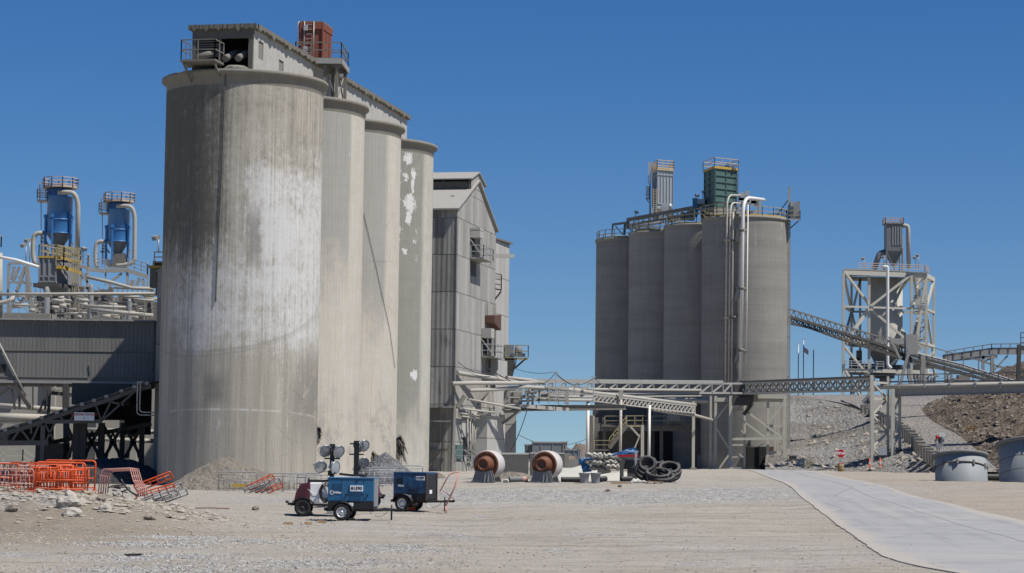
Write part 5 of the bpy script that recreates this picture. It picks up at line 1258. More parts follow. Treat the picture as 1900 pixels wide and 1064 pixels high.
mb = MB(); mb.box(MP(944, 652, 1.2), (1.0, 1.2, 1.2)); mb.build('gear_housing', MT['cabinet'], mp)
mb = MB(); mb.beam(MP(976, 665), MP(955, 684, .5), .14); mb.beam(MP(958, 665), MP(955, 684), .12); mb.build('strut', MT['dark_steel'], mp)
mb = MB(); mb.add([MP(936, 665), MP(955, 665), MP(955, 684), MP(951, 700), MP(936, 698)] + [MP(936, 665, 2.5), MP(955, 665, 2.5), MP(955, 684, 2.5), MP(951, 700, 2.5), MP(936, 698, 2.5)], [(0, 1, 2, 3, 4), (1, 6, 7, 2), (2, 7, 8, 3), (9, 8, 7, 6, 5)]); mb.build('chute', MT['dark_steel'], mp)
# ================================================================ pipe bridge between the tower building and the far silos
def truss(mb, top, bot, n, w=.14, cw=.2, style='N', verts=True):
 """flat truss between two polylines given as end points"""
 (a0, a1), (b0, b1) = top, bot
 mb.beam(a0, a1, cw); mb.beam(b0, b1, cw)
 for i in range(n + 1):
  p, q = V(a0).lerp(V(a1), i / n), V(b0).lerp(V(b1), i / n)
  if verts: mb.beam(p, q, w)
  if i < n:
   p2, q2 = V(a0).lerp(V(a1), (i + 1) / n), V(b0).lerp(V(b1), (i + 1) / n)
   if style == 'N': mb.beam(q, p2, w)
   elif style == 'R': mb.beam(p, q2, w)
   else:
    m_ = p.lerp(p2, .5); mb.beam(q, m_, w); mb.beam(m_, q2, w)
 return mb
Yb0, Yb1 = 214.0, 246.0
br = thing('bridge_truss', 'long level grey conveyor truss spanning from the tower building to the far silos', 'conveyor truss', P(1150, 735, 232))
mb = MB()
for d in (0, 1.8):
 truss(mb, (P(975, 709, Yb0 + 8 + d), P(1342, 712, Yb1 + d)), (P(975, 730, Yb0 + 8 + d), P(1342, 729.5, Yb1 + d)), 16, .14, .2, 'N')
mb.build('truss', MT['grey_steel'], br)
mb = MB(); mb.beam(P(1342, 712, Yb1), P(1376, 712, Yb1 + 3), .2); mb.beam(P(1342, 729.5, Yb1), P(1376, 730, Yb1 + 3), .2); mb.beam(P(1358, 712, Yb1 + 1), P(1358, 730, Yb1 + 1), .14); mb.beam(P(1342, 729.5, Yb1), P(1358, 712, Yb1 + 1), .14); mb.build('end_bay', MT['grey_steel'], br)
mb = MB(); mb.prism([P(960, 708.5, Yb0 + 7), P(1342, 711.5, Yb1 - .2), P(1342, 711.5, Yb1 + 2), P(960, 708.5, Yb0 + 10)], (0, 0, .3)); mb.build('cover', MT['dust_roof'], br)
mb = MB()
for x in range(985, 1340, 24):
 Y = lerp(Yb0 + 8, Yb1, (x - 975) / 367); mb.tube([P(x, 729, Y - .3), P(x, 729, Y + 2.2)], .1, 6)
mb.build('roller', MT['mid_steel'], br)
for i, (y0, y1, r, d, lab) in enumerate(((722, 724.5, .15, .6, 'pale pipe carried inside the level bridge truss'), (738, 735, .11, 1.0, 'thin pipe hung below the level bridge truss'))):
 pipe('bridge_pipe', [P(985, y0, Yb0 + 8 + d), P(1300, y1, Yb1 - 4 + d)], r, 'pipe', lab)
for i, (pts, r, lab) in enumerate([
 ([(848, 692, 203), (880, 697, 207), (922, 703, 212), (960, 710, 217)], .2, 'topmost pale pipe leaving the gable of the tower building'),
 ([(838, 712, 201.5), (880, 711, 205), (960, 711, 212), (998, 710, 217)], .18, 'middle pale rust-blotched pipe leaving the gable'),
 ([(870, 725, 204), (920, 723, 209), (975, 718, 214), (1040, 722, 220)], .17, 'lower pale pipe leaving the gable'),
 ([(940, 701, 216), (985, 706, 220), (1010, 712, 224)], .17, 'short pale pipe under the motor chute'),
 ([(985, 718, 216), (1040, 722, 222), (1098, 728, 228)], .18, 'pale pipe joining the level bridge truss')]):
 pipe('gable_pipe', [P(*q) for q in pts], r, 'pipe', lab, 12)
for i, (a, b, r, lab) in enumerate([((868, 741), (965, 759), .1, 'thin upper drain pipe slanting down across the gable foot'), ((852, 758), (918, 766), .1, 'thin lower drain pipe slanting down across the gable foot')]):
 pipe('drain_pipe', [P(*a, 203), P(*b, 208)], r, 'pipe', lab)
cw = thing('bridge_walkway', 'crowded dusty walkway with handrails between the gable and the bridge truss', 'walkway', P(1000, 755, 216))
def W_(x, y, d=0.0): return P(x, y, 215 + (x - 935) * .03 + d)
mb = MB(); mb.ibeam(W_(936, 757), W_(1160, 756, 2), .4, .5); mb.beam(W_(936, 762, 1), W_(1160, 759.5, 2), .3, .16); mb.build('girder', MT['mid_steel'], cw)
mb = MB(); mb.prism([W_(940, 748), W_(1056, 757), W_(1056, 757, 1.6), W_(940, 748, 1.6)], (0, 0, -.35)); mb.build('chute', MT['pipe'], cw)
mb = MB(); mb.rail([W_(944, 748, -.3), W_(1000, 748, -.3), W_(1054, 752, -.3)], 1.6, .05, 1.1, 2); mb.rail([W_(940, 746, 2.5), W_(1090, 745, 2.5)], 1.4, .05, 1.6, 2); mb.build('railing', MT['grey_steel'], cw)
mb = MB()
for x in (942, 955, 967, 979, 988): mb.beam(W_(x, 722, .5), W_(x, 752, .5), .22)
for x0, y0, x1, y1 in ((940, 728, 1000, 740), (950, 740, 1010, 735), (960, 745, 1020, 742), (945, 735, 1050, 738), (1000, 733, 1098, 734)): mb.beam(W_(x0, y0, 1), W_(x1, y1, 1), .16)
mb.box(W_(950, 740, 1.2), (1.6, 1, 1.6)); mb.beam(W_(1051, 726, -.2), W_(1051, 750, -.2), .36)
mb.build('frame', MT['grey_steel'], cw)
mb = MB(); mb.tube([W_(1000, 742), W_(1100, 743)], .15, 8); mb.tube([W_(1010, 736, 1), W_(1100, 737, 1)], .14, 8); mb.build('service_pipe', MT['pipe'], cw)
mb = MB(); mb.beam(W_(966, 762, -.3), W_(932, 786, -.3), .22); mb.beam(W_(905, 728, -1), W_(884, 752, -1.5), .25); mb.beam(W_(862, 735, -10), W_(848, 757, -10), .3); mb.build('knee_brace', MT['mid_steel'], cw)
tc = thing('slanting_conveyor', 'slim tubular conveyor on a lattice girder slanting down to the far silos', 'conveyor', P(1190, 750, 225))
def S_(t, dy, d=0.0): return P(lerp(1080, 1290, t), lerp(727, 752, t) + dy, lerp(220, 240, t) + d)
MB().tube([S_(0, 0), S_(.5, -.5), S_(1, 0)], .19, 12).build('tube', MT['pipe'], tc)
mb = MB()
for d in (-.4, .4): truss(mb, (S_(.1, 3, d), S_(1, 3, d)), (S_(.1, 15, d), S_(1, 15, d)), 26, .09, .12, 'N')
mb.build('lattice', MT['pipe'], tc)
mb = MB(); mb.tube([S_(.62, 18), S_(.8, 19), S_(1.0, 19), S_(1.15, 24)], .15, 8); mb.build('return_pipe', MT['pipe'], tc)
def post(px, y0, Y, w_, label, mat='pipe_white', rnd=True, y1=None):
 a = P(px, y0, Y); g = gz(a.x, a.y); b = V((a.x, a.y, g - .2)); t = thing('support_post', label, 'post', V((a.x, a.y, g)))
 (MB().tube([b, a], w_ / 2, 12) if rnd else MB().beam(b, a, w_)).build('shaft', MT[mat], t)
 MB().box((a.x, a.y, g + .1), (w_ * 2.2, w_ * 2.2, .25)).build('footing', MT['block'], t); return t
post(1091, 740, 230, .34, 'thick pale round post left of the far silos')
post(1152, 728, 226, .28, 'weathered round post with a square cap at the foot of the lattice conveyor', 'pipe_rusty')
post(1205, 752, 231, .28, 'smooth pale round post in front of the dark silo doorway')
p = P(1152, 733, 225.4); solo(MB().box(p, (.42, .42, .95)), 'junction_cabinet', MT['pipe'], 'pale upright box on top of the weathered round post', 'cabinet')
post(1287, 745, 242, .3, 'cream post at the right side of the dark silo doorway', 'cream', False)
for px, y0, lab in ((1031, 690, 'slender cable mast on the bridge walkway'), (1101, 699, 'slender cable mast at the left edge of the far silos')):
 t = thing('cable_mast', lab, 'mast', P(px, 745, 216)); MB().beam(P(px, 748, 217), P(px, y0, 217), .1).build('pole', MT['galv'], t)
 MB().box(P(px, y0 + 1, 217), (.5, .08, .08)).build('crossarm', MT['galv'], t)
def sag(a, b, s, n=14):
 a, b = V(a), V(b); return [a.lerp(b, i / n) + V((0, 0, -s * 4 * (i / n) * (1 - i / n))) for i in range(n + 1)]
for a, b, s, r, lab in (((956, 684, 224), (1031, 690, 217), .3, .025, 'cable from the motor platform to the bridge mast'), ((1031, 691, 217), (1101, 702, 217), .9, .03, 'slack cable between the two masts'), ((1031, 691, 217), (1000, 713, 219), .3, .03, 'guy cable from the bridge mast down to the pipes'), ((1031, 695, 217), (1098, 722, 220), .4, .03, 'guy cable from the bridge mast to the truss'), ((1101, 701, 217), (1152, 727, 225), .3, .03, 'cable from the second mast to the weathered post'),
      ((947, 836, 214), (979, 758, 214), .4, .04, 'dark cable hanging from the walkway to the ground'), ((960, 806, 226), (1090, 814, 232), .9, .025, 'thin sagging wire across the gap of sky'), ((898, 680, 210), (968, 716, 214), .1, .05, 'taut dark cable running down from the gable balcony'), ((850, 672, 203), (915, 690, 210), .5, .03, 'loose cable along the upper pipe on the gable')):
 solo(MB().tube(sag(P(*a), P(*b), s), r, 5), 'cable', MT['cable'], lab, 'cable')
# ================================================================ far dark silo row
YS = 262.0
s1 = P(1381, 640, YS); s4 = P(1176.6, 640, 288.8)
SD = V((s4.x - s1.x, s4.y - s1.y, 0)).normalized()
ZS = 30.55; RS = 4.95; ZG = 1.3
labs = ['nearest dark concrete silo of the far row, half sunlit, pipes down its face', 'second dark silo of the far row, shaded, behind the nearest one', 'third dark silo of the far row, shaded, under the silver filter tower', 'farthest dark silo of the far row, shaded, at its left end']
ROW2 = []
for i in range(4):
 c = s1.lerp(s4, i / 3); t = thing('silo', labs[i], 'silo', (c.x, c.y, ZG), 'dark concrete silos in the far row'); ROW2.append(t)
 silo_shell(t, RS, ZS - ZG - .35, MT['silo_dark%d' % i], -1.0)
 at(t, MB().lathe([(RS, ZS - ZG - .35), (RS + .13, ZS - ZG - .33), (RS + .13, ZS - ZG), (.02, ZS - ZG + .15)], 96)).build('rim', MT['silo_dark%d' % i], t)
 n = 20; rp = [V((c.x + math.cos(2 * PI * k / n) * (RS - .1), c.y + math.sin(2 * PI * k / n) * (RS - .1), ZS)) for k in range(n)]
 MB().rail(rp, 1.05, .035, 9, 1, True).build('railing', MT['pale_yellow'], t)
 kb = MB()
 for a, b in zip(rp, rp[1:] + rp[:1]): kb.beam(a + V((0, 0, .08)), b + V((0, 0, .08)), .05, .16)
 kb.build('toe_board', MT['yellow'], t)
YT = 268.0
def U(x, y, d=0.0): return P(x, y, YT + d)
def panel_box(t, name, x0, x1, x2, y0, y1, Y, dep, mat):
 """box whose front runs between bearings x0..x1 and whose right side recedes to x2"""
 a, b, c = P(x0, y1, Y), P(x1, y1, Y), P(x2, y1, Y + dep); zt, zb = P(x1, y0, Y).z, P(x1, y1, Y).z
 d = V((c.x - b.x, dep, 0)); a.z = b.z = zb; q = [a, b, b + d, a + d]
 MB().prism(q, (0, 0, zt - zb)).build(name, MT[mat], t); return q, zt, zb
gt = thing('filter_tower', 'green ribbed box filter tower with yellow top rail on the nearest far silos', 'filter tower', U(1336, 388))
a = P(1307.5, 388, 270.5); b = P(1326.5, 388, 266.5); c = P(1366, 388, 268.5); d = a + (c - b); zt, zb = P(1340, 316, 268).z, P(1340, 388, 268).z
qd = [V((p.x, p.y, zb)) for p in (a, b, c, d)]
MB().prism(qd, (0, 0, zt - zb)).build('casing', MT['green'], gt)
mb = MB()
def ribs(mb, q, n, zs, w_, sides=(0, 1), vs=1):
 for s_ in sides:
  p0, p1 = q[s_], q[(s_ + 1) % 4]; o = (p1 - p0).normalized().cross(V((0, 0, 1))) * (w_ * .5)
  for z in zs: mb.beam(V((p0.x, p0.y, z)) + o, V((p1.x, p1.y, z)) + o, w_, w_ * 1.2)
  for k in range(n + 1):
   p = p0.lerp(p1, k / n) + o * 1.15; mb.beam(V((p.x, p.y, zs[0])), V((p.x, p.y, zs[-1])), w_, w_)
ribs(mb, qd, 2, [lerp(zb, zt, k / 6) for k in range(7)], .12); mb.build('rib', MT['green'], gt)
tq = [V((p.x, p.y, zt)) + (V((p.x, p.y, 0)) - V(((qd[0].x + qd[2].x) / 2, (qd[0].y + qd[2].y) / 2, 0))).normalized() * .25 for p in qd]
MB().prism(tq, (0, 0, .28)).build('top_deck', MT['yellow'], gt)
MB().rail([p + V((0, 0, .28)) for p in tq], 1.0, .035, 1.3, 1, True).build('top_railing', MT['tan_rail'], gt)
mb = MB()
for k in range(6): mb.box(P(1336 + k * 5, 313, 268), (.16, .3, .8))
mb.box(P(1356, 312, 268), (.9, .5, .35)); mb.build('pulse_valve', MT['slate'], gt)
mb = MB(); mb.tube([P(1370, 308, 268), P(1369, 362, 268)], .05, 5); mb.tube([P(1364, 309, 268), P(1371, 308, 268)], .05, 5); mb.build('hoist_line', MT['mid_steel'], gt)
mb = MB(); q2 = [V((p.x, p.y, zb)) + (V((p.x, p.y, 0)) - V(((qd[0].x + qd[2].x) / 2, (qd[0].y + qd[2].y) / 2, 0))).normalized() * .5 for p in qd]; mb.prism([p - V((0, 0, 1.9)) for p in q2], (0, 0, 1.85)); mb.build('plinth', MT['block'], gt)
vt = thing('filter_tower', 'slim silver panelled filter tower with tan caged ladder on the far silo row', 'filter tower', P(1228, 392, 281))
a = P(1211, 380, 285); b = P(1219.5, 380, 280.5); c = P(1248, 380, 281.5); d = a + (c - b); zt, zb = P(1230, 317, 281).z, P(1230, 388, 281).z
qd = [V((p.x, p.y, zb)) for p in (a, b, c, d)]; MB().prism(qd, (0, 0, zt - zb)).build('casing', MT['silver'], vt)
mb = MB(); ribs(mb, qd, 5, [zb + .6, zt - .55, zt], .1); mb.build('rib', MT['silver'], vt)
tq = [V((p.x, p.y, zt)) + (V((p.x, p.y, 0)) - V(((qd[0].x + qd[2].x) / 2, (qd[0].y + qd[2].y) / 2, 0))).normalized() * .2 for p in qd]
MB().prism(tq, (0, 0, .2)).build('top_deck', MT['tan_rail'], vt); MB().rail([p + V((0, 0, .2)) for p in tq], 1.05, .04, .9, 2, True, True).build('top_railing', MT['tan_rail'], vt)
mb = MB()
for x in (1203, 1207, 1211): mb.beam(P(x, 301, 281), P(x, 340, 281), .07)
for k in range(14): mb.beam(P(1203, 303 + k * 2.8, 281), P(1211, 302 + k * 2.8, 281), .06)
for x in (1212, 1218): mb.beam(P(x, 350, 280), P(x, 397, 280), .08)
for k in range(12): mb.beam(P(1212, 352 + k * 4, 280), P(1218, 352 + k * 4, 280), .06)
mb.build('caged_ladder', MT['tan_rail'], vt)
mb = MB().rail([P(1199, 366, 281), P(1204, 367, 280), P(1205, 366, 283)], 1.35, .04, .7, 3); mb.prism([P(1198, 367, 281), P(1205, 368, 280), P(1206, 367, 284)], (0, 0, -.2)); mb.beam(P(1199, 369, 281), P(1206, 378, 281), .1); mb.build('side_landing', MT['slate'], vt)
mb = MB()
for x in (1206, 1214, 1246): mb.beam(P(x, 386, 281), P(x, 412, 281), .22)
mb.beam(P(1206, 340, 283.5), P(1206, 400, 283.5), .15); mb.build('leg', MT['mid_steel'], vt)
mb = MB(); mb.lathe([(.01, 0), (.5, .02), (.5, .45), (.01, .47)], 18, P(1233, 386, 278), frame=(V((1, 0, 0)), V((0, 0, 1)), V((0, -1, 0))), smooth=False); mb.tube([P(1240, 385, 278), P(1246, 382, 278)], .35, 10); mb.beam(P(1228, 390, 278), P(1240, 390, 278), .4, .3); mb.build('fan_housing', MT['galv'], vt)
tg = thing('roof_conveyor', 'grey inclined conveyor and service steel along the tops of the far silos', 'conveyor', P(1230, 405, 276))
def K(t, y0, y1, d=0.0): return P(lerp(1135, 1295, t), lerp(y0, y1, t), lerp(287, 270, t) + d)
mb = MB(); mb.beam(P(1165, 408, 283), P(1296, 384, 268), .35, .4); mb.beam(P(1165, 418, 282.5), P(1296, 396, 267.5), .2, .25)
for k in range(15): mb.beam(P(lerp(1167, 1294, k / 14), lerp(408, 385, k / 14), lerp(283, 268, k / 14)), P(lerp(1167, 1294, k / 14), lerp(426, 400, k / 14), lerp(283, 268, k / 14)), .12)
mb.beam(P(1137, 417, 288), P(1166, 413, 284), .25); mb.beam(P(1137, 417, 288), P(1135, 438, 288), .2); mb.beam(P(1160, 416, 285), P(1158, 436, 285), .3); mb.beam(P(1142, 420, 287), P(1156, 436, 286), .1); mb.beam(P(1165, 406, 284), P(1165, 425, 284), .35)
mb.build('gantry', MT['mid_steel'], tg)
mb = MB().rail([P(1170, 425, 281), P(1232, 417, 275)], 1.0, .035, 1.5, 1); mb.rail([P(1232, 414, 274), P(1300, 402, 266)], 1.0, .035, 1.5, 1); mb.build('railing', MT['pale_yellow'], tg)
mb = MB()
for x, y, w_, h_, Y in ((1222, 409, 1.0, .9, 277), (1250, 406, 1.3, .6, 274), (1196, 416, .8, .7, 280), (1180, 420, 1.0, .6, 282), (1270, 402, 1.0, .9, 272), (1283, 400, .7, 1.2, 271), (1210, 414, .7, .5, 278), (1300, 378, .9, 1.0, 270), (1303, 386, 1.6, .7, 270)): mb.box(P(x, y, Y), (w_, .9, h_))
mb.build('drive_housing', MT['galv'], tg)
mb = MB()
for x0, y0, x1, y1 in ((1172, 422, 1230, 412), (1180, 427, 1225, 421), (1236, 400, 1262, 388), (1240, 412, 1290, 402)): mb.tube([P(x0, y0, 279), P(x1, y1, 274)], .16, 8)
mb.build('air_pipe', MT['galv'], tg)
bp = thing('blue_column', 'blue upright box column beside the green filter tower', 'column', P(1290, 402, 268)); MB().beam(P(1289.5, 403, 268), P(1289.5, 370, 268), .55, .5).build('shaft', MT['blue_post'], bp); MB().box(P(1289.5, 369.5, 268), (.62, .6, .1)).build('cap', MT['blue_post'], bp)
for px, y0, y1, Y, lab in ((1179, 394, 412, 282, 'small floodlight over the third far silo'), (1291, 363, 371, 268, 'tiny floodlight above the blue column'), (1304, 357, 385, 272, 'thin lightning mast left of the green filter')):
 lamp_pole(px, y0, y1, Y, lab, 1, .9)
def arc_pipe(name, pts, r, mat, label, br=1.6, n=12):
 return pipe(name, bend([P(*q) for q in pts], br, 8), r, mat, label, n, 0)
FY = YS - RS - .45
arc_pipe('fill_pipe', [(1374, 706, FY - .6), (1379, 366, FY - .6), (1417, 371, FY + 5)], .2, 'pipe_white', 'bright white fill pipe rising up the nearest far silo and curling over its rim', 2.0, 16)
for x0, x1, yt, xe, ye, lab in ((1346, 1349, 361, 1374, 363, 'leftmost and tallest rust streaked pipe of the three on the nearest far silo'), (1352, 1355, 375, 1374, 378, 'middle rust streaked pipe of the three on the nearest far silo'), (1357.5, 1360, 390, 1366, 391, 'shortest rust streaked pipe of the three on the nearest far silo')):
 arc_pipe('fill_pipe', [(x0, 712, FY + .3), (x1, yt + 1, FY + .3), (xe, ye, FY + 4)], .1, 'pipe_rusty', lab, 1.6, 10)
pipe('conduit', [P(1384, 706, FY), P(1388, 380, FY)], .07, 'pipe_white', 'thin pale conduit right of the white fill pipe', 6)
for k, y in enumerate((427, 535, 650)):
 t = thing('pipe_bracket', ['topmost', 'middle', 'lowest'][k] + ' steel bracket holding the white fill pipe off the nearest far silo', 'bracket', P(1380, y + 10, FY)); w_ = 9.0
 mb = MB(); mb.beam(P(1366, y, FY - .3), P(1386, y, FY - .3), .25, .25); mb.beam(P(1372, y + 1, FY - .2), P(1366, y + 22, FY + .2), .35, .35); mb.beam(P(1384, y, FY - .1), P(1383, y + 26, FY), .2, .3); mb.beam(P(1372, y, FY), P(1372, y, FY + 1.4), .25, .4); mb.build('arm', MT['grey_steel'], t)
 MB().tube([P(1376.5 - k * .8, y - 3, FY - .6), P(1376.3 - k * .8, y + 3, FY - .6)], .3, 12).build('clamp', MT['mid_steel'], t)
for k, y in enumerate((446, 590)):
 t = thing('pipe_bracket', ['upper', 'lower'][k] + ' flat bracket across the three rust streaked pipes', 'bracket', P(1353, y, FY)); MB().beam(P(1343, y, FY), P(1364, y + 1, FY), .12, .18).build('plate', MT['mid_steel'], t)
 MB().beam(P(1362, y, FY), P(1368, y - 6, FY + 1), .14).build('arm', MT['mid_steel'], t)
tp = thing('roof_piping', 'cluster of valves and bent pipe ends on the roof of the nearest far silo', 'valves', P(1378, 400, YS))
mb = MB()
for x, y, w_, h_ in ((1376, 366, .7, .9), (1380, 372, 1.2, .5), (1392, 374, 1.3, .6), (1386, 360, .5, .6), (1400, 378, .9, .6), (1372, 395, 1.4, 1.2), (1392, 397, 1.6, .8)): mb.box(P(x, y, YS - 1), (w_, .8, h_))
mb.build('valve_block', MT['galv'], tp)
mb = MB(); mb.tube(bend([P(1376, 405, YS), P(1377, 362, YS), P(1388, 358, YS)], .5), .18, 8); mb.beam(P(1410, 372, YS + 1), P(1410, 402, YS + 1), .3); mb.beam(P(1405, 374, YS + 1), P(1405, 402, YS + 1), .15); mb.build('stand', MT['galv'], tp)
mb = MB(); mb.rail([P(1300, 401, YS - 2.5), P(1330, 396, YS - 3.8), P(1345, 395, YS - 4)], 1.1, .04, 1.4, 1); mb.build('railing', MT['pale_yellow'], tp)
em = thing('hoist_mast', 'tall slim lattice hoist mast clamped to the right side of the nearest far silo', 'mast', P(1464, 872, 262))
mb = MB()
for dx, d in ((-1.6, 0), (1.6, 0), (-1.6, 1), (1.6, 1)): mb.beam(P(1464.5 + dx - .8, 872, 261 + d), P(1464.5 + dx, 346, 261 + d), .09)
for k in range(75):
 y = 348 + k * 7; mb.beam(P(1463, y, 261), P(1466, y, 261), .08, .2); mb.beam(P(1463, y, 261), P(1466, y + 7, 261), .06)
mb.build('lattice', MT['grey_steel'], em)
mb = MB()
for y in (470, 545, 625, 700): mb.beam(P(1456, y, 262), P(1464, y, 261), .14)
mb.build('tie', MT['mid_steel'], em)
hc = thing('hoist_cab', 'grey hoist cab and railed landing at the top of the lattice mast', 'cab', P(1470, 408, 261))
mb = MB(); a = P(1467, 406, 260.3); b = P(1483, 406, 260.3); mb.box(((a.x + b.x) / 2, 260.9, P(1475, 390, 260).z), (b.x - a.x, 1.3, 1.95)); mb.build('cab_body', MT['glass_cab'], hc)
mb = MB(); a = P(1468.5, 404, 260.1); mb.box(P(1478, 389, 260.1), (.75, .06, 1.6)); mb.beam(P(1483, 373, 260.2), P(1483.5, 408, 260.2), .14); mb.build('cab_door', MT['cabinet'], hc)
mb = MB(); mb.prism([P(1452, 408, 259.5), P(1484.5, 409, 259.5), P(1484.5, 409, 262.5), P(1452, 408, 262.5)], (0, 0, .16)); mb.build('landing', MT['galv'], hc)
MB().rail([P(1440, 405, 263), P(1462, 408, 259.5), P(1484.5, 408, 259.5), P(1484.5, 408, 262.5)], 1.05, .035, .9, 1).build('railing', MT['pale_yellow'], hc)
mb = MB(); mb.beam(P(1462, 372, 261), P(1440, 402, 262), .09); mb.beam(P(1482, 410, 260), P(1466, 424, 261), .1); mb.build('stay', MT['mid_steel'], hc)
pt = thing('silo_portal', 'cream braced steel portal wrapped around the foot of the nearest far silo', 'steel frame', P(1385, 876, 252))
YP = 253.0
def O(x, y, d=0.0): return P(x, y, YP + d)
mb = MB()
for x, w_, d in ((1327, .28, 0), (1355, .36, -1.5), (1381, .25, 1.5), (1424, .28, 0), (1454.5, .32, 0), (1437, .2, 2.5), (1318, .25, 1)): mb.beam(O(x + 1, 735, d), O(x, 884, d), w_)
mb.build('column', MT['cream'], pt)
mb = MB(); mb.beam(O(1325, 742), O(1455, 742), .35, .45); mb.beam(O(1396, 736, -.3), O(1455, 737, -.3), .3, .4); mb.beam(O(1356, 815, -.5), O(1454, 814, -.5), .25, .28); mb.beam(O(1424, 791, 1), O(1454, 791, 1), .25, .3); mb.beam(O(1424, 840), O(1454, 840), .2, .3); mb.beam(O(1424, 742), O(1454, 742), .3, .5)
mb.build('girder', MT['cream'], pt)
mb = MB()
for x0, y0, x1, y1, w_ in ((1386, 764, 1450, 812, .34), (1326, 782, 1352, 748, .28), (1326, 790, 1352, 832, .28), (1328, 878, 1352, 845, .28), (1358, 766, 1420, 812, .3), (1424, 788, 1453, 748, .28), (1430, 800, 1454, 836, .2), (1430, 876, 1454, 846, .28), (1362, 766, 1386, 744, .3), (1357, 783, 1378, 802, .2), (1357, 830, 1378, 848, .2)): mb.beam(O(x0, y0, -.1), O(x1, y1, -.1), w_ * .7)
for y in (760, 803, 826, 848): mb.beam(O(1358, y), O(1379, y), .18)
mb.build('brace', MT['cream'], pt)
mb = MB(); mb.box(O(1377, 745, -1), (2.4, 1.4, .9)); mb.box(O(1372, 724, -1), (1.2, 1.2, 1.4)); mb.box(O(1392, 738, -1), (1.6, 1.0, .9)); mb.beam(O(1380, 770, -1), O(1396, 748, -1), .4); mb.build('transfer_chute', MT['dark_steel'], pt)
mb = MB()
for k in range(26): mb.beam(O(1449 + .2 * (k % 2), 742 + k * 5.2, 1.2), O(1458, 742 + k * 5.2, 1.2), .06)
for x in (1449, 1458): mb.beam(O(x, 738, 1.2), O(x, 880, 1.2), .08)
mb.build('caged_ladder', MT['pale_yellow'], pt)
sb = MB()
for x, y, w_, h_ in ((1355, 861, .55, .7), (1447, 874, .8, .6)): sb.box(O(x, y, -2), (w_, .3, h_))
sb.build('control_box', MT['galv'], pt)
mb = MB(); mb.box(O(1362, 870, -.5), (1.6, .8, .3)); mb.box(O(1368, 877, -.5), (2.2, .8, .35)); mb.build('lorry_bay_bench', MT['cabinet'], pt)
dw = thing('tunnel_doorway', 'dark doorway through the foot of the nearest far silo', 'doorway', O(1404, 880))
dk_ = MB(); a, b = P(1386, 829, YS - RS - .3), P(1422, 829, YS - RS - .3); dk_.box(((a.x + b.x) / 2, YS - RS + .2, (a.z + 1.1) / 2), (b.x - a.x, 1.4, a.z - 1.1)); dk_.build('opening', MT['void'], dw)
mb = MB(); a, b = P(1421, 829, YS - RS), P(1437, 829, YS - RS); mb.box(((a.x + b.x) / 2, YS - RS + .2, (a.z + 1.1) / 2), (b.x - a.x, 1.2, a.z - 1.1)); mb.build('sliding_door', MT['brown_duct'], dw)
mb = MB().tube(sag(O(1382, 826, -1), O(1418, 822, -1), .4), .04, 6); mb.build('cable_loop', MT['cable'], dw)
YU = 262.0
us = thing('loading_bay', 'dark loading bay wall under the shaded silos with a tall black doorway', 'loading bay', P(1200, 880, YU))
def N_(x, y, d=0.0): return P(x, y, YU + d)
def wall(x0, x1, y0, Y, d, mat, name, th=.5, zb=.8):
 a, b = P(x0, y0, Y), P(x1, y0, Y); return MB().box(((a.x + b.x) / 2, Y + th / 2, (a.z + zb) / 2), (b.x - a.x, th, a.z - zb)).build(name, MT[mat], us)
wall(1100, 1215, 795, YU + 4, 0, 'block_dark', 'wall'); wall(1100, 1212, 755, YU + 9, 0, 'block_dark', 'upper_wall'); wall(1205, 1290, 797, YU + 6, 0, 'void', 'doorway'); wall(1290, 1330, 745, YU + 2, 0, 'block_dark', 'side_wall')
mb = MB(); mb.beam(N_(1100, 793, 2), N_(1292, 793, 2), .5, .9); mb.build('lintel', MT['mid_steel'], us)
mb = MB()
for x, y0 in ((1107, 775), (1121, 775), (1190, 795), (1227, 797), (1303, 750)): mb.beam(N_(x, y0, 3), N_(x, 882, 3), .4)
mb.build('column', MT['mid_steel'], us)
mb = MB(); mb.prism([N_(1122, 790, 1.5), N_(1268, 790, 1.5), N_(1268, 790, 3.5), N_(1122, 790, 3.5)], (0, 0, -.15)); mb.build('walkway_deck', MT['mid_steel'], us)
MB().rail([N_(1122, 790, 1.5), N_(1268, 790, 1.5)], 1.1, .035, 1.9, 1).build('walkway_railing', MT['pale_yellow'], us)
mb = MB(); mb.box(N_(1300, 862, 1), (.8, .5, 2.2)); mb.box(N_(1250, 772, 1), (1.4, 1, 1.0)); mb.build('switch_cabinet', MT['cabinet'], us)
mb = MB(); mb.tube([N_(1225, 742, 0), N_(1322, 745, -4)], .3, 10); mb.tube([N_(1230, 736, 1), N_(1262, 742, 0)], .2, 8); mb.build('overhead_pipe', MT['pipe'], us)
sr = thing('bay_stair', 'steel stair with yellow handrails rising to a landing at the left of the loading bay', 'stair', N_(1160, 878, -4))
def J(x, y, d=0.0): return P(x, y, YU - 4 + d)
la, lb = J(1161, 789), J(1194, 789)
mb = MB(); mb.prism([la, lb, lb + V((0, 1.6, 0)), la + V((0, 1.6, 0))], (0, 0, -.2)); mb.build('landing', MT['pale_yellow'], sr)
MB().rail([la, lb, lb + V((0, 1.6, 0))], 1.05, .04, .9, 1).build('landing_railing', MT['pale_yellow'], sr)
f0, f1 = J(1131, 832), J(1163, 790)
mb = MB(); mb.beam(f0, f1, .12, .4); mb.beam(f0 + V((0, 1.2, 0)), f1 + V((0, 1.2, 0)), .12, .4)
for k in range(12): p = f0.lerp(f1, k / 12); mb.box(p + V((0, .6, 0)), (.3, 1.1, .05))
mb.build('flight', MT['mid_steel'], sr)
mb = MB()
for d in (0, 1.2): mb.rail([f0 + V((0, d, .1)), f1 + V((0, d, .1))], 1.0, .035, .9, 1)
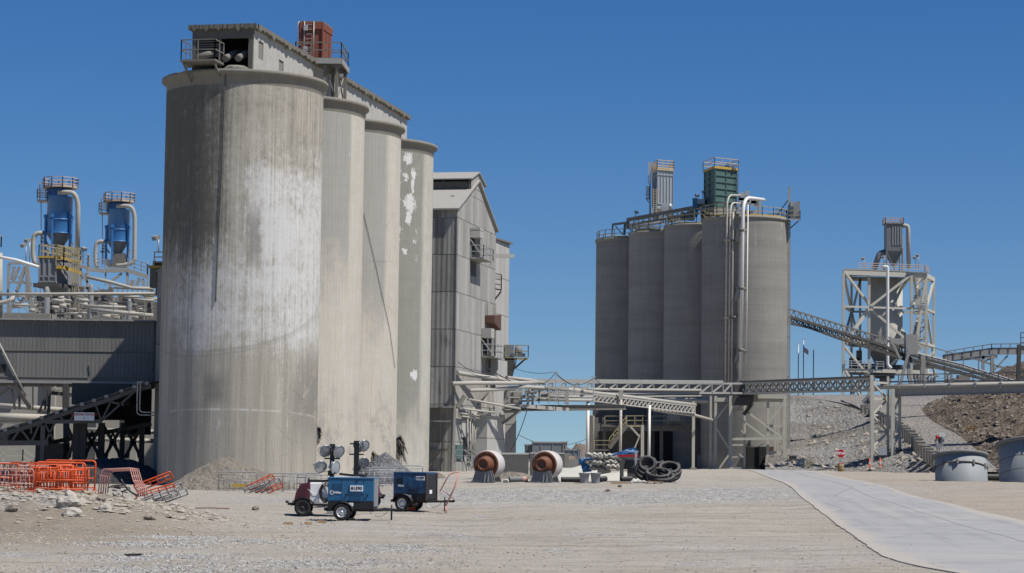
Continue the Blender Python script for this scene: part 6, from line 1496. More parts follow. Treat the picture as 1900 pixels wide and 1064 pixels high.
mb.rail([J(1103, 834), J(1131, 834)], 1.0, .035, 1.2, 1); mb.build('flight_railing', MT['pale_yellow'], sr)
mb = MB(); mb.prism([J(1101, 834), J(1131, 834), J(1131, 834, 1.5), J(1101, 834, 1.5)], (0, 0, -.15)); mb.build('lower_landing', MT['mid_steel'], sr)
mb = MB(); mb.beam(J(1192, 789), J(1192, 880), .35, .3); mb.beam(J(1170, 792), J(1187, 811), .2); mb.beam(J(1188, 806), J(1176, 836), .15); mb.build('support', MT['cream'], sr)
for i, px in enumerate((1094, 1098, 1101)):
 pass
rp_ = thing('riser_pipes', 'bundle of dark riser pipes and ladder at the left corner of the loading bay', 'pipes', J(1097, 876))
mb = MB()
for px, y0 in ((1095.5, 778), (1098, 770), (1101, 772)): mb.tube([J(px, y0), J(px - 1, 880)], .14, 6)
mb.beam(J(1096, 772), J(1096, 880), .5, .4); mb.build('riser', MT['mid_steel'], rp_)
for x0, x1, y0, y1, Y, mat, lab in ((1466, 1478, 846, 878, 246, 'mid_steel', 'dark louvred kiosk right of the silo portal'), (1480, 1493, 854, 876, 240, 'galv', 'pale cabinet with a small notice right of the dark kiosk')):
 a, b = P(x0, y0, Y), P(x1, y1, Y); t = thing('kiosk', lab, 'kiosk', ((a.x + b.x) / 2, Y, b.z)); z = gz(a.x, Y) - .1
 MB().box(((a.x + b.x) / 2, Y + .5, (a.z + z) / 2), (b.x - a.x, 1, a.z - z)).build('body', MT[mat], t)
 mb = MB(); mb.box(((a.x + b.x) / 2, Y - .02, a.z - .35), ((b.x - a.x) * .45, .04, .22)); mb.build('notice' if mat == 'galv' else 'vent', MT['white' if mat == 'galv' else 'dark_steel'], t)
 MB().box(((a.x + b.x) / 2, Y + .5, a.z + .06), (b.x - a.x + .25, 1.25, .12)).build('roof', MT['grey_steel'], t)
t = thing('guard_railing', 'short yellow guard railing at the right foot of the silo portal', 'railing', P(1466, 878, 244)); a = on_ground(1461, 244); b = on_ground(1478, 243); MB().rail([a, b], 1.1, .04, .7, 1).build('rails', MT['pale_yellow'], t)
# ================================================================ truss conveyor crossing to the right
rt = thing('crossing_truss', 'cream lattice truss conveyor crossing from the far silos to the four legged tower', 'conveyor truss', P(1500, 730, 244))
def X_(t, y0, y1, d=0.0): return P(lerp(1372, 1622, t), lerp(y0, y1, t), lerp(252, 232, t) + d)
mb = MB()
for d in (0, 1.7): truss(mb, (X_(0, 712, 702, d), X_(1, 712, 702, d)), (X_(0, 731, 724, d), X_(1, 731, 724, d)), 19, .16, .22, 'N' if d else 'R')
mb.build('truss', MT['cream'], rt)
mb = MB(); mb.prism([X_(0, 711, 701, -.2), X_(1, 711, 701, -.2), X_(1, 711, 701, 1.9), X_(0, 711, 701, 1.9)], (0, 0, .22)); mb.build('cover', MT['mid_steel'], rt)
mb = MB(); mb.beam(X_(.1, 730, 724, .8), X_(1, 730, 724, .8), .9, .25); mb.build('belt', MT['brown_duct'], rt)
mb = MB(); mb.beam(X_(0, 711, 701, -.1), X_(.02, 736, 728, -.1), .5); mb.build('end_frame', MT['dark_steel'], rt)
lg = thing('trestle_tower', 'cream braced trestle tower on four legs under the conveyor junction', 'trestle', on_ground(1640, 230))
YL = 229.0
LP = [(1617, 646, 0, 0), (1647, 700, 0, 1), (1656, 722, 0, 2), (1669, 733, 0, 3)]
LG = []
for x, yt, d, k in ((1617.5, 697, 0, 0), (1647.5, 699, 1.6, 1), (1656.5, 722, 0, 2), (1669.5, 730, 1.6, 3)):
 a = P(x, yt, YL + d); g = on_ground(x + (1 if k == 0 else 0), YL + d); LG.append((a, g)); MB().beam(g + V((0, 0, .4)), a, .36 if k in (0, 2) else .24, .36).build('leg', MT['cream'], lg)
 MB().box(g + V((0, 0, .35)), (.95 if k < 2 else .8, .9, 1.0)).build('footing', MT['block_dark'], lg)
mb = MB()
for i, j in ((0, 1), (2, 3)):
 n = 5 if i == 0 else 4
 for k in range(n + 1):
  z = k / n
  p, q = LG[i][1].lerp(LG[i][0], .08 + .85 * z), LG[j][1].lerp(LG[j][0], .08 + .85 * z); mb.beam(p, q, .16, .2)
  if k < n:
   p2, q2 = LG[i][1].lerp(LG[i][0], .08 + .85 * (k + 1) / n), LG[j][1].lerp(LG[j][0], .08 + .85 * (k + 1) / n)
   mb.beam(*((p, q2) if k % 2 else (q, p2)), .18)
mb.build('brace', MT['cream'], lg)
a, b = P(1629, 830, YL - .3), P(1645, 845, YL - .3); MB().box(((a.x + b.x) / 2, YL - .3, (a.z + b.z) / 2), (b.x - a.x, .3, a.z - b.z)).build('switch_box', MT['galv'], lg)
gw = thing('girder_walkway', 'long pale girder walkway with handrail running off to the right edge', 'walkway', P(1780, 725, 226))
def H(x, y, d=0.0): return P(x, y, lerp(231, 220, (x - 1620) / 320) + d)
mb = MB(); mb.ibeam(H(1655, 728.5), H(1950, 720), .5, .85); mb.beam(H(1655, 724, 1.6), H(1950, 716, 1.6), .4, .8); mb.build('girder', MT['grey_steel'], gw)
mb = MB(); mb.tube([H(1624, 719, -.1), H(1700, 717.5, -.1), H(1950, 711, -.1)], .23, 10); mb.build('pipe', MT['pipe'], gw)
mb = MB().rail([H(1622, 718, .6), H(1950, 712, .6)], 1.15, .045, 2.55, 0); mb.beam(H(1622, 709, .6), H(1950, 706, .6), .12, .16); mb.build('railing', MT['slate'], gw)
mb = MB()
for x in range(1668, 1900, 47): mb.beam(H(x, 719, -.4), H(x, 707, -.4), .1); mb.beam(H(x, 708, -.4), H(x + 5, 707, -.4), .1)
mb.build('lamp_bracket', MT['galv'], gw)
mb = MB(); mb.tube([H(1660, 722, 1), H(1950, 715, 1)], .5, 8); mb.build('cable_tray', MT['dark_steel'], gw)
YT2 = 392.0
ft = thing('framed_silo_tower', 'cream braced steel frame tower enclosing a pale silo on the plateau', 'tower', P(1650, 740, YT2 + 6))
zb = 11.5
def FT(x, y, d=0.0): return P(x, y, YT2 + d)
D1 = 13.0
front = [(1565, 0.0), (1612.5, 2.0), (1691, 3.0), (1718.5, 4.0)]; back = [(1580, D1), (1596, D1), (1706, D1 + 1), (1733, D1)]
z1, z2, z3, z4 = FT(1640, 507).z, FT(1640, 570).z, FT(1640, 635).z, FT(1640, 688).z
def col(x, d, z0, z1_): p = PZ(x, z1_, YT2 + d, 520); q = V((p.x, p.y, z0)); return q, p
mb = MB()
for x, d in front + back:
 q, p = col(x, d, zb - 1, z1); mb.beam(q, p, .44 if d < 5 else .38)
mb.build('column', MT['cream'], ft)
def pt(x, d, z): return PZ(x, z, YT2 + d, 600)
mb = MB(); C4 = [(1565, 0.0), (1718.5, 4.0), (1733, D1), (1580, D1)]
for z, h in ((z1, .75), (z2, .35), (z3, .5), (z4, .6)):
 for (xa, da), (xb, dbb) in zip(C4, C4[1:] + C4[:1]): mb.beam(pt(xa, da, z), pt(xb, dbb, z), .35, h)
mb.build('girder', MT['cream'], ft)
mb = MB()
def xb(xa, da, xb_, db_, za, zb_, w_=.38): mb.beam(pt(xa, da, za), pt(xb_, db_, zb_), w_)
xb(1568, 0, 1612, 2, z1, z2 + .6); xb(1612, 2, 1568, 0, z2, z3); xb(1612, 2, 1690, 3, z2, z3); xb(1612, 2, 1568, 0, z2 - .6, z3); xb(1690, 3, 1612, 2, z1, z2); 
xb(1568, 0, 1612, 2, z3 - 1, z4 - 1); xb(1640, 3, 1690, 3, z4, z3 - .5); xb(1565, 0, 1580, D1, z1, z2); xb(1580, D1, 1565, 0, z2, z3); xb(1596, D1, 1582, D1, z1, z2); xb(1580, D1, 1596, D1, z2, z3)
xb(1718.5, 4, 1733, D1, z2, z1); xb(1718.5, 4, 1733, D1, z2, z3 - 2); xb(1706, D1, 1691, 3, z1, z2 - 1); xb(1695, 3, 1706, D1, z1, z2); xb(1706, D1, 1692, 3, z2, z3); xb(1718.5, 4, 1700, 3.5, z1, z3, .5); xb(1733, D1, 1718.5, 4, z3, z4 - 1); xb(1691, 3, 1640, D1, z1, z2, .4); xb(1690, 3, 1650, D1, z3, z2, .4)
xb(1568, 0, 1600, 1.5, z4, z4 - 5); xb(1612, 2, 1575, 1, z4, z4 - 5)
mb.build('brace', MT['cream'], ft)
RT_ = 32.0 * YT2 / F_PX; pc = pt(1643, 8.5, z2); c = V((pc.x, pc.y, 0)); RT_ = 31.5 * (YT2 + 8) / F_PX
MB().lathe([(RT_, z3 - 1.2), (RT_, z1 - .3), (.02, z1 - .2)], 48, c).build('silo_shell', MT['tower_silo'], ft)
MB().lathe([(RT_ * .28, z4 - 2.5), (RT_ * .45, z4 + .5), (RT_, z3 - 1.2)], 40, c).build('silo_cone', MT['block'], ft)
mb = MB(); mb.prism([pt(x, d, z1 + .5) for x, d in ((1565, 0.0), (1683, 2.8), (1688, D1), (1580, D1))], (0, 0, .2)); mb.beam(pt(1683, 2.8, z1 + .5), pt(1722, 3.8, z1 + .5), .9, .12); mb.build('roof_deck', MT['grey_steel'], ft)
MB().rail([pt(1592, 1.5, z1 + .7), pt(1716, 4, z1 + .7), pt(1724, 9, z1 + .7)], 1.15, .05, 1.4, 2).build('roof_railing', MT['pink_rail'], ft)
mb = MB().rail([pt(1568, -.5, z4 + .4), pt(1640, 1.5, z4 + .4)], 1.2, .05, 1.3, 2); mb.rail([pt(1691, 2.5, z2 + .3), pt(1720, 3.5, z2 + .3)], 1.2, .05, 1.2, 2); mb.build('gallery_railing', MT['galv'], ft)
mb = MB()
for k in range(16): 
 z = lerp(zb, z1, k / 16); mb.beam(pt(1700, 8, z), pt(1715, 8.5, z + (z1 - zb) / 16), .2, .12)
mb.beam(pt(1705, 7.5, zb), pt(1705, 7.5, z1), .1); mb.beam(pt(1713, 8, zb), pt(1713, 8, z1), .1)
for z in (z1 - 6.5, z2 + 1, z2 - 3, z3 + 1): mb.prism([pt(1696, 6, z), pt(1716, 6.5, z), pt(1716, 9, z), pt(1696, 9, z)], (0, 0, .15)); mb.rail([pt(1696, 6, z + .15), pt(1716, 6.5, z + .15)], 1.1, .04, .9, 2)
mb.build('stair_tower', MT['cream'], ft)
mb = MB()
for x, y, w_, h_ in ((1585, 678, 1.6, 2.4), (1594, 670, .8, 3.6), (1610, 684, 2.6, 1.6), (1660, 684, 2.6, 1.2), (1695, 690, 2.0, 2.5), (1640, 694, 3.5, 1.6)): mb.box(FT(x, y, 5), (w_, 1.5, h_))
mb.build('machinery', MT['dark_steel'], ft)
MB().box(pt(1640, 3, z3 + .2), (9.5, 4, 1.0)).build('mid_deck', MT['grey_steel'], ft)
pipe('down_pipe', bend([P(1636, 496, YT2 - .3), P(1647, 494, YT2 - .3), P(1647, 678, YT2 - .3), P(1654, 684, YT2 - .3)], .9, 6), .26, 'pipe_white', 'pale down pipe in front of the framed silo tower', 12)
pipe('down_pipe', bend([P(1718, 682, YT2 + 2), P(1734, 682, YT2 + 2), P(1734, 715, YT2 + 2)], 1.0, 6), .25, 'pipe', 'short bent pipe at the right foot of the framed silo tower', 10)
df = thing('dust_filter', 'slate box dust filter with hopper on top of the framed silo tower', 'dust filter', P(1659, 498, YT2 + 7))
a, b = P(1645, 470, YT2 + 7), P(1674, 470, YT2 + 7); zt, zq, zl = P(1660, 416, YT2 + 7).z, P(1660, 466, YT2 + 7).z, P(1660, 492, YT2 + 7).z; cxx = (a.x + b.x) / 2; w2 = (b.x - a.x) / 2
MB().box((cxx, YT2 + 7 + w2, (zt + zq) / 2), (w2 * 2, w2 * 2, zt - zq)).build('casing', MT['slate'], df)
mb = MB()
for k in range(4): mb.box((cxx - w2 * .2 + k * w2 * .33, YT2 + 6.95, (zt + zq) / 2 + .3), (w2 * .18, .1, (zt - zq) * .7))
mb.build('panel', MT['cabinet'], df)
mb = MB(); mb.add([(cxx - w2, YT2 + 7, zq), (cxx + w2, YT2 + 7, zq), (cxx + w2, YT2 + 7 + 2 * w2, zq), (cxx - w2, YT2 + 7 + 2 * w2, zq), (cxx - .3, YT2 + 7 + w2 - .3, zl), (cxx + .3, YT2 + 7 + w2 - .3, zl), (cxx + .3, YT2 + 7 + w2 + .3, zl), (cxx - .3, YT2 + 7 + w2 + .3, zl)], [(0, 1, 5, 4), (1, 2, 6, 5), (2, 3, 7, 6), (3, 0, 4, 7)]); mb.build('hopper', MT['slate'], df)
mb = MB()
for sx in (-1, 1):
 for y_ in (0, 2 * w2): mb.beam((cxx + sx * w2, YT2 + 7 + y_, zq + .5), (cxx + sx * w2, YT2 + 7 + y_, z1 + .6), .22)
mb.beam((cxx - w2, YT2 + 7, zq), (cxx, YT2 + 7, zl - .8), .15); mb.beam((cxx + w2, YT2 + 7, zq), (cxx, YT2 + 7, zl - .8), .15); mb.build('leg', MT['slate'], df)
tq = [(cxx - w2 - .2, YT2 + 6.8, zt), (cxx + w2 + .2, YT2 + 6.8, zt), (cxx + w2 + .2, YT2 + 7.2 + 2 * w2, zt), (cxx - w2 - .2, YT2 + 7.2 + 2 * w2, zt)]
MB().prism(tq, (0, 0, .2)).build('top_deck', MT['mid_steel'], df); MB().rail([V(q) for q in tq], 1.1, .045, .9, 2, True).build('top_railing', MT['pink_rail'], df)
MB().tube(bend([P(1672, 419, YT2 + 8), P(1685, 419, YT2 + 8), P(1686, 498, YT2 + 8)], 1.3, 8), .38, 12).build('clean_air_duct', MT['pipe'], df)
MB().tube(bend([P(1646, 468, YT2 + 8), P(1632, 470, YT2 + 8), P(1622, 500, YT2 + 8)], 2.0, 8), .5, 12).build('inlet_duct', MT['slate'], df)
mb = MB()
for k in range(15): mb.beam(P(1673, 440 + k * 4, YT2 + 7), P(1676, 440 + k * 4, YT2 + 7), .12)
mb.beam(P(1676, 436, YT2 + 7), P(1676, 498, YT2 + 7), .08); mb.build('ladder', MT['pink_rail'], df)
for px, y0, lab in ((1603, 480, 'floodlight at the left of the framed tower roof'), (1640, 477, 'floodlight beside the inlet duct on the framed tower roof'), (1699, 478, 'lower of two floodlights right of the dust filter'), (1704.5, 474, 'higher of two floodlights right of the dust filter')):
 lamp_pole(px, y0, 498, YT2 + 4, lab, -1, 1.3)
ic = thing('inclined_conveyor', 'long dark lattice conveyor sloping down from the far silo to the right', 'conveyor', P(1680, 650, 270))
CT = [(1462, 573, 262), (1560, 603, 266), (1640, 628, 270), (1690, 652, 272), (1780, 676, 276), (1900, 712, 282)]
CB = [(1462, 600, 262), (1500, 608, 264), (1560, 630, 266), (1640, 655, 270), (1690, 672, 272), (1780, 693, 276), (1900, 724, 282)]
def tab(T_, x):
 for (x0, y0, d0), (x1, y1, d1) in zip(T_, T_[1:]):
  if x <= x1: k = (x - x0) / (x1 - x0); return lerp(y0, y1, k), lerp(d0, d1, k)
 return T_[-1][1:]
mb = MB(); up = MB(); lo_ = MB()
xs = [1462 + k * 11 for k in range(41)]
def cpnt(T_, x, d=0, dy=0): y, Y = tab(T_, x); return P(x, y + dy, Y + d)
for d in (0, 1.5):
 for x0, x1 in zip(xs, xs[1:]):
  if x0 < 1690: up.beam(cpnt(CT, x0, d), cpnt(CT, x1, d), .16); up.beam(cpnt(CT, x0, d, 0), cpnt(CT, (x0 + x1) / 2, d, 14), .09); up.beam(cpnt(CT, (x0 + x1) / 2, d, 14), cpnt(CT, x1, d), .09)
  lo_.beam(cpnt(CT, x0, d, 14), cpnt(CT, x1, d, 14), .24, .3); lo_.beam(cpnt(CB, x0, d), cpnt(CB, x1, d), .22); lo_.beam(cpnt(CT, x0, d, 14), cpnt(CB, x1, d), .13); lo_.beam(cpnt(CT, x0, d, 14), cpnt(CB, x0, d), .13); lo_.beam(cpnt(CB, x0, d), cpnt(CT, x1, d, 14), .12)
up.build('handrail_lattice', MT['mid_steel'], ic); lo_.build('girder', MT['dark_steel'], ic)
bt = MB()
for x0, x1 in zip(xs, xs[1:]):
 a, b = cpnt(CT, x0, .1, 13), cpnt(CT, x1, .1, 13); bt.prism([a, b, b + V((0, 1.3, 0)), a + V((0, 1.3, 0))], (0, 0, .12))
 if x0 >= 1690: bt.tube([cpnt(CT, x0, .5, 4), cpnt(CT, x1, .5, 4)], .38, 8)
bt.build('belt_cover', MT['grey_steel'], ic)
mb = MB(); mb.beam(P(1687, 648, 268), P(1671, 713, 268), .32); mb.beam(P(1650, 625, 268), P(1671, 668, 268), .28); mb.beam(P(1682, 660, 271), P(1690, 715, 271), .4); mb.beam(P(1712, 660, 273), P(1712, 715, 273), .55); mb.box(P(1690, 640, 271), (1.4, 1.4, 2.4)); mb.build('support_leg', MT['grey_steel'], ic)
mb = MB(); mb.rail([cpnt(CT, 1700, -.8, 2), cpnt(CT, 1900, -.8, 0)], 1.3, .05, 2.6, 0); mb.build('walkway_railing', MT['mid_steel'], ic)
dg_ = thing('distant_gallery', 'grey overland conveyor gallery on trestles at the right skyline', 'conveyor', P(1820, 715, 300))
def Z_(x, y, d=0.0): return P(x, y, 300 + d)
mb = MB(); mb.beam(Z_(1750, 665), Z_(1840, 652), .5, .9); mb.beam(Z_(1840, 652), Z_(1960, 651), .5, .9); mb.beam(Z_(1700, 672), Z_(1850, 662), .35, .4); mb.build('deck', MT['grey_steel'], dg_)
mb = MB().rail([Z_(1755, 664, -.4), Z_(1840, 650, -.4), Z_(1960, 649, -.4)], .8, .05, 1.2, 0); mb.build('railing', MT['mid_steel'], dg_)
mb = MB()
for x, w_ in ((1841, .45), (1754, .3), (1765, .3), (1824, .35)): mb.beam(Z_(x, 656 if x > 1800 else 668), Z_(x, 722), w_)
for x0, y0, x1, y1 in ((1842, 690, 1870, 660), (1755, 700, 1765, 690), (1824, 672, 1842, 664), (1815, 668, 1862, 684)): mb.beam(Z_(x0, y0), Z_(x1, y1), .2)
mb.build('trestle', MT['grey_steel'], dg_)
et = thing('edge_gantry', 'dark ladder gantry cut by the right edge above the walkway', 'gantry', P(1893, 712, 246))
mb = MB(); mb.beam(P(1891, 640, 246), P(1889, 716, 246), .4); mb.beam(P(1891, 646, 246), P(1930, 646, 246), .3, .5); mb.beam(P(1893, 690, 246), P(1930, 682, 246), .3); mb.beam(P(1893, 700, 246), P(1930, 708, 246), .3); mb.build('frame', MT['dark_steel'], et)
MB().rail([P(1894, 645, 246), P(1930, 645, 246)], 1.6, .05, .8, 2).build('railing', MT['slate'], et)
for k, (x0, x1, y0, y1) in enumerate(((1757, 1764, 704, 716), (1768, 1790, 703, 716), (1778, 1800, 696, 716))):
 a, b = P(x0, y0, 290), P(x1, y1, 290); solo(MB().box(((a.x + b.x) / 2, 290.5, (a.z + b.z) / 2), (b.x - a.x, 1.5, a.z - b.z)).rough(.05, .8, k), 'concrete_block', MT['block'], ['small dark block left of the distant blocks on the plateau edge', 'wide block in the middle of the distant blocks on the plateau edge', 'taller block right of the distant blocks on the plateau edge'][k], 'block')
t = thing('pipe_manifold', 'tangle of bent pipes standing on the plateau right of the framed tower', 'pipes', P(1720, 712, 345))
mb = MB()
for k in range(7):
 x = 1698 + k * 6; mb.tube(bend([P(x, 716, 340), P(x, 694 + (k * 5) % 9, 340), P(x + 8, 694 + (k * 5) % 9, 340)], .5), .2, 6)
mb.rail([P(1735, 712, 335), P(1800, 712, 335)], .8, .05, 2, 0); mb.build('pipes', MT['grey_steel'], t)
for px, y0, lab, f in ((1481.5, 639, 'left flagpole without a flag', 0), (1491, 631, 'tallest flagpole flying the striped flag', 1), (1509.5, 652, 'right shorter flagpole without a flag', 0)):
 t = thing('flagpole', lab, 'flagpole', P(px, 735, 400)); MB().tube([P(px - .6, 740, 400), P(px, y0, 400)], .1, 8).build('pole', MT['galv'], t)
 MB().lathe([(.01, .3), (.15, .15), (.01, 0)], 8, P(px, y0, 400)).build('finial', MT['galv'], t)
fg = thing('flag', 'drooping red white striped flag with blue canton on the tallest pole', 'flag', P(1495, 660, 400))
def FL(u, v): # hanging folds: u along the fly, v down the hoist
 x = 1491.4 + u * 9.0; y = 643 + v * 11 + u * (7.5 - v * 2.5); p = P(x, y, 400); return p + V((0, .35 * math.sin(u * 7 + v * 2) * u, 0))
for nm, mt, rows in (('red_stripes', 'flag_red', [0, 2, 4, 6, 8, 10, 12]), ('white_stripes', 'flag', [1, 3, 5, 7, 9, 11])):
 mb = MB()
 for r in rows:
  for k in range(10):
   if r < 7 and k < 4: continue
   mb.add([FL(k / 10, r / 13), FL((k + 1) / 10, r / 13), FL((k + 1) / 10, (r + 1) / 13), FL(k / 10, (r + 1) / 13)], [(0, 1, 2, 3)])
 mb.build(nm, MT[mt], fg)
mb = MB()
for k in range(4): mb.add([FL(k / 10, 0), FL((k + 1) / 10, 0), FL((k + 1) / 10, 7 / 13), FL(k / 10, 7 / 13)], [(0, 1, 2, 3)])
mb.build('blue_canton', MT['flag_blue'], fg)
mb = MB()
for r in range(3):
 for k in range(4):
  p = FL((k + .5) / 10, (r + .5) / 5.6) + V((0, -.03, 0)); mb.lathe([(.055, 0), (.001, .01)], 5, p, frame=(V((1, 0, 0)), V((0, 0, 1)), V((0, -1, 0))))
mb.build('stars', MT['white_letter'], fg)
g = on_ground(1560, 216); ss_ = thing('stop_sign', 'red octagonal STOP sign with small solar panel standing in a sand filled barrel', 'stop sign', g)
MB().lathe([(.01, 0), (.30, 0), (.315, .03), (.30, .22), (.315, .24), (.30, .26), (.30, .46), (.315, .48), (.30, .5), (.295, .72), (.01, .71)], 24, g).build('barrel', MT['barrel'], ss_)
mb = MB()
for sx in (-.18, .16): mb.lathe([(.07, 0), (.065, .1), (.01, .12)], 8, g + V((sx, -.2, .71)))
mb.build('lamp', MT['stop_red'], ss_)
MB().beam(g + V((0, 0, .6)), g + V((0, 0, 2.4)), .05).build('post', MT['galv'], ss_)
oc = g + V((0, -.06, 1.70))
def octo(r, d): return [oc + V((math.cos(PI / 8 + k * PI / 4) * r, d, math.sin(PI / 8 + k * PI / 4) * r)) for k in range(8)]
MB().prism(octo(.43, 0), (0, .02, 0)).build('white_border', MT['white'], ss_); MB().prism(octo(.40, -.012), (0, .01, 0)).build('plate', MT['stop_red'], ss_)
text_mesh('STOP', .31, facing(oc + V((0, -.018, 0))), bold=.012).build('lettering', MT['white_letter'], ss_)
MB().prism([g + V((.1, -.15, 2.32)), g + V((.5, -.15, 2.32)), g + V((.56, .12, 2.58)), g + V((.16, .12, 2.58))], (0, .03, -.03)).build('solar_panel', MT['hvac'], ss_)
for px, y0, Y, lab, f in ((1610.5, 745, 292, 'back of a diamond road sign at the top of the haul road', 1), (1743, 818, 214, 'diamond road sign seen edge on at the foot of the haul road', 2)):
 a = P(px, y0 + 30, Y); t = thing('diamond_sign', lab, 'road sign', a); c = P(px, y0, Y); r = .95 if f == 1 else .7
 MB().beam(V((c.x, c.y + .05, c.z - 3.0)), c, .08).build('post', MT['mid_steel'], t)
 pl_ = [c + V((math.sin(k * PI / 2) * r * (.9 if f == 1 else .6), -.3 * math.sin(k * PI / 2) * (f - 1), math.cos(k * PI / 2) * r)) for k in range(4)]; MB().prism(pl_, (0, .03, 0)).build('plate', MT['cabinet'], t)
 mb = MB(); mb.beam(c + V((0, -.03, -.5)), c + V((0, -.03, .45)), .12, .02); mb.beam(c + V((-.35, -.03, .05)), c + V((.35, -.03, .05)), .12, .02); mb.build('symbol', MT['black_letter'], t)
t = thing('signal_post', 'cream signal post with red lamp and solar panel at the end of the bin barrier', 'signal', P(1739, 862, 212))
c = P(1739, 815, 212); MB().beam(P(1738, 866, 212), c, .16).build('post', MT['cream'], t); MB().lathe([(.16, 0), (.18, .2), (.1, .34), (.01, .38)], 10, c).build('red_lamp', MT['stop_red'], t)
MB().beam(P(1752, 862, 212), P(1748, 808, 212), .06).build('rear_pole', MT['galv'], t); p = P(1748, 808, 212); MB().prism([p + V((-.3, -.2, -.15)), p + V((.3, -.2, -.15)), p + V((.3, .2, .25)), p + V((-.3, .2, .25))], (0, .03, -.03)).build('solar_panel', MT['hvac'], t)
MB().box(P(1742, 827, 212), (.5, .3, .4)).build('control_box', MT['cabinet'], t)
def bin_mb(c, w_, h_, d, tilt):
 mb = MB(); a = [c + V((sx * w_ / 2 * (1 - .12), sy * d / 2 * .9, -.3)) for sx, sy in ((-1, -1), (1, -1), (1, 1), (-1, 1))]; b = [c + V((sx * w_ / 2, sy * d / 2, h_)) for sx, sy in ((-1, -1), (1, -1), (1, 1), (-1, 1))]
 mb.add(a + b, [(3, 2, 1, 0), (4, 5, 6, 7), (0, 1, 5, 4), (1, 2, 6, 5), (2, 3, 7, 6), (3, 0, 4, 7)]); return mb
N = 26
ORD = 'first second third fourth fifth sixth seventh eighth ninth tenth eleventh twelfth thirteenth fourteenth fifteenth sixteenth seventeenth eighteenth nineteenth twentieth'.split(); ORD += ['twenty ' + w for w in ORD[:8]]
BL = [(1738, 850, 209), (1712, 832, 221), (1690, 806, 236), (1668, 790, 252), (1640, 775, 270), (1604, 757, 291)]
for k in range(N):
 t_ = k / (N - 1) * (len(BL) - 1); i = min(len(BL) - 2, int(t_)); u_ = t_ - i; x, y, Y = (lerp(BL[i][q], BL[i + 1][q], u_) for q in range(3))
 c = P(x, y + 6, Y); c.z -= .6
 t = thing('barrier_bin', (ORD[k] + ' block bin counted up from the lower end of the haul road barrier') if k else 'lowest block bin of the haul road barrier, beside the signal post', 'barrier', c, 'block bins lining the haul road')
 bin_mb(c + V((0, 0, .3)), .85, .95 + .08 * math.sin(k * 2.1), 1.0, 0).build('body', MT['block'], t)
 MB().box(c + V((0, 0, 1.30 + .08 * math.sin(k * 2.1))), (.9, 1.06, .1)).build('lid', MT['rock'], t)
for px, Y, h, lab in ((1613.5, 224, 1.25, 'leftmost orange delineator at the trestle feet'), (1633, 224, 1.3, 'middle orange delineator at the trestle feet'), (1650, 226, .75, 'low orange delineator right of the trestle middle')):
 g = on_ground(px, Y); t = thing('delineator', lab, 'delineator', g); MB().lathe([(.24, 0), (.24, .06), (.08, .08)], 12, g).build('base', MT['black_paint'], t); MB().lathe([(.09, .06), (.07, h), (.01, h + .03)], 12, g).build('tube', MT['cone'], t); MB().lathe([(.095, h * .6), (.093, h * .72)], 12, g).build('reflective_band', MT['white'], t)
def bush(px, py, Y, r, mat, label, seed, n=420):
 c = P(px, py, Y); rr = random.Random(seed); mb = MB()
 for k in range(n):
  a, e = rr.uniform(0, 6.28), rr.uniform(-.2, 1.4); d = r * rr.random() ** .4 * (1 + .3 * mnoise.noise(V((a, e, seed)))); p = c + V((math.cos(a) * math.cos(e), math.sin(a) * math.cos(e) * .9, math.sin(e) * .8)) * d; s = r * rr.uniform(.06, .16)
  q = V((rr.uniform(-1, 1), rr.uniform(-1, 1), rr.uniform(.2, 1.4))).normalized() * s; w_ = V((rr.uniform(-1, 1), rr.uniform(-1, 1), 0)).normalized() * s * .3
  mb.add([p - w_, p + w_, p + q], [(0, 1, 2)])
 t = thing('bush', label, 'bush', c); mb.build('foliage', MT[mat], t); st_ = MB()
 for k in range(6): st_.tube([c - V((0, 0, r * .2)), c + V((rr.uniform(-.5, .5), rr.uniform(-.5, .5), .6)) * r], r * .025, 4)
 st_.build('stem', MT['straw'], t)
bush(1803, 806, 238, 1.15, 'straw', 'round dry straw coloured bush on the brown slope', 1, 700); bush(1740, 862, 209, 1.0, 'scrub', 'grey green bush at the lower end of the bin barrier', 2); bush(1858, 856, 208, .8, 'scrub', 'green bush between the two grey tanks', 3); bush(1500, 866, 228, .9, 'scrub', 'low green bush at the foot of the fill slope beside the cabinet', 4)
for k, (px, py, Y) in enumerate(((1714, 762, 286), (1735, 783, 262), (1740, 744, 312), (1760, 800, 246), (1815, 838, 219), (1840, 848, 212))):
 bush(px, py, Y, .55, 'scrub', ['small tuft at the top bend of the haul road', 'small tuft below the bend on the brown slope edge', 'small tuft at the plateau end of the haul road', 'small tuft halfway down the haul road edge', 'small tuft near the foot of the haul road', 'small tuft behind the wider grey tank'][k], 10 + k, 160)
def tank(c, R, h, label, tilt=0, top=None):
 t = thing('cut_tank', label, 'tank', c)
 mb = MB(); n = 64; mb.lathe([(R, -.2), (R * .985, h), (R * .95, h), (R * .96, -.2)], n, c); sh = mb.build('shell', MT['tank'], t)
 MB().lathe([(R * .985, h - .06), (R * 1.075, h - .02), (R * 1.075, h + .12), (R * .95, h + .12), (R * .95, h - .04)], n, c).build('flange', MT['cradle'], t); return t
g = ground_at(1794, 893); R = 48.5 * g.y / F_PX; c = V((g.x, g.y + R, gz(g.x, g.y + R) - .05)); hT = P(1794, 838, g.y).z - c.z - .1
tk = tank(c, R, hT, 'shorter cut grey steel tank ring with flange and rusty chain band')
mb = MB(); n = 40; pts = [c + V((math.cos(2 * PI * k / n) * (R + .02), math.sin(2 * PI * k / n) * (R + .02), hT * (.58 + .1 * abs(math.sin(PI * k / n * 2 + .4))))) for k in range(n)]; mb.tube(pts, .035, 6, closed=True); mb.build('chain_band', MT['tank_band'], tk)
mb = MB()
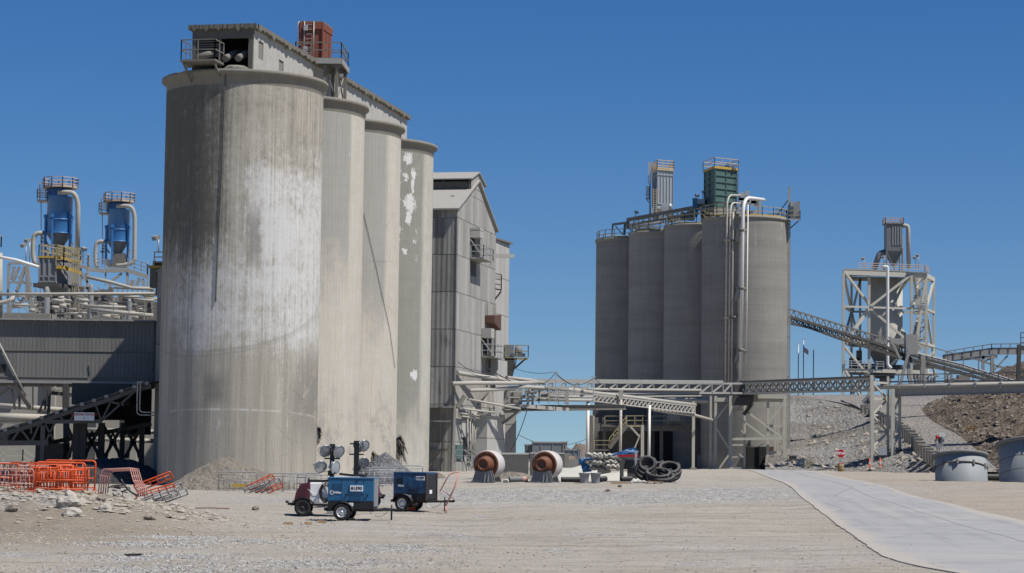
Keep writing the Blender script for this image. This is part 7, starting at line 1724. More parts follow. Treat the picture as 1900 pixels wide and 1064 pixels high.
for k in range(0, n, 4): p = pts[k]; mb.box(p, (.12, .12, .28))
mb.build('lug', MT['cradle'], tk)
g2 = ground_at(1900, 890); R2 = 2.3; c2 = V((P(1866, 880, 131).x + R2, 132.4, gz(26, 132) - .05)); h2 = P(1900, 818, 131).z - c2.z
t2 = tank(c2, R2, h2, 'taller grey steel tank ring cut by the right edge')
mb = MB()
for q in (.3, .62): mb.lathe([(R2 * .99, h2 * q), (R2 * .995 + .03, h2 * q), (R2 * .99, h2 * q + .05)], 64, c2)
mb.build('weld_seam', MT['cradle'], t2)
for t_, ang_ in ((tk, 12), (t2, 12)): t_.rotation_euler = (math.radians(-ang_), 0, 0); t_.location.z -= .22
g = ground_at(1852, 893); p0 = V((g.x - .75, g.y - .3, g.z + .22)); p1 = p0 + V((1.5, .2, 0))
pp = thing('black_pipe', 'short black plastic pipe lying between the two grey tanks', 'pipe', g); mb = MB().tube([p0, p1], .21, 18, caps=False); mb.tube([p0 + V((.01, 0, 0)), p1], .18, 18, caps=False); mb.build('pipe_wall', MT['hose'], pp)
MB().lathe([(.18, 0), (.21, 0)], 18, p0, frame=(V((0, 1, 0)), V((0, 0, 1)), V((1, 0, 0)))).build('cut_end', MT['hose'], pp)
# ================================================================ trailers in the yard
def root_at(name, label, cat, px, Y, rz=0, group=None):
 g = on_ground(px, Y); t = thing(name, label, cat, (0, 0, 0), group); t['_g'] = tuple(g); return t, g
def settle(t, g, rz=0.0):
 t.location = g; t.rotation_euler = (0, 0, rz)
 if '_g' in t: del t['_g']
def wheel(t, c, r=.33, w=.2, spokes=8, rim='wheel'):
 """tyre and pressed rim; wheel plane faces -y"""
 fr = (V((1, 0, 0)), V((0, 0, 1)), V((0, -1, 0))); c = V(c)
 ty = MB().lathe([(r * .58, w * .35), (r * .62, w * .5), (r * .9, w * .5), (r, w * .32), (r, -w * .32), (r * .9, -w * .5), (r * .58, -w * .5)], 32, c, frame=fr).build('tyre', MT['tyre'], t)
 rm = MB().lathe([(r * .61, w * .42), (r * .55, w * .40), (r * .5, w * .2), (r * .30, w * .30), (r * .16, w * .30), (r * .14, w * .44), (.005, w * .46)], 28, c, frame=fr)
 rm.lathe([(r * .6, -w * .3), (.005, -w * .3)], 24, c, frame=fr); rm = rm.build('rim', MT[rim], ty)
 mb = MB()
 for k in range(spokes):
  a = 2 * PI * k / spokes; q = c + V((math.cos(a) * r * .41, -w * .262, math.sin(a) * r * .41)); mb.lathe([(r * .075, 0), (.001, .004)], 8, q, frame=fr)
 mb.build('rim_hole', MT['black_paint'], rm); return ty
def fender(t, c, r, w, mat='black_paint'):
 mb = MB(); n = 12; c = V(c); prof = []
 for k in range(n + 1):
  a = math.radians(8 + 164 * k / n); prof.append((math.cos(a), math.sin(a)))
 for (x0, z0), (x1, z1) in zip(prof, prof[1:]):
  vs = []
  for rr in (r, r - .03):
   for x, z in ((x0, z0), (x1, z1)):
    for y in (-w / 2, w / 2): vs.append(c + V((x * rr * 1.15, y, z * rr)))
  mb.add(vs, [(0, 1, 3, 2), (6, 7, 5, 4), (0, 2, 6, 4), (1, 5, 7, 3), (0, 4, 5, 1), (2, 3, 7, 6)])
 return mb.build('fender', MT[mat], t)
def rbox_mb(c, d, r=.05):
 """box with rounded vertical and top edges"""
 import bmesh
 bm = bmesh.new(); bmesh.ops.create_cube(bm, size=1)
 for v in bm.verts: v.co = V((v.co.x * d[0], v.co.y * d[1], v.co.z * d[2]))
 bmesh.ops.bevel(bm, geom=[e for e in bm.edges], offset=r, segments=3, affect='EDGES', profile=.5)
 mb = MB(); bm.verts.index_update(); mb.add([V(c) + v.co for v in bm.verts], [[v.index for v in f.verts] for f in bm.faces]); bm.free(); return mb
def generator(px, Y, rz, L, label, num, mat, panel):
 t, g = root_at('generator_trailer', label, 'generator', px, Y)
 W = 1.25; z0, z1, z2 = .44, .74, 1.62
 rbox_mb((0, 0, (z1 + z2) / 2), (L, W, z2 - z1), .03).build('canopy_body', MT[mat], t)
 rbox_mb((0, 0, z2 + .01), (L + .03, W + .03, .07), .03).build('top_lid', MT[mat], t)
 MB().box((0, 0, (z0 + z1) / 2 - .003), (L - .01, W - .02, z1 - z0 - .006)).build('skirt', MT['black_paint'], t)
 f = -W / 2
 vt = MB()
 for x in (-.62, -.43):
  for k in range(6): vt.beam((x * L / 1.7 - .07, f - .012, z2 - .22 - k * .05), (x * L / 1.7 + .07, f - .012, z2 - .22 - k * .05), .02, .03)
 for x in (.0, .17, .34):
  for k in range(3): vt.beam((x * L / 1.7 - .06, f - .012, z1 + .16 - k * .05), (x * L / 1.7 + .06, f - .012, z1 + .16 - k * .05), .02, .03)
 vt.build('louvre', MT['gen_blue_dark'] if mat == 'gen_blue' else MT['black_paint'], t)
 rbox_mb((.22 * L / 1.7, f - .01, z1 + .47), (.55 * L / 1.7, .05, .34), .02).build('side_door', MT[mat], t)
 sm = MB()
 for x in (-.02, .80): sm.beam((x * L / 1.7 - .34, f - .003, z1 + .02), (x * L / 1.7 - .34, f - .003, z2 - .06), .016, .008)
 sm.beam((-L / 2 + .03, f - .003, z2 - .05), (L / 2 - .03, f - .003, z2 - .05), .016, .008); sm.build('door_seam', MT['black_paint'], t)
 lt = MB()
 for x, z in ((-.16, z1 + .25), (.62, z1 + .25), (.22, z2 - .1)): lt.box((x * L / 1.7, f - .025, z), (.07, .04, .055))
 lt.build('latch', MT['black_paint'], t)
 px_ = .22 if mat == 'gen_blue' else .58
 pc = V((px_ * L / 1.7, f - .05, z1 + (.5 if mat == 'gen_blue' else .66))); w_ = .50 if mat == 'gen_blue' else .40; pb = MB().box(pc, (w_, .012, w_ * .44)).build('number_plate', MT['plate'], t)
 text_mesh(num, w_ * .35, facing(pc + V((0, -.01, 0))), bold=.004).build('number', MT['black_letter'], pb)
 lc = V((-.62 * L / 1.7, f - .012, z1 + .33)); fr = (V((1, 0, 0)), V((0, 0, 1)), V((0, -1, 0)))
 if mat == 'gen_blue':
  em = MB().lathe([(.085, 0), (.085, .008), (.06, .009), (.06, .002)], 20, lc + V((-.08, 0, 0)), frame=fr); em.beam(lc + V((-.12, -.006, -.03)), lc + V((-.04, -.006, .03)), .03, .008); em.build('emblem', MT['white_letter'], t)
 text_mesh('Miller', .12, facing(lc + V((.16, -.004, 0))), bold=.003).build('lettering', MT['white_letter'], t)
 MB().box((.12 * L / 1.7 - .1, f + .002, z1 - .12), (.17, .01, .13)).build('sticker', MT['plate'], t)
 ch = MB(); ch.beam((-L / 2 - .1, -.35, .40), (L / 2, -.35, .40), .07, .1); ch.beam((-L / 2 - .1, .35, .40), (L / 2, .35, .40), .07, .1)
 ch.beam((L / 2 - .1, -.35, .40), (L / 2 + .7, -.03, .42), .07, .09); ch.beam((L / 2 - .1, .35, .40), (L / 2 + .7, .03, .42), .07, .09); ch.beam((L / 2 + .6, 0, .43), (L / 2 + 1.05, 0, .43), .08, .09); ch.beam((-L / 2 - .12, -.5, .42), (-L / 2 - .12, .5, .42), .08, .1); ch.beam((-.3 * L / 1.7, -.75, .33), (-.3 * L / 1.7, .75, .33), .06)
 ch.build('chassis', MT['black_paint'], t)
 MB().tube([(L / 2 + .62, .06, .0), (L / 2 + .62, .06, .62)], .035, 8).box((L / 2 + .62, .06, .01), (.16, .16, .02)).build('jack_stand', MT['black_paint'], t)
 MB().lathe([(.05, 0), (.07, .05), (.04, .09), (.01, .1)], 10, (L / 2 + 1.05, 0, .41)).build('hitch', MT['black_paint'], t)
 MB().tube(sag((L / 2 - .2, -.2, .36), (L / 2 + .5, -.02, .38), .22, 10), .012, 5).build('safety_chain', MT['galv'], t)
 for s in (-1, 1): wheel(t, (-.30 * L / 1.7, s * (W / 2 + .12), .33)) if s < 0 else wheel(t, (-.30 * L / 1.7 + .02, W / 2 + .12, .33))
 for s in (-1, 1): fender(t, (-.30 * L / 1.7, s * (W / 2 + .12), .33), .40, .24)
 if panel:
  MB().box((L / 2 + .012, 0, (z0 + z2) / 2 + .02), (.02, W - .08, z2 - z0 - .12)).build('control_panel', MT['black_paint'], t)
  MB().box((L / 2 + .026, -.1, z1 + .08), (.01, .3, .16)).build('panel_label', MT['plate'], t)
  mb = MB(); mb.beam((L / 2 + .03, -W / 2, z0), (L / 2 + .03, -W / 2, z2), .05); mb.beam((L / 2 + .03, W / 2, z0), (L / 2 + .03, W / 2, z2), .05); mb.build('corner_post', MT['brown_duct'], t)
 else:
  MB().box((L / 2 + .012, 0, (z0 + z2) / 2 + .05), (.02, W - .06, z2 - z0 - .12)).build('end_panel', MT['cabinet'], t)
 settle(t, g, rz); return t
generator(654, 88.6, math.radians(-4), 1.78, 'bright blue generator trailer with plate 86390, nearest of the trailers', '86390', 'gen_blue', False)
generator(769, 98.5, math.radians(-19), 1.5, 'darker blue generator trailer with plate 86389, standing apart on the right', '86389', 'gen_blue_dark', True)
def lamp_head(t, c, d, s=.26):
 """floodlight dish: lens towards d"""
 d = V(d).normalized(); x = d.cross(V((0, 0, 1))).normalized(); y = x.cross(d); fr = (x, y, d); c = V(c)
 h = MB().lathe([(.02, -.30 * s / .26), (.1 * s / .26, -.28 * s / .26), (.17 * s / .26, -.16 * s / .26), (s, -.02), (s * 1.04, .0), (s * 1.04, .025), (s * .97, .03)], 24, c, frame=fr).build('lamp_head', MT['reflector'], t)
 MB().lathe([(s * .97, .012), (s * .5, .03), (.002, .036)], 24, c, frame=fr).build('lens', MT['lens'], h)
 n = 12; MB().tube([c + x * (math.cos(a) * s * 1.12) + d * (-.04 - abs(math.sin(a)) * s * 1.0) for a in [PI * k / n for k in range(n + 1)]], .014, 5).build('bracket', MT['black_paint'], h)
def light_tower(px, Y, rz, label, mast_px, lamps, sect=.085):
 t, g = root_at('light_tower', label, 'light tower', px, Y)
 W = 1.15
 rbox_mb((.15, 0, .92), (1.5, W, .86), .06).build('white_body', MT['white_shell'], t)
 hood = MB(); pr = [(-.58, .50), (-.58, 1.36), (-.95, 1.28), (-1.14, .95), (-1.22, .52)]
 hood.prism([V((x, -W / 2 - .015, z)) for x, z in pr], (0, W + .03, 0)); hood.build('hood', MT['maroon'], t)
 gr = MB()
 for i in range(6):
  for j in range(5): gr.lathe([(.028, 0), (.001, .002)], 6, V((-.70 - i * .062 - j * .012, -W / 2 - .018, 1.18 - j * .095)), frame=(V((1, 0, 0)), V((0, 0, 1)), V((0, -1, 0))))
 gr.build('grille', MT['black_paint'], t)
 mb = MB(); mb.beam((-.66, -W / 2 - .02, 1.08), (-.45, -W / 2 - .02, .88), .02); mb.beam((-.45, -W / 2 - .035, .88), (-.1, -W / 2 - .035, .92), .015); mb.build('pin_stripe', MT['white_letter'], t)
 mb = MB(); mb.box((-.45, .1, 1.40), (.5, .4, .12)); mb.beam((-.65, -.2, 1.36), (-.65, -.2, 1.52), .06); mb.beam((-.3, 0, 1.38), (.5, 0, 1.46), .12, .1); mb.build('mast_cradle', MT['black_paint'], t)
 ch = MB(); ch.beam((-1.5, 0, .47), (1.6, 0, .42), .09, .1); ch.beam((-1.25, -.4, .45), (1.0, -.4, .45), .06, .08); ch.beam((-1.25, .4, .45), (1.0, .4, .45), .06, .08); ch.beam((-.85, -.7, .34), (-.85, .7, .34), .06); ch.beam((-1.28, -.62, .46), (-1.28, .62, .46), .07, .09); ch.build('chassis', MT['black_paint'], t)
 MB().lathe([(.05, 0), (.075, .05), (.04, .1), (.01, .12)], 10, (-1.52, 0, .5)).build('hitch', MT['black_paint'], t)
 for s in (-1, 1): wheel(t, (-.85 if s < 0 else -.83, s * (W / 2 + .1), .33), rim='black_paint'); fender(t, (-.85, s * (W / 2 + .1), .35), .42, .26)
 co = MB()
 for k in range(9): n = 16; cx = .02 + .03 * (k % 3); co.tube([(cx + math.sin(2 * PI * i / n) * (.17 + .008 * k), -W / 2 - .06 - .012 * k, .98 + math.cos(2 * PI * i / n) * (.42 - .02 * k) - .05 * (k % 2)) for i in range(n)], .014, 5, closed=True)
 co.build('cable_coil', MT['hose'], t)
 mx = 0.62 if mast_px is None else mast_px
 m_ = MB(); m_.beam((mx, 0, .7), (mx, 0, 2.75), sect * 2.2, sect * 2.2); m_.beam((mx, 0, 1.9), (mx, 0, 2.88), sect * 1.8, sect * 1.8); m_.build('mast', MT['black_paint'], t)
 mb = MB(); mb.box((mx, 0, 2.84), (.22, .2, .14)); mb.beam((mx - .32, 0, 2.32), (mx + .32, 0, 2.32), .06); mb.beam((mx - .3, 0, 2.78), (mx + .3, 0, 2.78), .06); mb.lathe([(.1, -.05), (.1, .05)], 12, (mx + .1, -.15, 1.68), frame=(V((1, 0, 0)), V((0, 0, 1)), V((0, -1, 0)))); mb.box((mx - .06, -.1, 1.72), (.2, .16, .2)); mb.build('mast_bracket', MT['black_paint'], t)
 MB().box((mx, -sect * 1.12 - .002, 2.15), (.06, .004, .14)).build('mast_sticker', MT['plate'], t)
 for dx, dz, d in lamps: lamp_head(t, (mx + dx, -.12, dz), d)
 mb = MB()
 for dx, dz, d in lamps: mb.tube([(mx, 0, dz - .1), (mx + dx * .6, .1, dz - .22), (mx + dx, .02, dz)], .012, 5)
 mb.build('lamp_cable', MT['hose'], t)
 settle(t, g, rz); return t
light_tower(602, 92.6, math.radians(2), 'light tower trailer with maroon hood and white body, four lamps on its mast', .27, [(-.27, 2.62, (.45, -.75, -.45)), (.27, 2.60, (.55, -.7, -.35)), (-.46, 1.98, (.35, -.8, -.4)), (.14, 1.95, (.75, -.6, -.1))])
light_tower(649.5, 99.5, math.radians(168), 'second light tower mostly hidden behind the bright blue generator, its mast showing', -.25, [(-.02, 2.66, (.5, .8, -.4)), (-.30, 2.70, (-.7, .6, -.3)), (-.28, 1.96, (-.5, .75, -.45))])
for i, (px, py, L, rz, lab) in enumerate([(535, 974, .34, .1, 'leftmost timber offcut on the dirt before the light tower'), (572, 974, .24, .4, 'timber offcut left of the bright blue generator wheel'), (598, 971, .3, 0, 'flat timber sliver between two offcuts'), (652, 966, .26, .5, 'timber chock under the bright blue generator wheel')]):
 g = ground_at(px, py, True); solo(MB().box((g.x, g.y, g.z + .05), (L, .1, .09), rz).rough(.012, 5, i), 'timber_block', MT['wood'], lab, 'timber')
g = ground_at(763, 947, True); solo(MB().prism([g + V((-.16, 0, 0)), g + V((.18, 0, 0)), g + V((.14, 0, .15)), g + V((-.12, 0, .13))], (0, .2, 0)), 'wheel_chock', MT['orange'], 'orange chock beside the darker generator wheel', 'chock')
for px, py, lab in ((574, 955, 'grey chock behind the light tower wheel'), (613, 955, 'second grey chock under the light tower')):
 g = ground_at(px, py, True); solo(MB().prism([g + V((-.16, 0, 0)), g + V((.16, 0, 0)), g + V((-.05, 0, .3)), g + V((-.16, 0, .3))], (0, .2, 0)), 'wheel_chock', MT['bin'], lab, 'chock')
g = ground_at(395, 945, True); solo(MB().tube([g + V((-.75, .1, .03)), g + V((0, 0, .05)), g + V((.7, -.1, .03))], .022, 6), 'steel_rod', MT['rust'], 'rusty rod lying on the dirt right of the bank', 'rod')
g = ground_at(246, 1032, True); mb = MB()
for k in range(14): mb.tube([g + V((R_.uniform(-.22, .1), R_.uniform(-.05, .05), R_.uniform(.01, .05))), g + V((R_.uniform(-.1, .25), R_.uniform(-.06, .06), R_.uniform(.02, .06)))], .014, 5)
solo(mb, 'rubber_scrap', MT['hose'], 'black rubber scrap lying in the foreground gravel', 'scrap')
# ================================================================ safety gates
def gate_mb(w, h, bars, rails, r=.031, rc=.14, n=6):
 fr = MB(); fr.tube(bend([(-w / 2, 0, 0), (-w / 2, 0, h), (w / 2, 0, h), (w / 2, 0, 0)], rc, n), r, n)
 inn = MB()
 for z in rails: inn.tube([(-w / 2, 0, z), (w / 2, 0, z)], r * .8, n)
 br_ = MB()
 for k in range(bars): x = lerp(-w / 2, w / 2, (k + 1) / (bars + 1)); br_.tube([(x, 0, rails[0]), (x, 0, h if k % 2 else rails[-1])], r * .62, n)
 return fr, inn, br_
def make_gate(mat, label, w=1.9, h=1.08, bars=7, rails=(.12, .45, .82), group=None):
 t = thing('safety_gate', label, 'gate', (0, 0, 0), group); a, b, c = gate_mb(w, h, bars, rails); a.build('frame', MT[mat], t); b.build('rail', MT[mat], t); c.build('bars', MT[mat], t)
 f = MB()
 for s in (-1, 1): f.beam((s * w / 2, -.22, .02), (s * w / 2, .22, .02), .05, .04); f.beam((s * w / 2, 0, .0), (s * w / 2, 0, .1), .07)
 f.build('foot', MT[mat], t); return t
og = make_gate('orange', 'front orange safety gate of the upright stack, its hoop rounded at the right')
fg_ = make_gate('faded_red', 'leftmost faded red safety gate at the picture edge')
gg = make_gate('gate_grey', 'grey safety gate with a yellow notice by the dirt heap', 2.2, 1.12, 6, (.18, .6, .95))
used = {'orange': False, 'faded_red': False, 'gate_grey': False}; proto = {'orange': og, 'faded_red': fg_, 'gate_grey': gg}
def put_gate(mat, px, Y, rz, label, sc=1.0, tilt=0.0, group=None, dz=0.0):
 g = on_ground(px, Y); g.z += dz
 if not used[mat]: r = proto[mat]; used[mat] = True; r.location = g; r['label'] = label
 else: r = dup(proto[mat], g, 0, label)
 r.rotation_euler = (tilt, 0, rz); r.scale = (sc, 1, (sc + 1) / 2)
 r['group'] = group or 'safety gates'
 return r
OG = 'orange safety gates stacked on the spoil bank'
for k, (px, Y, rz, sc, tl, mat, lab) in enumerate([
 (111, 80.6, .05, .92, 0.02, 'orange', 'front orange safety gate of the stack, wide with rounded right corner'),
 (128, 82.6, -.12, 1.0, -.05, 'orange', 'tallest orange safety gate behind the front one, reaching furthest right'),
 (92, 81.6, .3, .8, .06, 'orange', 'orange safety gate turned aslant at the left of the front gate'),
 (146, 81.3, 1.15, .55, 0, 'orange', 'narrow orange gate end-on at the right of the stack'),
 (122, 81.5, 1.2, .6, 0, 'orange', 'narrow orange gate end-on inside the middle of the stack'),
 (80, 82.2, .9, .6, 0.05, 'orange', 'short orange gate askew behind the left of the stack'),
 (104, 83.4, -.3, .85, 0, 'orange', 'rearmost orange gate crossing behind the stack'),
 (30, 81.0, .15, .62, .04, 'faded_red', 'faded red safety gate in front at the far left'),
 (8, 81.8, -.25, .6, 0, 'orange', 'orange hooped gate cut by the left picture edge'),
 (58, 81.9, .5, .62, -.08, 'faded_red', 'faded red safety gate leaning beside the orange stack'),
 (45, 82.9, -.5, .7, .05, 'orange', 'orange gate half hidden behind the faded red ones'),
 (18, 83.6, .1, .7, 0, 'faded_red', 'faded red gate at the back of the far left group')]):
 put_gate(mat, px, Y, rz, lab, sc, tl, OG, 0.02)
for k, (px, py, Y, lab, mat) in enumerate(((132, 914, 80.4, 'yellowish timber pallet under the front orange gate', 'wood'),)):
 g = on_ground(px, Y); mb = MB()
 for j in range(4): mb.box((g.x, g.y - .35 + j * .22, g.z + .06), (1.5, .12, .04))
 for j in range(3): mb.box((g.x - .6 + j * .6, g.y, g.z + .02), (.1, .9, .08))
 solo(mb, 'pallet', MT[mat], lab, 'pallet')
mb = MB(); g = on_ground(60, 82.4)
for k in range(12): a = g + V((R_.uniform(-.9, 1.1), R_.uniform(-.3, .3), R_.uniform(.3, 1.05))); mb.tube(sag(a, a + V((R_.uniform(-.6, .6), .1, R_.uniform(-.3, .2))), .2, 8), .018, 5)
solo(mb, 'hose_tangle', MT['hose'], 'black hose tangled through the far left gates', 'hose')
g = on_ground(219, 80.8); cg = thing('hoop_cage', 'faded pink red cage of parallel hoops sloping down at its right end', 'cage', g)
mb = MB(); S_pts = [(-.68, 0), (-.62, .72), (-.5, .95), (.42, 1.0), (.55, .55), (.74, .30), (.74, 0)]
for k in range(5): mb.tube([g + V((x + k * .035, -.15 + k * .26, z * (1 - .02 * k))) for x, z in S_pts], .022, 6)
mb.build('hoop', MT['faded_red'], cg)
mb = MB()
for x, z in S_pts[1:-1]: mb.tube([g + V((x, -.15, z)), g + V((x + .14, .9, z * .96))], .02, 6)
for x0, x1 in ((.50, .44), (.62, .66)): mb.tube([g + V((x0, -.15, .72 if x0 < .6 else .42)), g + V((x0 + .14, .9, .70 if x0 < .6 else .4))], .018, 6)
mb.build('spacer', MT['faded_red'], cg)
mb = MB()
for k in range(8): a = g + V((R_.uniform(-.5, .2), R_.uniform(0, .5), R_.uniform(.1, .4))); mb.tube([a, a + V((R_.uniform(.2, .6), 0, R_.uniform(-.1, .15)))], .03, 6)
solo(mb, 'pipe_scraps', MT['mid_steel'], 'dark bent pipe scraps lying inside the faded red cage', 'scrap')
mb = MB().tube(sag(g + V((.1, -.1, .6)), g + V((.75, -.2, .05)), .12, 10), .035, 8); solo(mb, 'black_hose', MT['hose'], 'black hose trailing out of the faded red cage', 'hose')
def folded(px, Y, rz, pitch, mat, label, w=2.0, h=.55, dz=.15):
 g = on_ground(px, Y); t = thing('folded_gate', label, 'gate', g, 'folded gates lying in piles')
 m_ = Matrix.Rotation(rz, 3, 'Z') @ Matrix.Rotation(-pitch, 3, 'Y') @ Matrix.Rotation(.95, 3, 'X')
 def X(p): return g + V((0, 0, dz)) + m_ @ V(p)
 mb = MB(); mb.tube([X(p) for p in bend([(-w / 2, 0, -h / 2), (-w / 2, 0, h / 2), (w / 2, 0, h / 2), (w / 2, 0, -h / 2), (-w / 2, 0, -h / 2)], .06)], .035, 6); mb.build('frame', MT[mat], t)
 mb = MB()
 for k in range(4): x = lerp(-w / 2, w / 2, (k + 1) / 5); mb.tube([X((x, 0, -h / 2)), X((x, 0, h / 2))], .025, 6)
 mb.tube([X((-w / 2, 0, .05)), X((w / 2, 0, .05))], .025, 6); mb.build('bars', MT[mat], t)
for px, Y, rz, pt_, mat, lab, dz in ((293, 99, .12, .34, 'gate_grey', 'lowest grey folded gate in the pile right of the hoop cage', .3), (288, 99.4, .05, .30, 'orange', 'orange folded gate lying on the pile right of the hoop cage', .55), (303, 99.8, .2, .42, 'gate_grey', 'steepest grey folded gate in the pile right of the hoop cage', .5), (284, 100.6, 0, .38, 'orange', 'uppermost orange folded gate of the pile right of the hoop cage', .95), (312, 100, .1, .36, 'gate_grey', 'rightmost grey folded gate of the pile right of the hoop cage', .3),
                                      (478, 126, .1, .38, 'gate_grey', 'grey folded gate leaning beside the yellow notice gate', .35), (484, 126.4, 0, .45, 'orange', 'orange folded gate leaning over the grey one by the notice gate', .6), (497, 126.2, .1, .5, 'gate_grey', 'grey folded gate at the right of the small leaning pile', .4), (500, 126.8, .15, .42, 'orange', 'low orange folded gate at the right of the small leaning pile', .2)):
 folded(px, Y, rz, pt_, mat, lab, 1.7 if px < 400 else 1.5, .5, dz)
GGRP = 'grey safety gates standing before the old silos'
r0 = put_gate('gate_grey', 441, 131, .04, 'grey safety gate with a yellow notice by the dirt heap', 1.0, 0, GGRP)
g = on_ground(441, 131); nb = MB().box((g.x + .05, g.y - .06, g.z + .34), (.78, .02, .17)); nb.rough(.0, 1, 0); nt_ = solo(nb, 'notice_board', MT['yellow'], 'yellow notice plate hung on the grey gate by the dirt heap', 'notice')
for px, Y, rz, sc, lab in ((532, 128, .05, .95, 'grey rounded gate left of the light tower, front of two'), (560, 129.5, -.08, 1.0, 'grey rounded gate left of the light tower, behind the front one'), (584, 127, .1, .9, 'grey gate just behind the maroon hood'), (700, 128, .06, 1.0, 'grey gate between the two generators, left one'), (724, 129, -.1, .9, 'grey gate between the two generators, right one'), (712, 132, .5, .8, 'grey gate standing aslant behind the pair between the generators'), (688, 131, -.4, .7, 'grey gate behind the second mast'), (752, 131, .1, .9, 'grey gate showing above the darker generator')):
 put_gate('gate_grey', px, Y, rz, lab, sc, 0, GGRP)
g = on_ground(829, 97); mf = thing('mesh_frame', 'faded red bent mesh frame standing right of the darker generator', 'frame', g)
side = [(-.05, .32), (.32, 1.12), (.5, 1.75), (.26, 1.8), (-.12, 1.4)]
mb = MB()
for y in (-.3, .35): mb.tube([g + V((x, y, z)) for x, z in side[:3]], .028, 6)
mb.tube([g + V((.5, -.3, 1.75)), g + V((.5, .35, 1.75))], .028, 6); mb.build('side_rail', MT['faded_red'], mf)
mb = MB()
for k in range(13):
 t_ = k / 12; q = [lerp(side[0][i], side[1][i], t_ * 2) if t_ < .5 else lerp(side[1][i], side[2][i], t_ * 2 - 1) for i in (0, 1)]; mb.tube([g + V((q[0], -.3, q[1])), g + V((q[0], .35, q[1]))], .016, 5)
for k in range(5): y = -.3 + .13 * (k + .5); mb.tube([g + V((x, y, z)) for x, z in side[:3]], .014, 5)
mb.build('mesh', MT['faded_red'], mf)
mb = MB(); mb.tube(bend([g + V((-.3, -.1, .95)), g + V((.1, -.1, 1.7)), g + V((.5, -.1, 1.78))], .2), .03, 6); mb.tube([g + V((-.05, -.3, .32)), g + V((-.05, -.3, 0))], .03, 6); mb.tube([g + V((-.05, .35, .32)), g + V((-.05, .35, 0))], .03, 6); mb.tube([g + V((-.2, 0, 1.0)), g + V((.3, 0, .62))], .022, 6); mb.build('leg', MT['faded_red'], mf)
# ================================================================ grinding rollers and yard clutter
def roller(px, py, Y, label):
 c = P(px, py, Y); g = V((c.x, c.y, gz(c.x, c.y))); t = thing('grinding_roller', label, 'roller', g, 'rusty grinding rollers on grey cradles')
 ax = V((.34, .94, 0)).normalized(); x = V((ax.y, -ax.x, 0)); fr = (x, V((0, 0, 1)), ax); r = .80
 MB().lathe([(r * .93, .0), (r, .04), (r * 1.01, .5), (r * .98, .98), (r * .9, 1.02), (.02, 1.02)], 64, c, frame=fr).build('tyre_face', MT['roller'], t)
 MB().lathe([(r * .935, -.005), (r * .92, -.03), (r * .74, -.035), (r * .72, -.012), (r * .62, -.012), (r * .60, -.05), (.44, -.06)], 64, c, frame=fr).build('end_plate', MT['rust'], t)
 h = MB().lathe([(.46, -.05), (.44, -.10), (.40, -.14), (.39, -.52), (.355, -.56), (.35, -.57), (.25, -.575), (.245, -.54), (.21, -.54), (.20, -.50), (.10, -.50), (.09, -.46), (.01, -.46)], 40, c, frame=fr).build('hub', MT['rust'], t)
 mb = MB()
 for k in range(10): a = 2 * PI * k / 10; q = c + x * (math.cos(a) * .30) + V((0, 0, math.sin(a) * .30)) + ax * -.575; mb.lathe([(.025, 0), (.025, -.02), (.001, -.022)], 8, q, frame=fr)
 mb.build('bolt', MT['brown_duct'], h); MB().lathe([(.19, -.506), (.005, -.508)], 24, c, frame=fr).build('recess_shade', MT['brown_duct'], h)  # dark disc puts the shade of the hub recess into colour
 mb = MB(); f = c + ax * -.34
 for off in (-.17, .10): mb.prism([V((f.x, f.y, 0)) + x * a + ax * off + V((0, 0, z)) for a, z in ((-.66, g.z - .02), (.66, g.z - .02), (.44, c.z - .33), (.2, c.z - .40), (-.2, c.z - .40), (-.44, c.z - .33))], ax * .07)
 mb.beam(f + x * -.66 + ax * -.2 + V((0, 0, g.z - c.z + .04)), f + x * .66 + ax * -.2 + V((0, 0, g.z - c.z + .04)), .1, .1)
 for a in (.14, .34): mb.prism([V((f.x, f.y, 0)) + x * a + ax * -.17 + V((0, 0, z)) for z in (g.z, g.z + .02)] + [V((f.x, f.y, 0)) + x * a + ax * -.40 + V((0, 0, g.z + .02)), V((f.x, f.y, 0)) + x * a + ax * -.17 + V((0, 0, g.z + .48))], x * .04)
 q = c + ax * 1.2; mb.prism([V((q.x, q.y, 0)) + x * a + V((0, 0, z)) for a, z in ((-.5, g.z - .02), (.5, g.z - .02), (.25, c.z - .3), (-.25, c.z - .3))], ax * .1); mb.tube([c + ax * 1.0, c + ax * 1.4], .3, 16)
 mb.build('cradle', MT['cradle'], t); return t
roller(902, 862, 129, 'left grinding roller, rusty faced, in front of the tower building corner'); roller(1010, 862.5, 129.4, 'right grinding roller, rusty faced, beside the black plastic pipe')
def block(x0, x1, y0, Y, d, mat, label, name='concrete_block', zb=None, cap=None):
 a, b = P(x0, y0, Y), P(x1, y0, Y); z = gz(a.x, Y) - .2 if zb is None else zb
 t = thing(name, label, 'block' if 'block' in name else name.replace('_', ' '), ((a.x + b.x) / 2, Y, z)); MB().box(((a.x + b.x) / 2, Y + d / 2, (a.z + z) / 2), (b.x - a.x, d, a.z - z)).build('body', MT[mat], t)
 if cap: MB().box(((a.x + b.x) / 2, Y + d / 2, a.z + .045), (b.x - a.x + .02, d + .02, .09)).rough(.03, 1.5, x0).build('dust_cap', MT[cap], t)
 return t
block(926, 981, 843, 150, 1.0, 'block_dark', 'left section of the low concrete wall behind the rollers', 'concrete_wall', None, 'powder'); block(983.5, 1047, 842, 150.3, 1.0, 'block_dark', 'right section of the low concrete wall behind the right roller', 'concrete_wall', None, 'powder')
block(1047.5, 1056, 841, 151, 1.4, 'block', 'pale end block of the low concrete wall'); block(1049, 1075, 853, 156, 1.2, 'block', 'cream plinth block right of the low concrete wall')
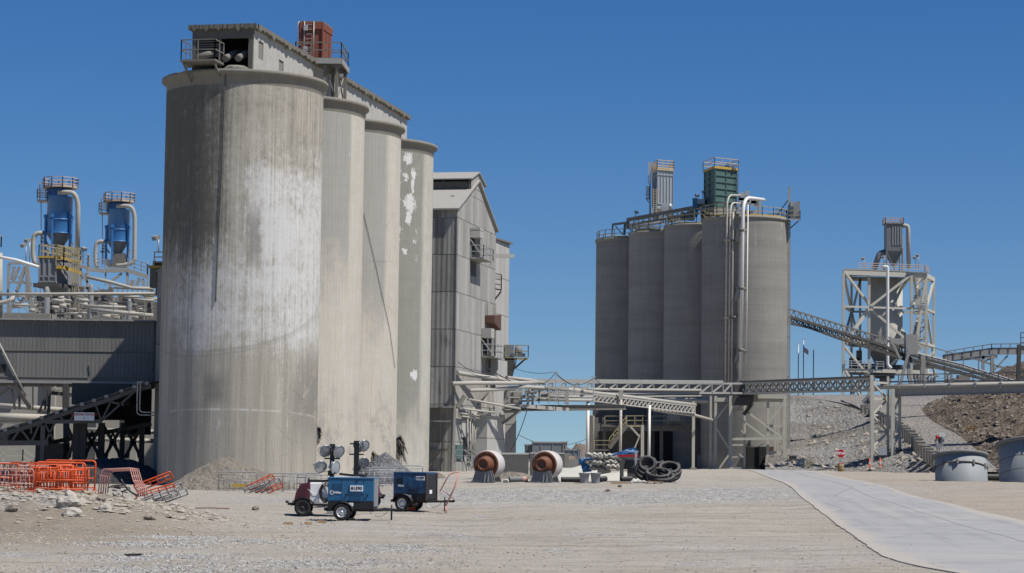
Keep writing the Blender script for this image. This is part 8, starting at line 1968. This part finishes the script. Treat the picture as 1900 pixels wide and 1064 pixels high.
def unit(x0, x1, y0, y1, Y, label, mat='hvac', lid=True, d=2.5):
 a, b = P(x0, y0, Y), P(x1, y1, Y); cx = (a.x + b.x) / 2; t = thing('plant_unit', label, 'plant unit', (cx, Y, b.z)); MB().box((cx, Y + d / 2, (a.z + b.z) / 2), (b.x - a.x, d, a.z - b.z)).build('casing', MT[mat], t)
 if lid: MB().box((cx, Y + d / 2, a.z + .05), (b.x - a.x + .12, d + .12, .1)).build('lid', MT['grey_steel'], t)
 mb = MB()
 for k in range(2): mb.beam((lerp(a.x, b.x, .3 + .4 * k), Y - .02, a.z - .05), (lerp(a.x, b.x, .3 + .4 * k), Y - .02, b.z + .05), .06)
 mb.build('panel_seam', MT['cabinet'], t)
unit(988, 1041, 822, 852, 168, 'large blue grey plant unit rising behind the concrete wall'); unit(974, 987, 827, 852, 170, 'small dark plant unit left of the large one'); unit(1042, 1052, 822, 852, 169, 'pale narrow plant unit right of the large one', 'block'); unit(1049, 1072, 836, 846, 157, 'blue grey unit sitting on the cream plinth'); unit(1072, 1078, 835, 872, 157, 'pale blue upright panel beside the cream plinth', 'galv')
def YC_(x, y, d=0.0): return P(x, y, 138 + d)
for k, (x, y, w_, h_, lab) in enumerate([(1103, 846, .95, .42, 'topmost left dust grey bundle on the powder drift'), (1122, 847, .85, .40, 'top middle dust grey bundle on the powder drift'), (1141, 848, .8, .42, 'top right dust grey bundle on the powder drift'), (1101, 858, .95, .40, 'second row left dust grey bundle'), (1128, 858, 1.0, .40, 'second row right dust grey bundle'), (1100, 868, .8, .38, 'lowest left dust grey bundle'), (1137, 867, .8, .36, 'lowest right dust grey bundle')]):
 p = YC_(x, y, .3 * (k % 3)); t = thing('bundle', lab, 'bundle', V((p.x, p.y, p.z - h_ / 2)), 'dust grey bundles stacked in rows')
 for j in range(3):
  q = p + V(((j - 1) * w_ * .3, R_.uniform(-.1, .1), R_.uniform(-.05, .05))); rock_mb(q, h_ * .62, 70 + k * 3 + j, 3, .62).build('sack', MT['sacks'], t)
 mb = MB(); q = p + V((-w_ * .45, -.12, h_ * .22)); n_ = 9; vs = []
 for i in range(n_ + 1):
  z_ = .07 * math.sin(i * 1.7 + k) + .04 * math.cos(i * 2.9); vs += [q + V((w_ * .9 * i / n_, -.16, z_ - .06)), q + V((w_ * .9 * i / n_, .22, z_ + .05))]
 mb.add(vs, [(2 * i, 2 * i + 2, 2 * i + 3, 2 * i + 1) for i in range(n_)]); vs2 = [v + V((0, 0, .03)) for v in vs]; mb.add(vs2, [(2 * i + 1, 2 * i + 3, 2 * i + 2, 2 * i) for i in range(n_)]); mb.build('dusty_flap', MT['powder'], t)
for k, (pts, lab) in enumerate([([(1152, 838), (1176, 829), (1182, 834), (1184, 843), (1170, 846), (1150, 846)], 'crumpled bright blue sheet on top of the pile'), ([(1110, 848), (1160, 836), (1162, 842), (1112, 853)], 'long blue sheet sloping behind the bundles'), ([(1074, 851), (1100, 847), (1100, 858), (1074, 862)], 'blue sheet at the left end of the bundles'), ([(1078, 862), (1094, 858), (1098, 874), (1082, 876)], 'dark blue tarp slumped at the left of the bundles'), ([(1108, 868), (1130, 865), (1134, 876), (1110, 880)], 'torn pale blue bag at the foot of the bundles')]):
 mb = MB(); q = [YC_(x, y, .5) for x, y in pts]; c = sum(q, V((0, 0, 0))) / len(q); ring = []
 for i in range(len(q)):
  for j in range(4): ring.append(q[i].lerp(q[(i + 1) % len(q)], j / 4))
 n = len(ring); vs = []
 for s_ in (1.0, .66, .33): vs += [c.lerp(p, s_) + V((0, -.28 * (1 - s_) + .22 * mnoise.noise(p * 2 + V((s_ * 5, k, 0))), .07 * mnoise.noise(p * 3))) for p in ring]
 vs.append(c + V((0, -.3, 0))); fs = [(r * n + i, r * n + (i + 1) % n, (r + 1) * n + (i + 1) % n, (r + 1) * n + i) for r in range(2) for i in range(n)] + [(2 * n + i, 2 * n + (i + 1) % n, 3 * n) for i in range(n)]
 bk_ = [p + V((0, .35, -.05)) for p in ring]; o = len(vs); vs += bk_; fs += [(i, o + i, o + (i + 1) % n, (i + 1) % n) for i in range(n)] + [list(range(o, o + n))]
 mb.add(vs, fs, False); solo(mb, 'blue_sheet', MT['tarp' if k != 4 else 'sacks'], lab, 'sheet', 'blue sheets over the pile' if k < 4 else None)
g = on_ground(1163, 134); hp = thing('hopper_stand', 'dark hopper with red rim on two legs among the clutter', 'hopper', g)
def HO(x, y, d=0.0): return P(x, y, 134 + d)
mb = MB(); a, b = HO(1148, 846), HO(1184, 846); t4 = [a, b, b + V((0, 1.0, 0)), a + V((0, 1.0, 0))]; cc = HO(1165, 857); b4 = [cc + V((sx * .18, .5 + sy * .18, 0)) for sx, sy in ((-1, -1), (1, -1), (1, 1), (-1, 1))]; mb.add(t4 + b4, [(0, 1, 5, 4), (1, 2, 6, 5), (2, 3, 7, 6), (3, 0, 4, 7)]); mb.build('hopper', MT['bin'], hp)
mb = MB()
for p, q in zip(t4, t4[1:] + t4[:1]): mb.beam(p, q, .1, .12)
mb.build('red_rim', MT['stop_red'], hp)
mb = MB(); mb.beam(HO(1153.5, 855), HO(1153.5, 890), .22); mb.beam(HO(1147, 857), HO(1160, 857), .16, .2); mb.beam(HO(1172, 857, .5), HO(1172, 888, .5), .5, .5); mb.box(HO(1172, 862, .5), (.9, .7, .4)); mb.build('stand', MT['dark_steel'], hp)
t = thing('sign_post', 'pale blue grey T shaped post standing before the hopper', 'post', on_ground(1180, 132)); mb = MB(); mb.beam(P(1180, 838, 132), P(1180, 889, 132), .13); mb.beam(P(1176, 838, 132), P(1185, 838, 132), .1, .06); mb.build('pole', MT['galv'], t); MB().box(on_ground(1180, 132) + V((0, 0, .04)), (.3, .3, .08)).build('base', MT['block'], t)
t = thing('skip', 'grey steel skip with louvred grate behind the hoses', 'skip', on_ground(1203, 137)); a, b = P(1184, 861, 137), P(1221, 857, 137)
mb = MB(); g = on_ground(1203, 137); mb.add([V((a.x + .2, 137, g.z)), V((b.x - .2, 137, g.z)), V((b.x - .2, 138.2, g.z)), V((a.x + .2, 138.2, g.z)), V((a.x, 136.9, a.z)), V((b.x, 136.9, a.z)), V((b.x, 138.4, a.z)), V((a.x, 138.4, a.z))], [(3, 2, 1, 0), (0, 1, 5, 4), (1, 2, 6, 5), (2, 3, 7, 6), (3, 0, 4, 7)]); mb.build('body', MT['cradle'], t)
mb = MB(); mb.rail([V((a.x, 136.9, a.z - .3)), V((b.x, 136.9, a.z - .3)), V((b.x, 138.4, a.z - .3))], .4, .03, 2, 0); mb.build('rim', MT['bin'], t)
mb = MB()
for k in range(7): mb.beam(P(1176 + k * 4, 853, 136.5), P(1180 + k * 4, 859, 136.5), .06, .02)
mb.beam(P(1172, 852, 136.5), P(1203, 852, 136.5), .06); mb.beam(P(1176, 860, 136.5), P(1207, 860, 136.5), .06); mb.build('grate', MT['galv'], t)
def coil(px, py, Y, R, r, turns, tilt, label, seed, sq=.35):
 c = P(px, py, Y); t = thing('hose_coil', label, 'hose coil', V((c.x, c.y, c.z - r)), 'black hose coils lying together'); mb = MB(); rr = random.Random(seed)
 for k in range(turns):
  n = 28; off = V((rr.uniform(-.08, .08), 0, k * r * 1.5)); Rk = R * (1 - .09 * (k % 3)); pts = []
  for i in range(n):
   a = 2 * PI * i / n; p = V((math.cos(a) * Rk, math.sin(a) * Rk, 0)); p.rotate(Matrix.Rotation(tilt + rr.uniform(-.01, .01), 3, 'X')); pts.append(c + off + p)
  mb.tube(pts, r, 8, closed=True)
 mb.build('hose', MT['hose'], t); st_ = MB()
 for k in range(4):
  a = 2 * PI * k / 4 + .5; q = V((math.cos(a) * R, math.sin(a) * R, 0)); q.rotate(Matrix.Rotation(tilt, 3, 'X')); st_.tube([c + q + V((math.cos(b) * r * 1.12, 0, math.sin(b) * r * (.75 * turns + .35) + r * 1.5 * (turns - 1) / 2)) for b in [2 * PI * j / 10 for j in range(10)]], .012, 4, closed=True)
 st_.build('strap', MT['galv'], t)
coil(1199, 874, 131.5, .52, .13, 3, 1.05, 'left black hose coil tipped up so its hole shows', 1); coil(1224, 884, 131.0, .72, .12, 2, .35, 'middle black hose coil lying nearly flat', 2); coil(1240, 880, 131.8, .66, .12, 3, .55, 'right black hose coil, largest and piled highest', 3); coil(1228, 872, 133, .7, .12, 2, .3, 'rear black hose coil behind the others', 4)
for px, lab in ((1084, 'left grey tapered bucket on the gravel'), (1105, 'right grey tapered bucket on the gravel')):
 g = on_ground(px, 128.5); t = thing('bucket', lab, 'bucket', g); MB().lathe([(.22, 0), (.29, .52), (.31, .53), (.31, .57), (.28, .57), (.20, .06), (.005, .05)], 24, g).build('body', MT['bin'], t)
 MB().tube([g + V((math.cos(a) * .31, -.02, .55 - math.sin(a) * .2)) for a in [PI * k / 10 for k in range(11)]], .01, 5).build('handle', MT['galv'], t)
def lying(px0, px1, py, Y, r, mat, label, name='lying_pipe', tip=None):
 a = on_ground(px0, Y); b = on_ground(px1, Y + .3); a.z += r; b.z += r; t = thing(name, label, 'pipe', on_ground((px0 + px1) / 2, Y)); MB().tube([a, b], r, 18, caps=False).tube([a, b], r * .88, 18, caps=False).build('pipe_wall', MT[mat], t)
 d = (b - a).normalized(); fr = (V((-d.y, d.x, 0)), V((0, 0, 1)), d); mb = MB(); mb.lathe([(r * .88, 0), (r, 0)], 18, a, frame=fr); mb.lathe([(r * .88, 0), (r, 0)], 18, b, frame=fr); mb.build('cut_end', MT[mat], t)
 if tip: MB().tube([a.lerp(b, .72), a.lerp(b, .93)], r * 1.02, 18, caps=False).build('red_band', MT[tip], t)
lying(1042, 1080, 888, 131, .16, 'hose', 'black plastic pipe lying left of the buckets'); lying(1112, 1124, 888, 131, .16, 'hose', 'black plastic pipe stub right of the buckets'); lying(1152, 1172, 886, 131, .15, 'hose', 'black pipe stub under the hopper'); lying(945, 978, 888, 129.5, .16, 'cradle', 'grey pipe with a red band lying between the rollers', 'lying_pipe', 'faded_red')
g = on_ground(939, 129); solo(rock_mb(g + V((0, 0, .1)), .2, 51, 2, .7), 'white_bag', MT['powder'], 'crumpled white bag at the left end of the grey pipe', 'bag')
for k in range(3): g = on_ground(1176 + k * 9, 128.5); solo(rock_mb(g + V((0, 0, .06)), .2 - .02 * k, 61 + k, 2, .5), 'white_bag', MT['powder'], ['crumpled white bag at the foot of the T shaped post', 'middle white bag of the three under the hoses', 'smallest white bag of the three under the hoses'][k], 'bag')
g = on_ground(1151, 128); solo(MB().box(g + V((0, 0, .05)), (1.05, .15, .08), .03), 'plank', MT['wood'], 'yellow plank lying in front of the hopper', 'plank')
g = on_ground(1215, 128.5); mb = MB(); 
for j in range(4): mb.box(g + V((0, -.3 + j * .2, .1)), (.9, .1, .03))
for j in range(3): mb.box(g + V((-.4 + j * .4, 0, .045)), (.08, .7, .08))
solo(mb, 'pallet', MT['wood'], 'weathered pallet under the hose coils', 'pallet')
def split_loose(names):
 for ob in list(bpy.data.objects):
  if ob.type != 'MESH' or ob.name.split('.')[0] not in names: continue
  me = ob.data; par = list(range(len(me.vertices)))
  def find(a):
   while par[a] != a: par[a] = par[par[a]]; a = par[a]
   return a
  for e in me.edges: par[find(e.vertices[0])] = find(e.vertices[1])
  gr = {}
  for p in me.polygons: gr.setdefault(find(p.vertices[0]), []).append(p)
  if len(gr) < 2 or len(gr) > 60: continue
  for ps in gr.values():
   ids = sorted({i for p in ps for i in p.vertices}); mp = {i: k for k, i in enumerate(ids)}
   nm = bpy.data.meshes.new(me.name); nm.from_pydata([me.vertices[i].co for i in ids], [], [[mp[i] for i in p.vertices] for p in ps])
   nm.polygons.foreach_set('use_smooth', [p.use_smooth for p in ps]); nm.materials.append(me.materials[0])
   o = bpy.data.objects.new(ob.name.split('.')[0], nm); COL.objects.link(o); o.parent = ob.parent; o.matrix_parent_inverse = ob.matrix_parent_inverse; o.location = ob.location
  bpy.data.objects.remove(ob)
split_loose({'knee_brace', 'lamp_bracket', 'column', 'hanger', 'pilaster', 'stand', 'small_pipe', 'valve_box', 'equipment_box', 'stiffening_ring', 'support_leg', 'purlin_end', 'junction_box', 'control_box', 'sheet_lap', 'machinery', 'drive_housing', 'air_pipe', 'valve_block', 'pulse_valve', 'service_pipe', 'latch', 'sticker', 'lug', 'dust_pipe', 'stringer', 'switch_cabinet', 'overhead_pipe', 'transfer_chute', 'drive_unit', 'rotary_valve', 'wall_bay', 'tie', 'lamp', 'panel', 'trestle', 'chute'})
# ================================================================ light, sky, camera
SUN_AZ, SUN_EL = math.radians(61), math.radians(58.5)
sd = V((math.sin(SUN_AZ) * math.cos(SUN_EL), -math.cos(SUN_AZ) * math.cos(SUN_EL), math.sin(SUN_EL)))
ld = bpy.data.lights.new('sun', 'SUN'); ld.energy = SUN_E; ld.angle = math.radians(.53); ld.color = (1.0, .955, .88)
lo = bpy.data.objects.new('sun', ld); COL.objects.link(lo); lo.rotation_euler = sd.to_track_quat('Z', 'Y').to_euler()
w = bpy.data.worlds.new('World'); scene.world = w; w.use_nodes = True
nt = w.node_tree; bg = nt.nodes['Background']; sk = nt.nodes.new('ShaderNodeTexSky'); sk.sky_type = 'NISHITA'; sk.sun_disc = False
sk.sun_elevation = SUN_EL; sk.sun_rotation = math.atan2(sd.x, sd.y); sk.altitude = SKY_ALT; sk.air_density = SKY_AIR; sk.dust_density = SKY_DUST; sk.ozone_density = SKY_OZ
hs = nt.nodes.new('ShaderNodeHueSaturation'); hs.inputs['Saturation'].default_value = SKY_SAT; hs.inputs['Hue'].default_value = SKY_HUE
tc = nt.nodes.new('ShaderNodeTexCoord'); mp = nt.nodes.new('ShaderNodeMapping'); mp.inputs['Scale'].default_value = (1, 1, .8); mp.inputs['Location'].default_value = (0, 0, .055)
nt.links.new(tc.outputs['Generated'], mp.inputs[0]); nt.links.new(mp.outputs[0], sk.inputs[0])
nt.links.new(sk.outputs[0], hs.inputs['Color']); nt.links.new(hs.outputs[0], bg.inputs[0]); bg.inputs[1].default_value = SKY_E
cd = bpy.data.cameras.new('camera'); cam = bpy.data.objects.new('camera', cd); COL.objects.link(cam)
m = Matrix((_R, _U, -_F)).transposed().to_4x4(); m.translation = EYEV; cam.matrix_world = m
cd.sensor_width = 36; cd.lens = 36 * F_PX / 1900; cd.clip_end = 20000; cd.clip_start = .5
scene.camera = cam
vs = scene.view_settings; vs.view_transform = 'Standard'; vs.look = 'None'; vs.gamma = 1; vs.use_curve_mapping = False; vs.exposure = EXPO
scene.cycles.max_bounces = 6; scene.cycles.diffuse_bounces = 3
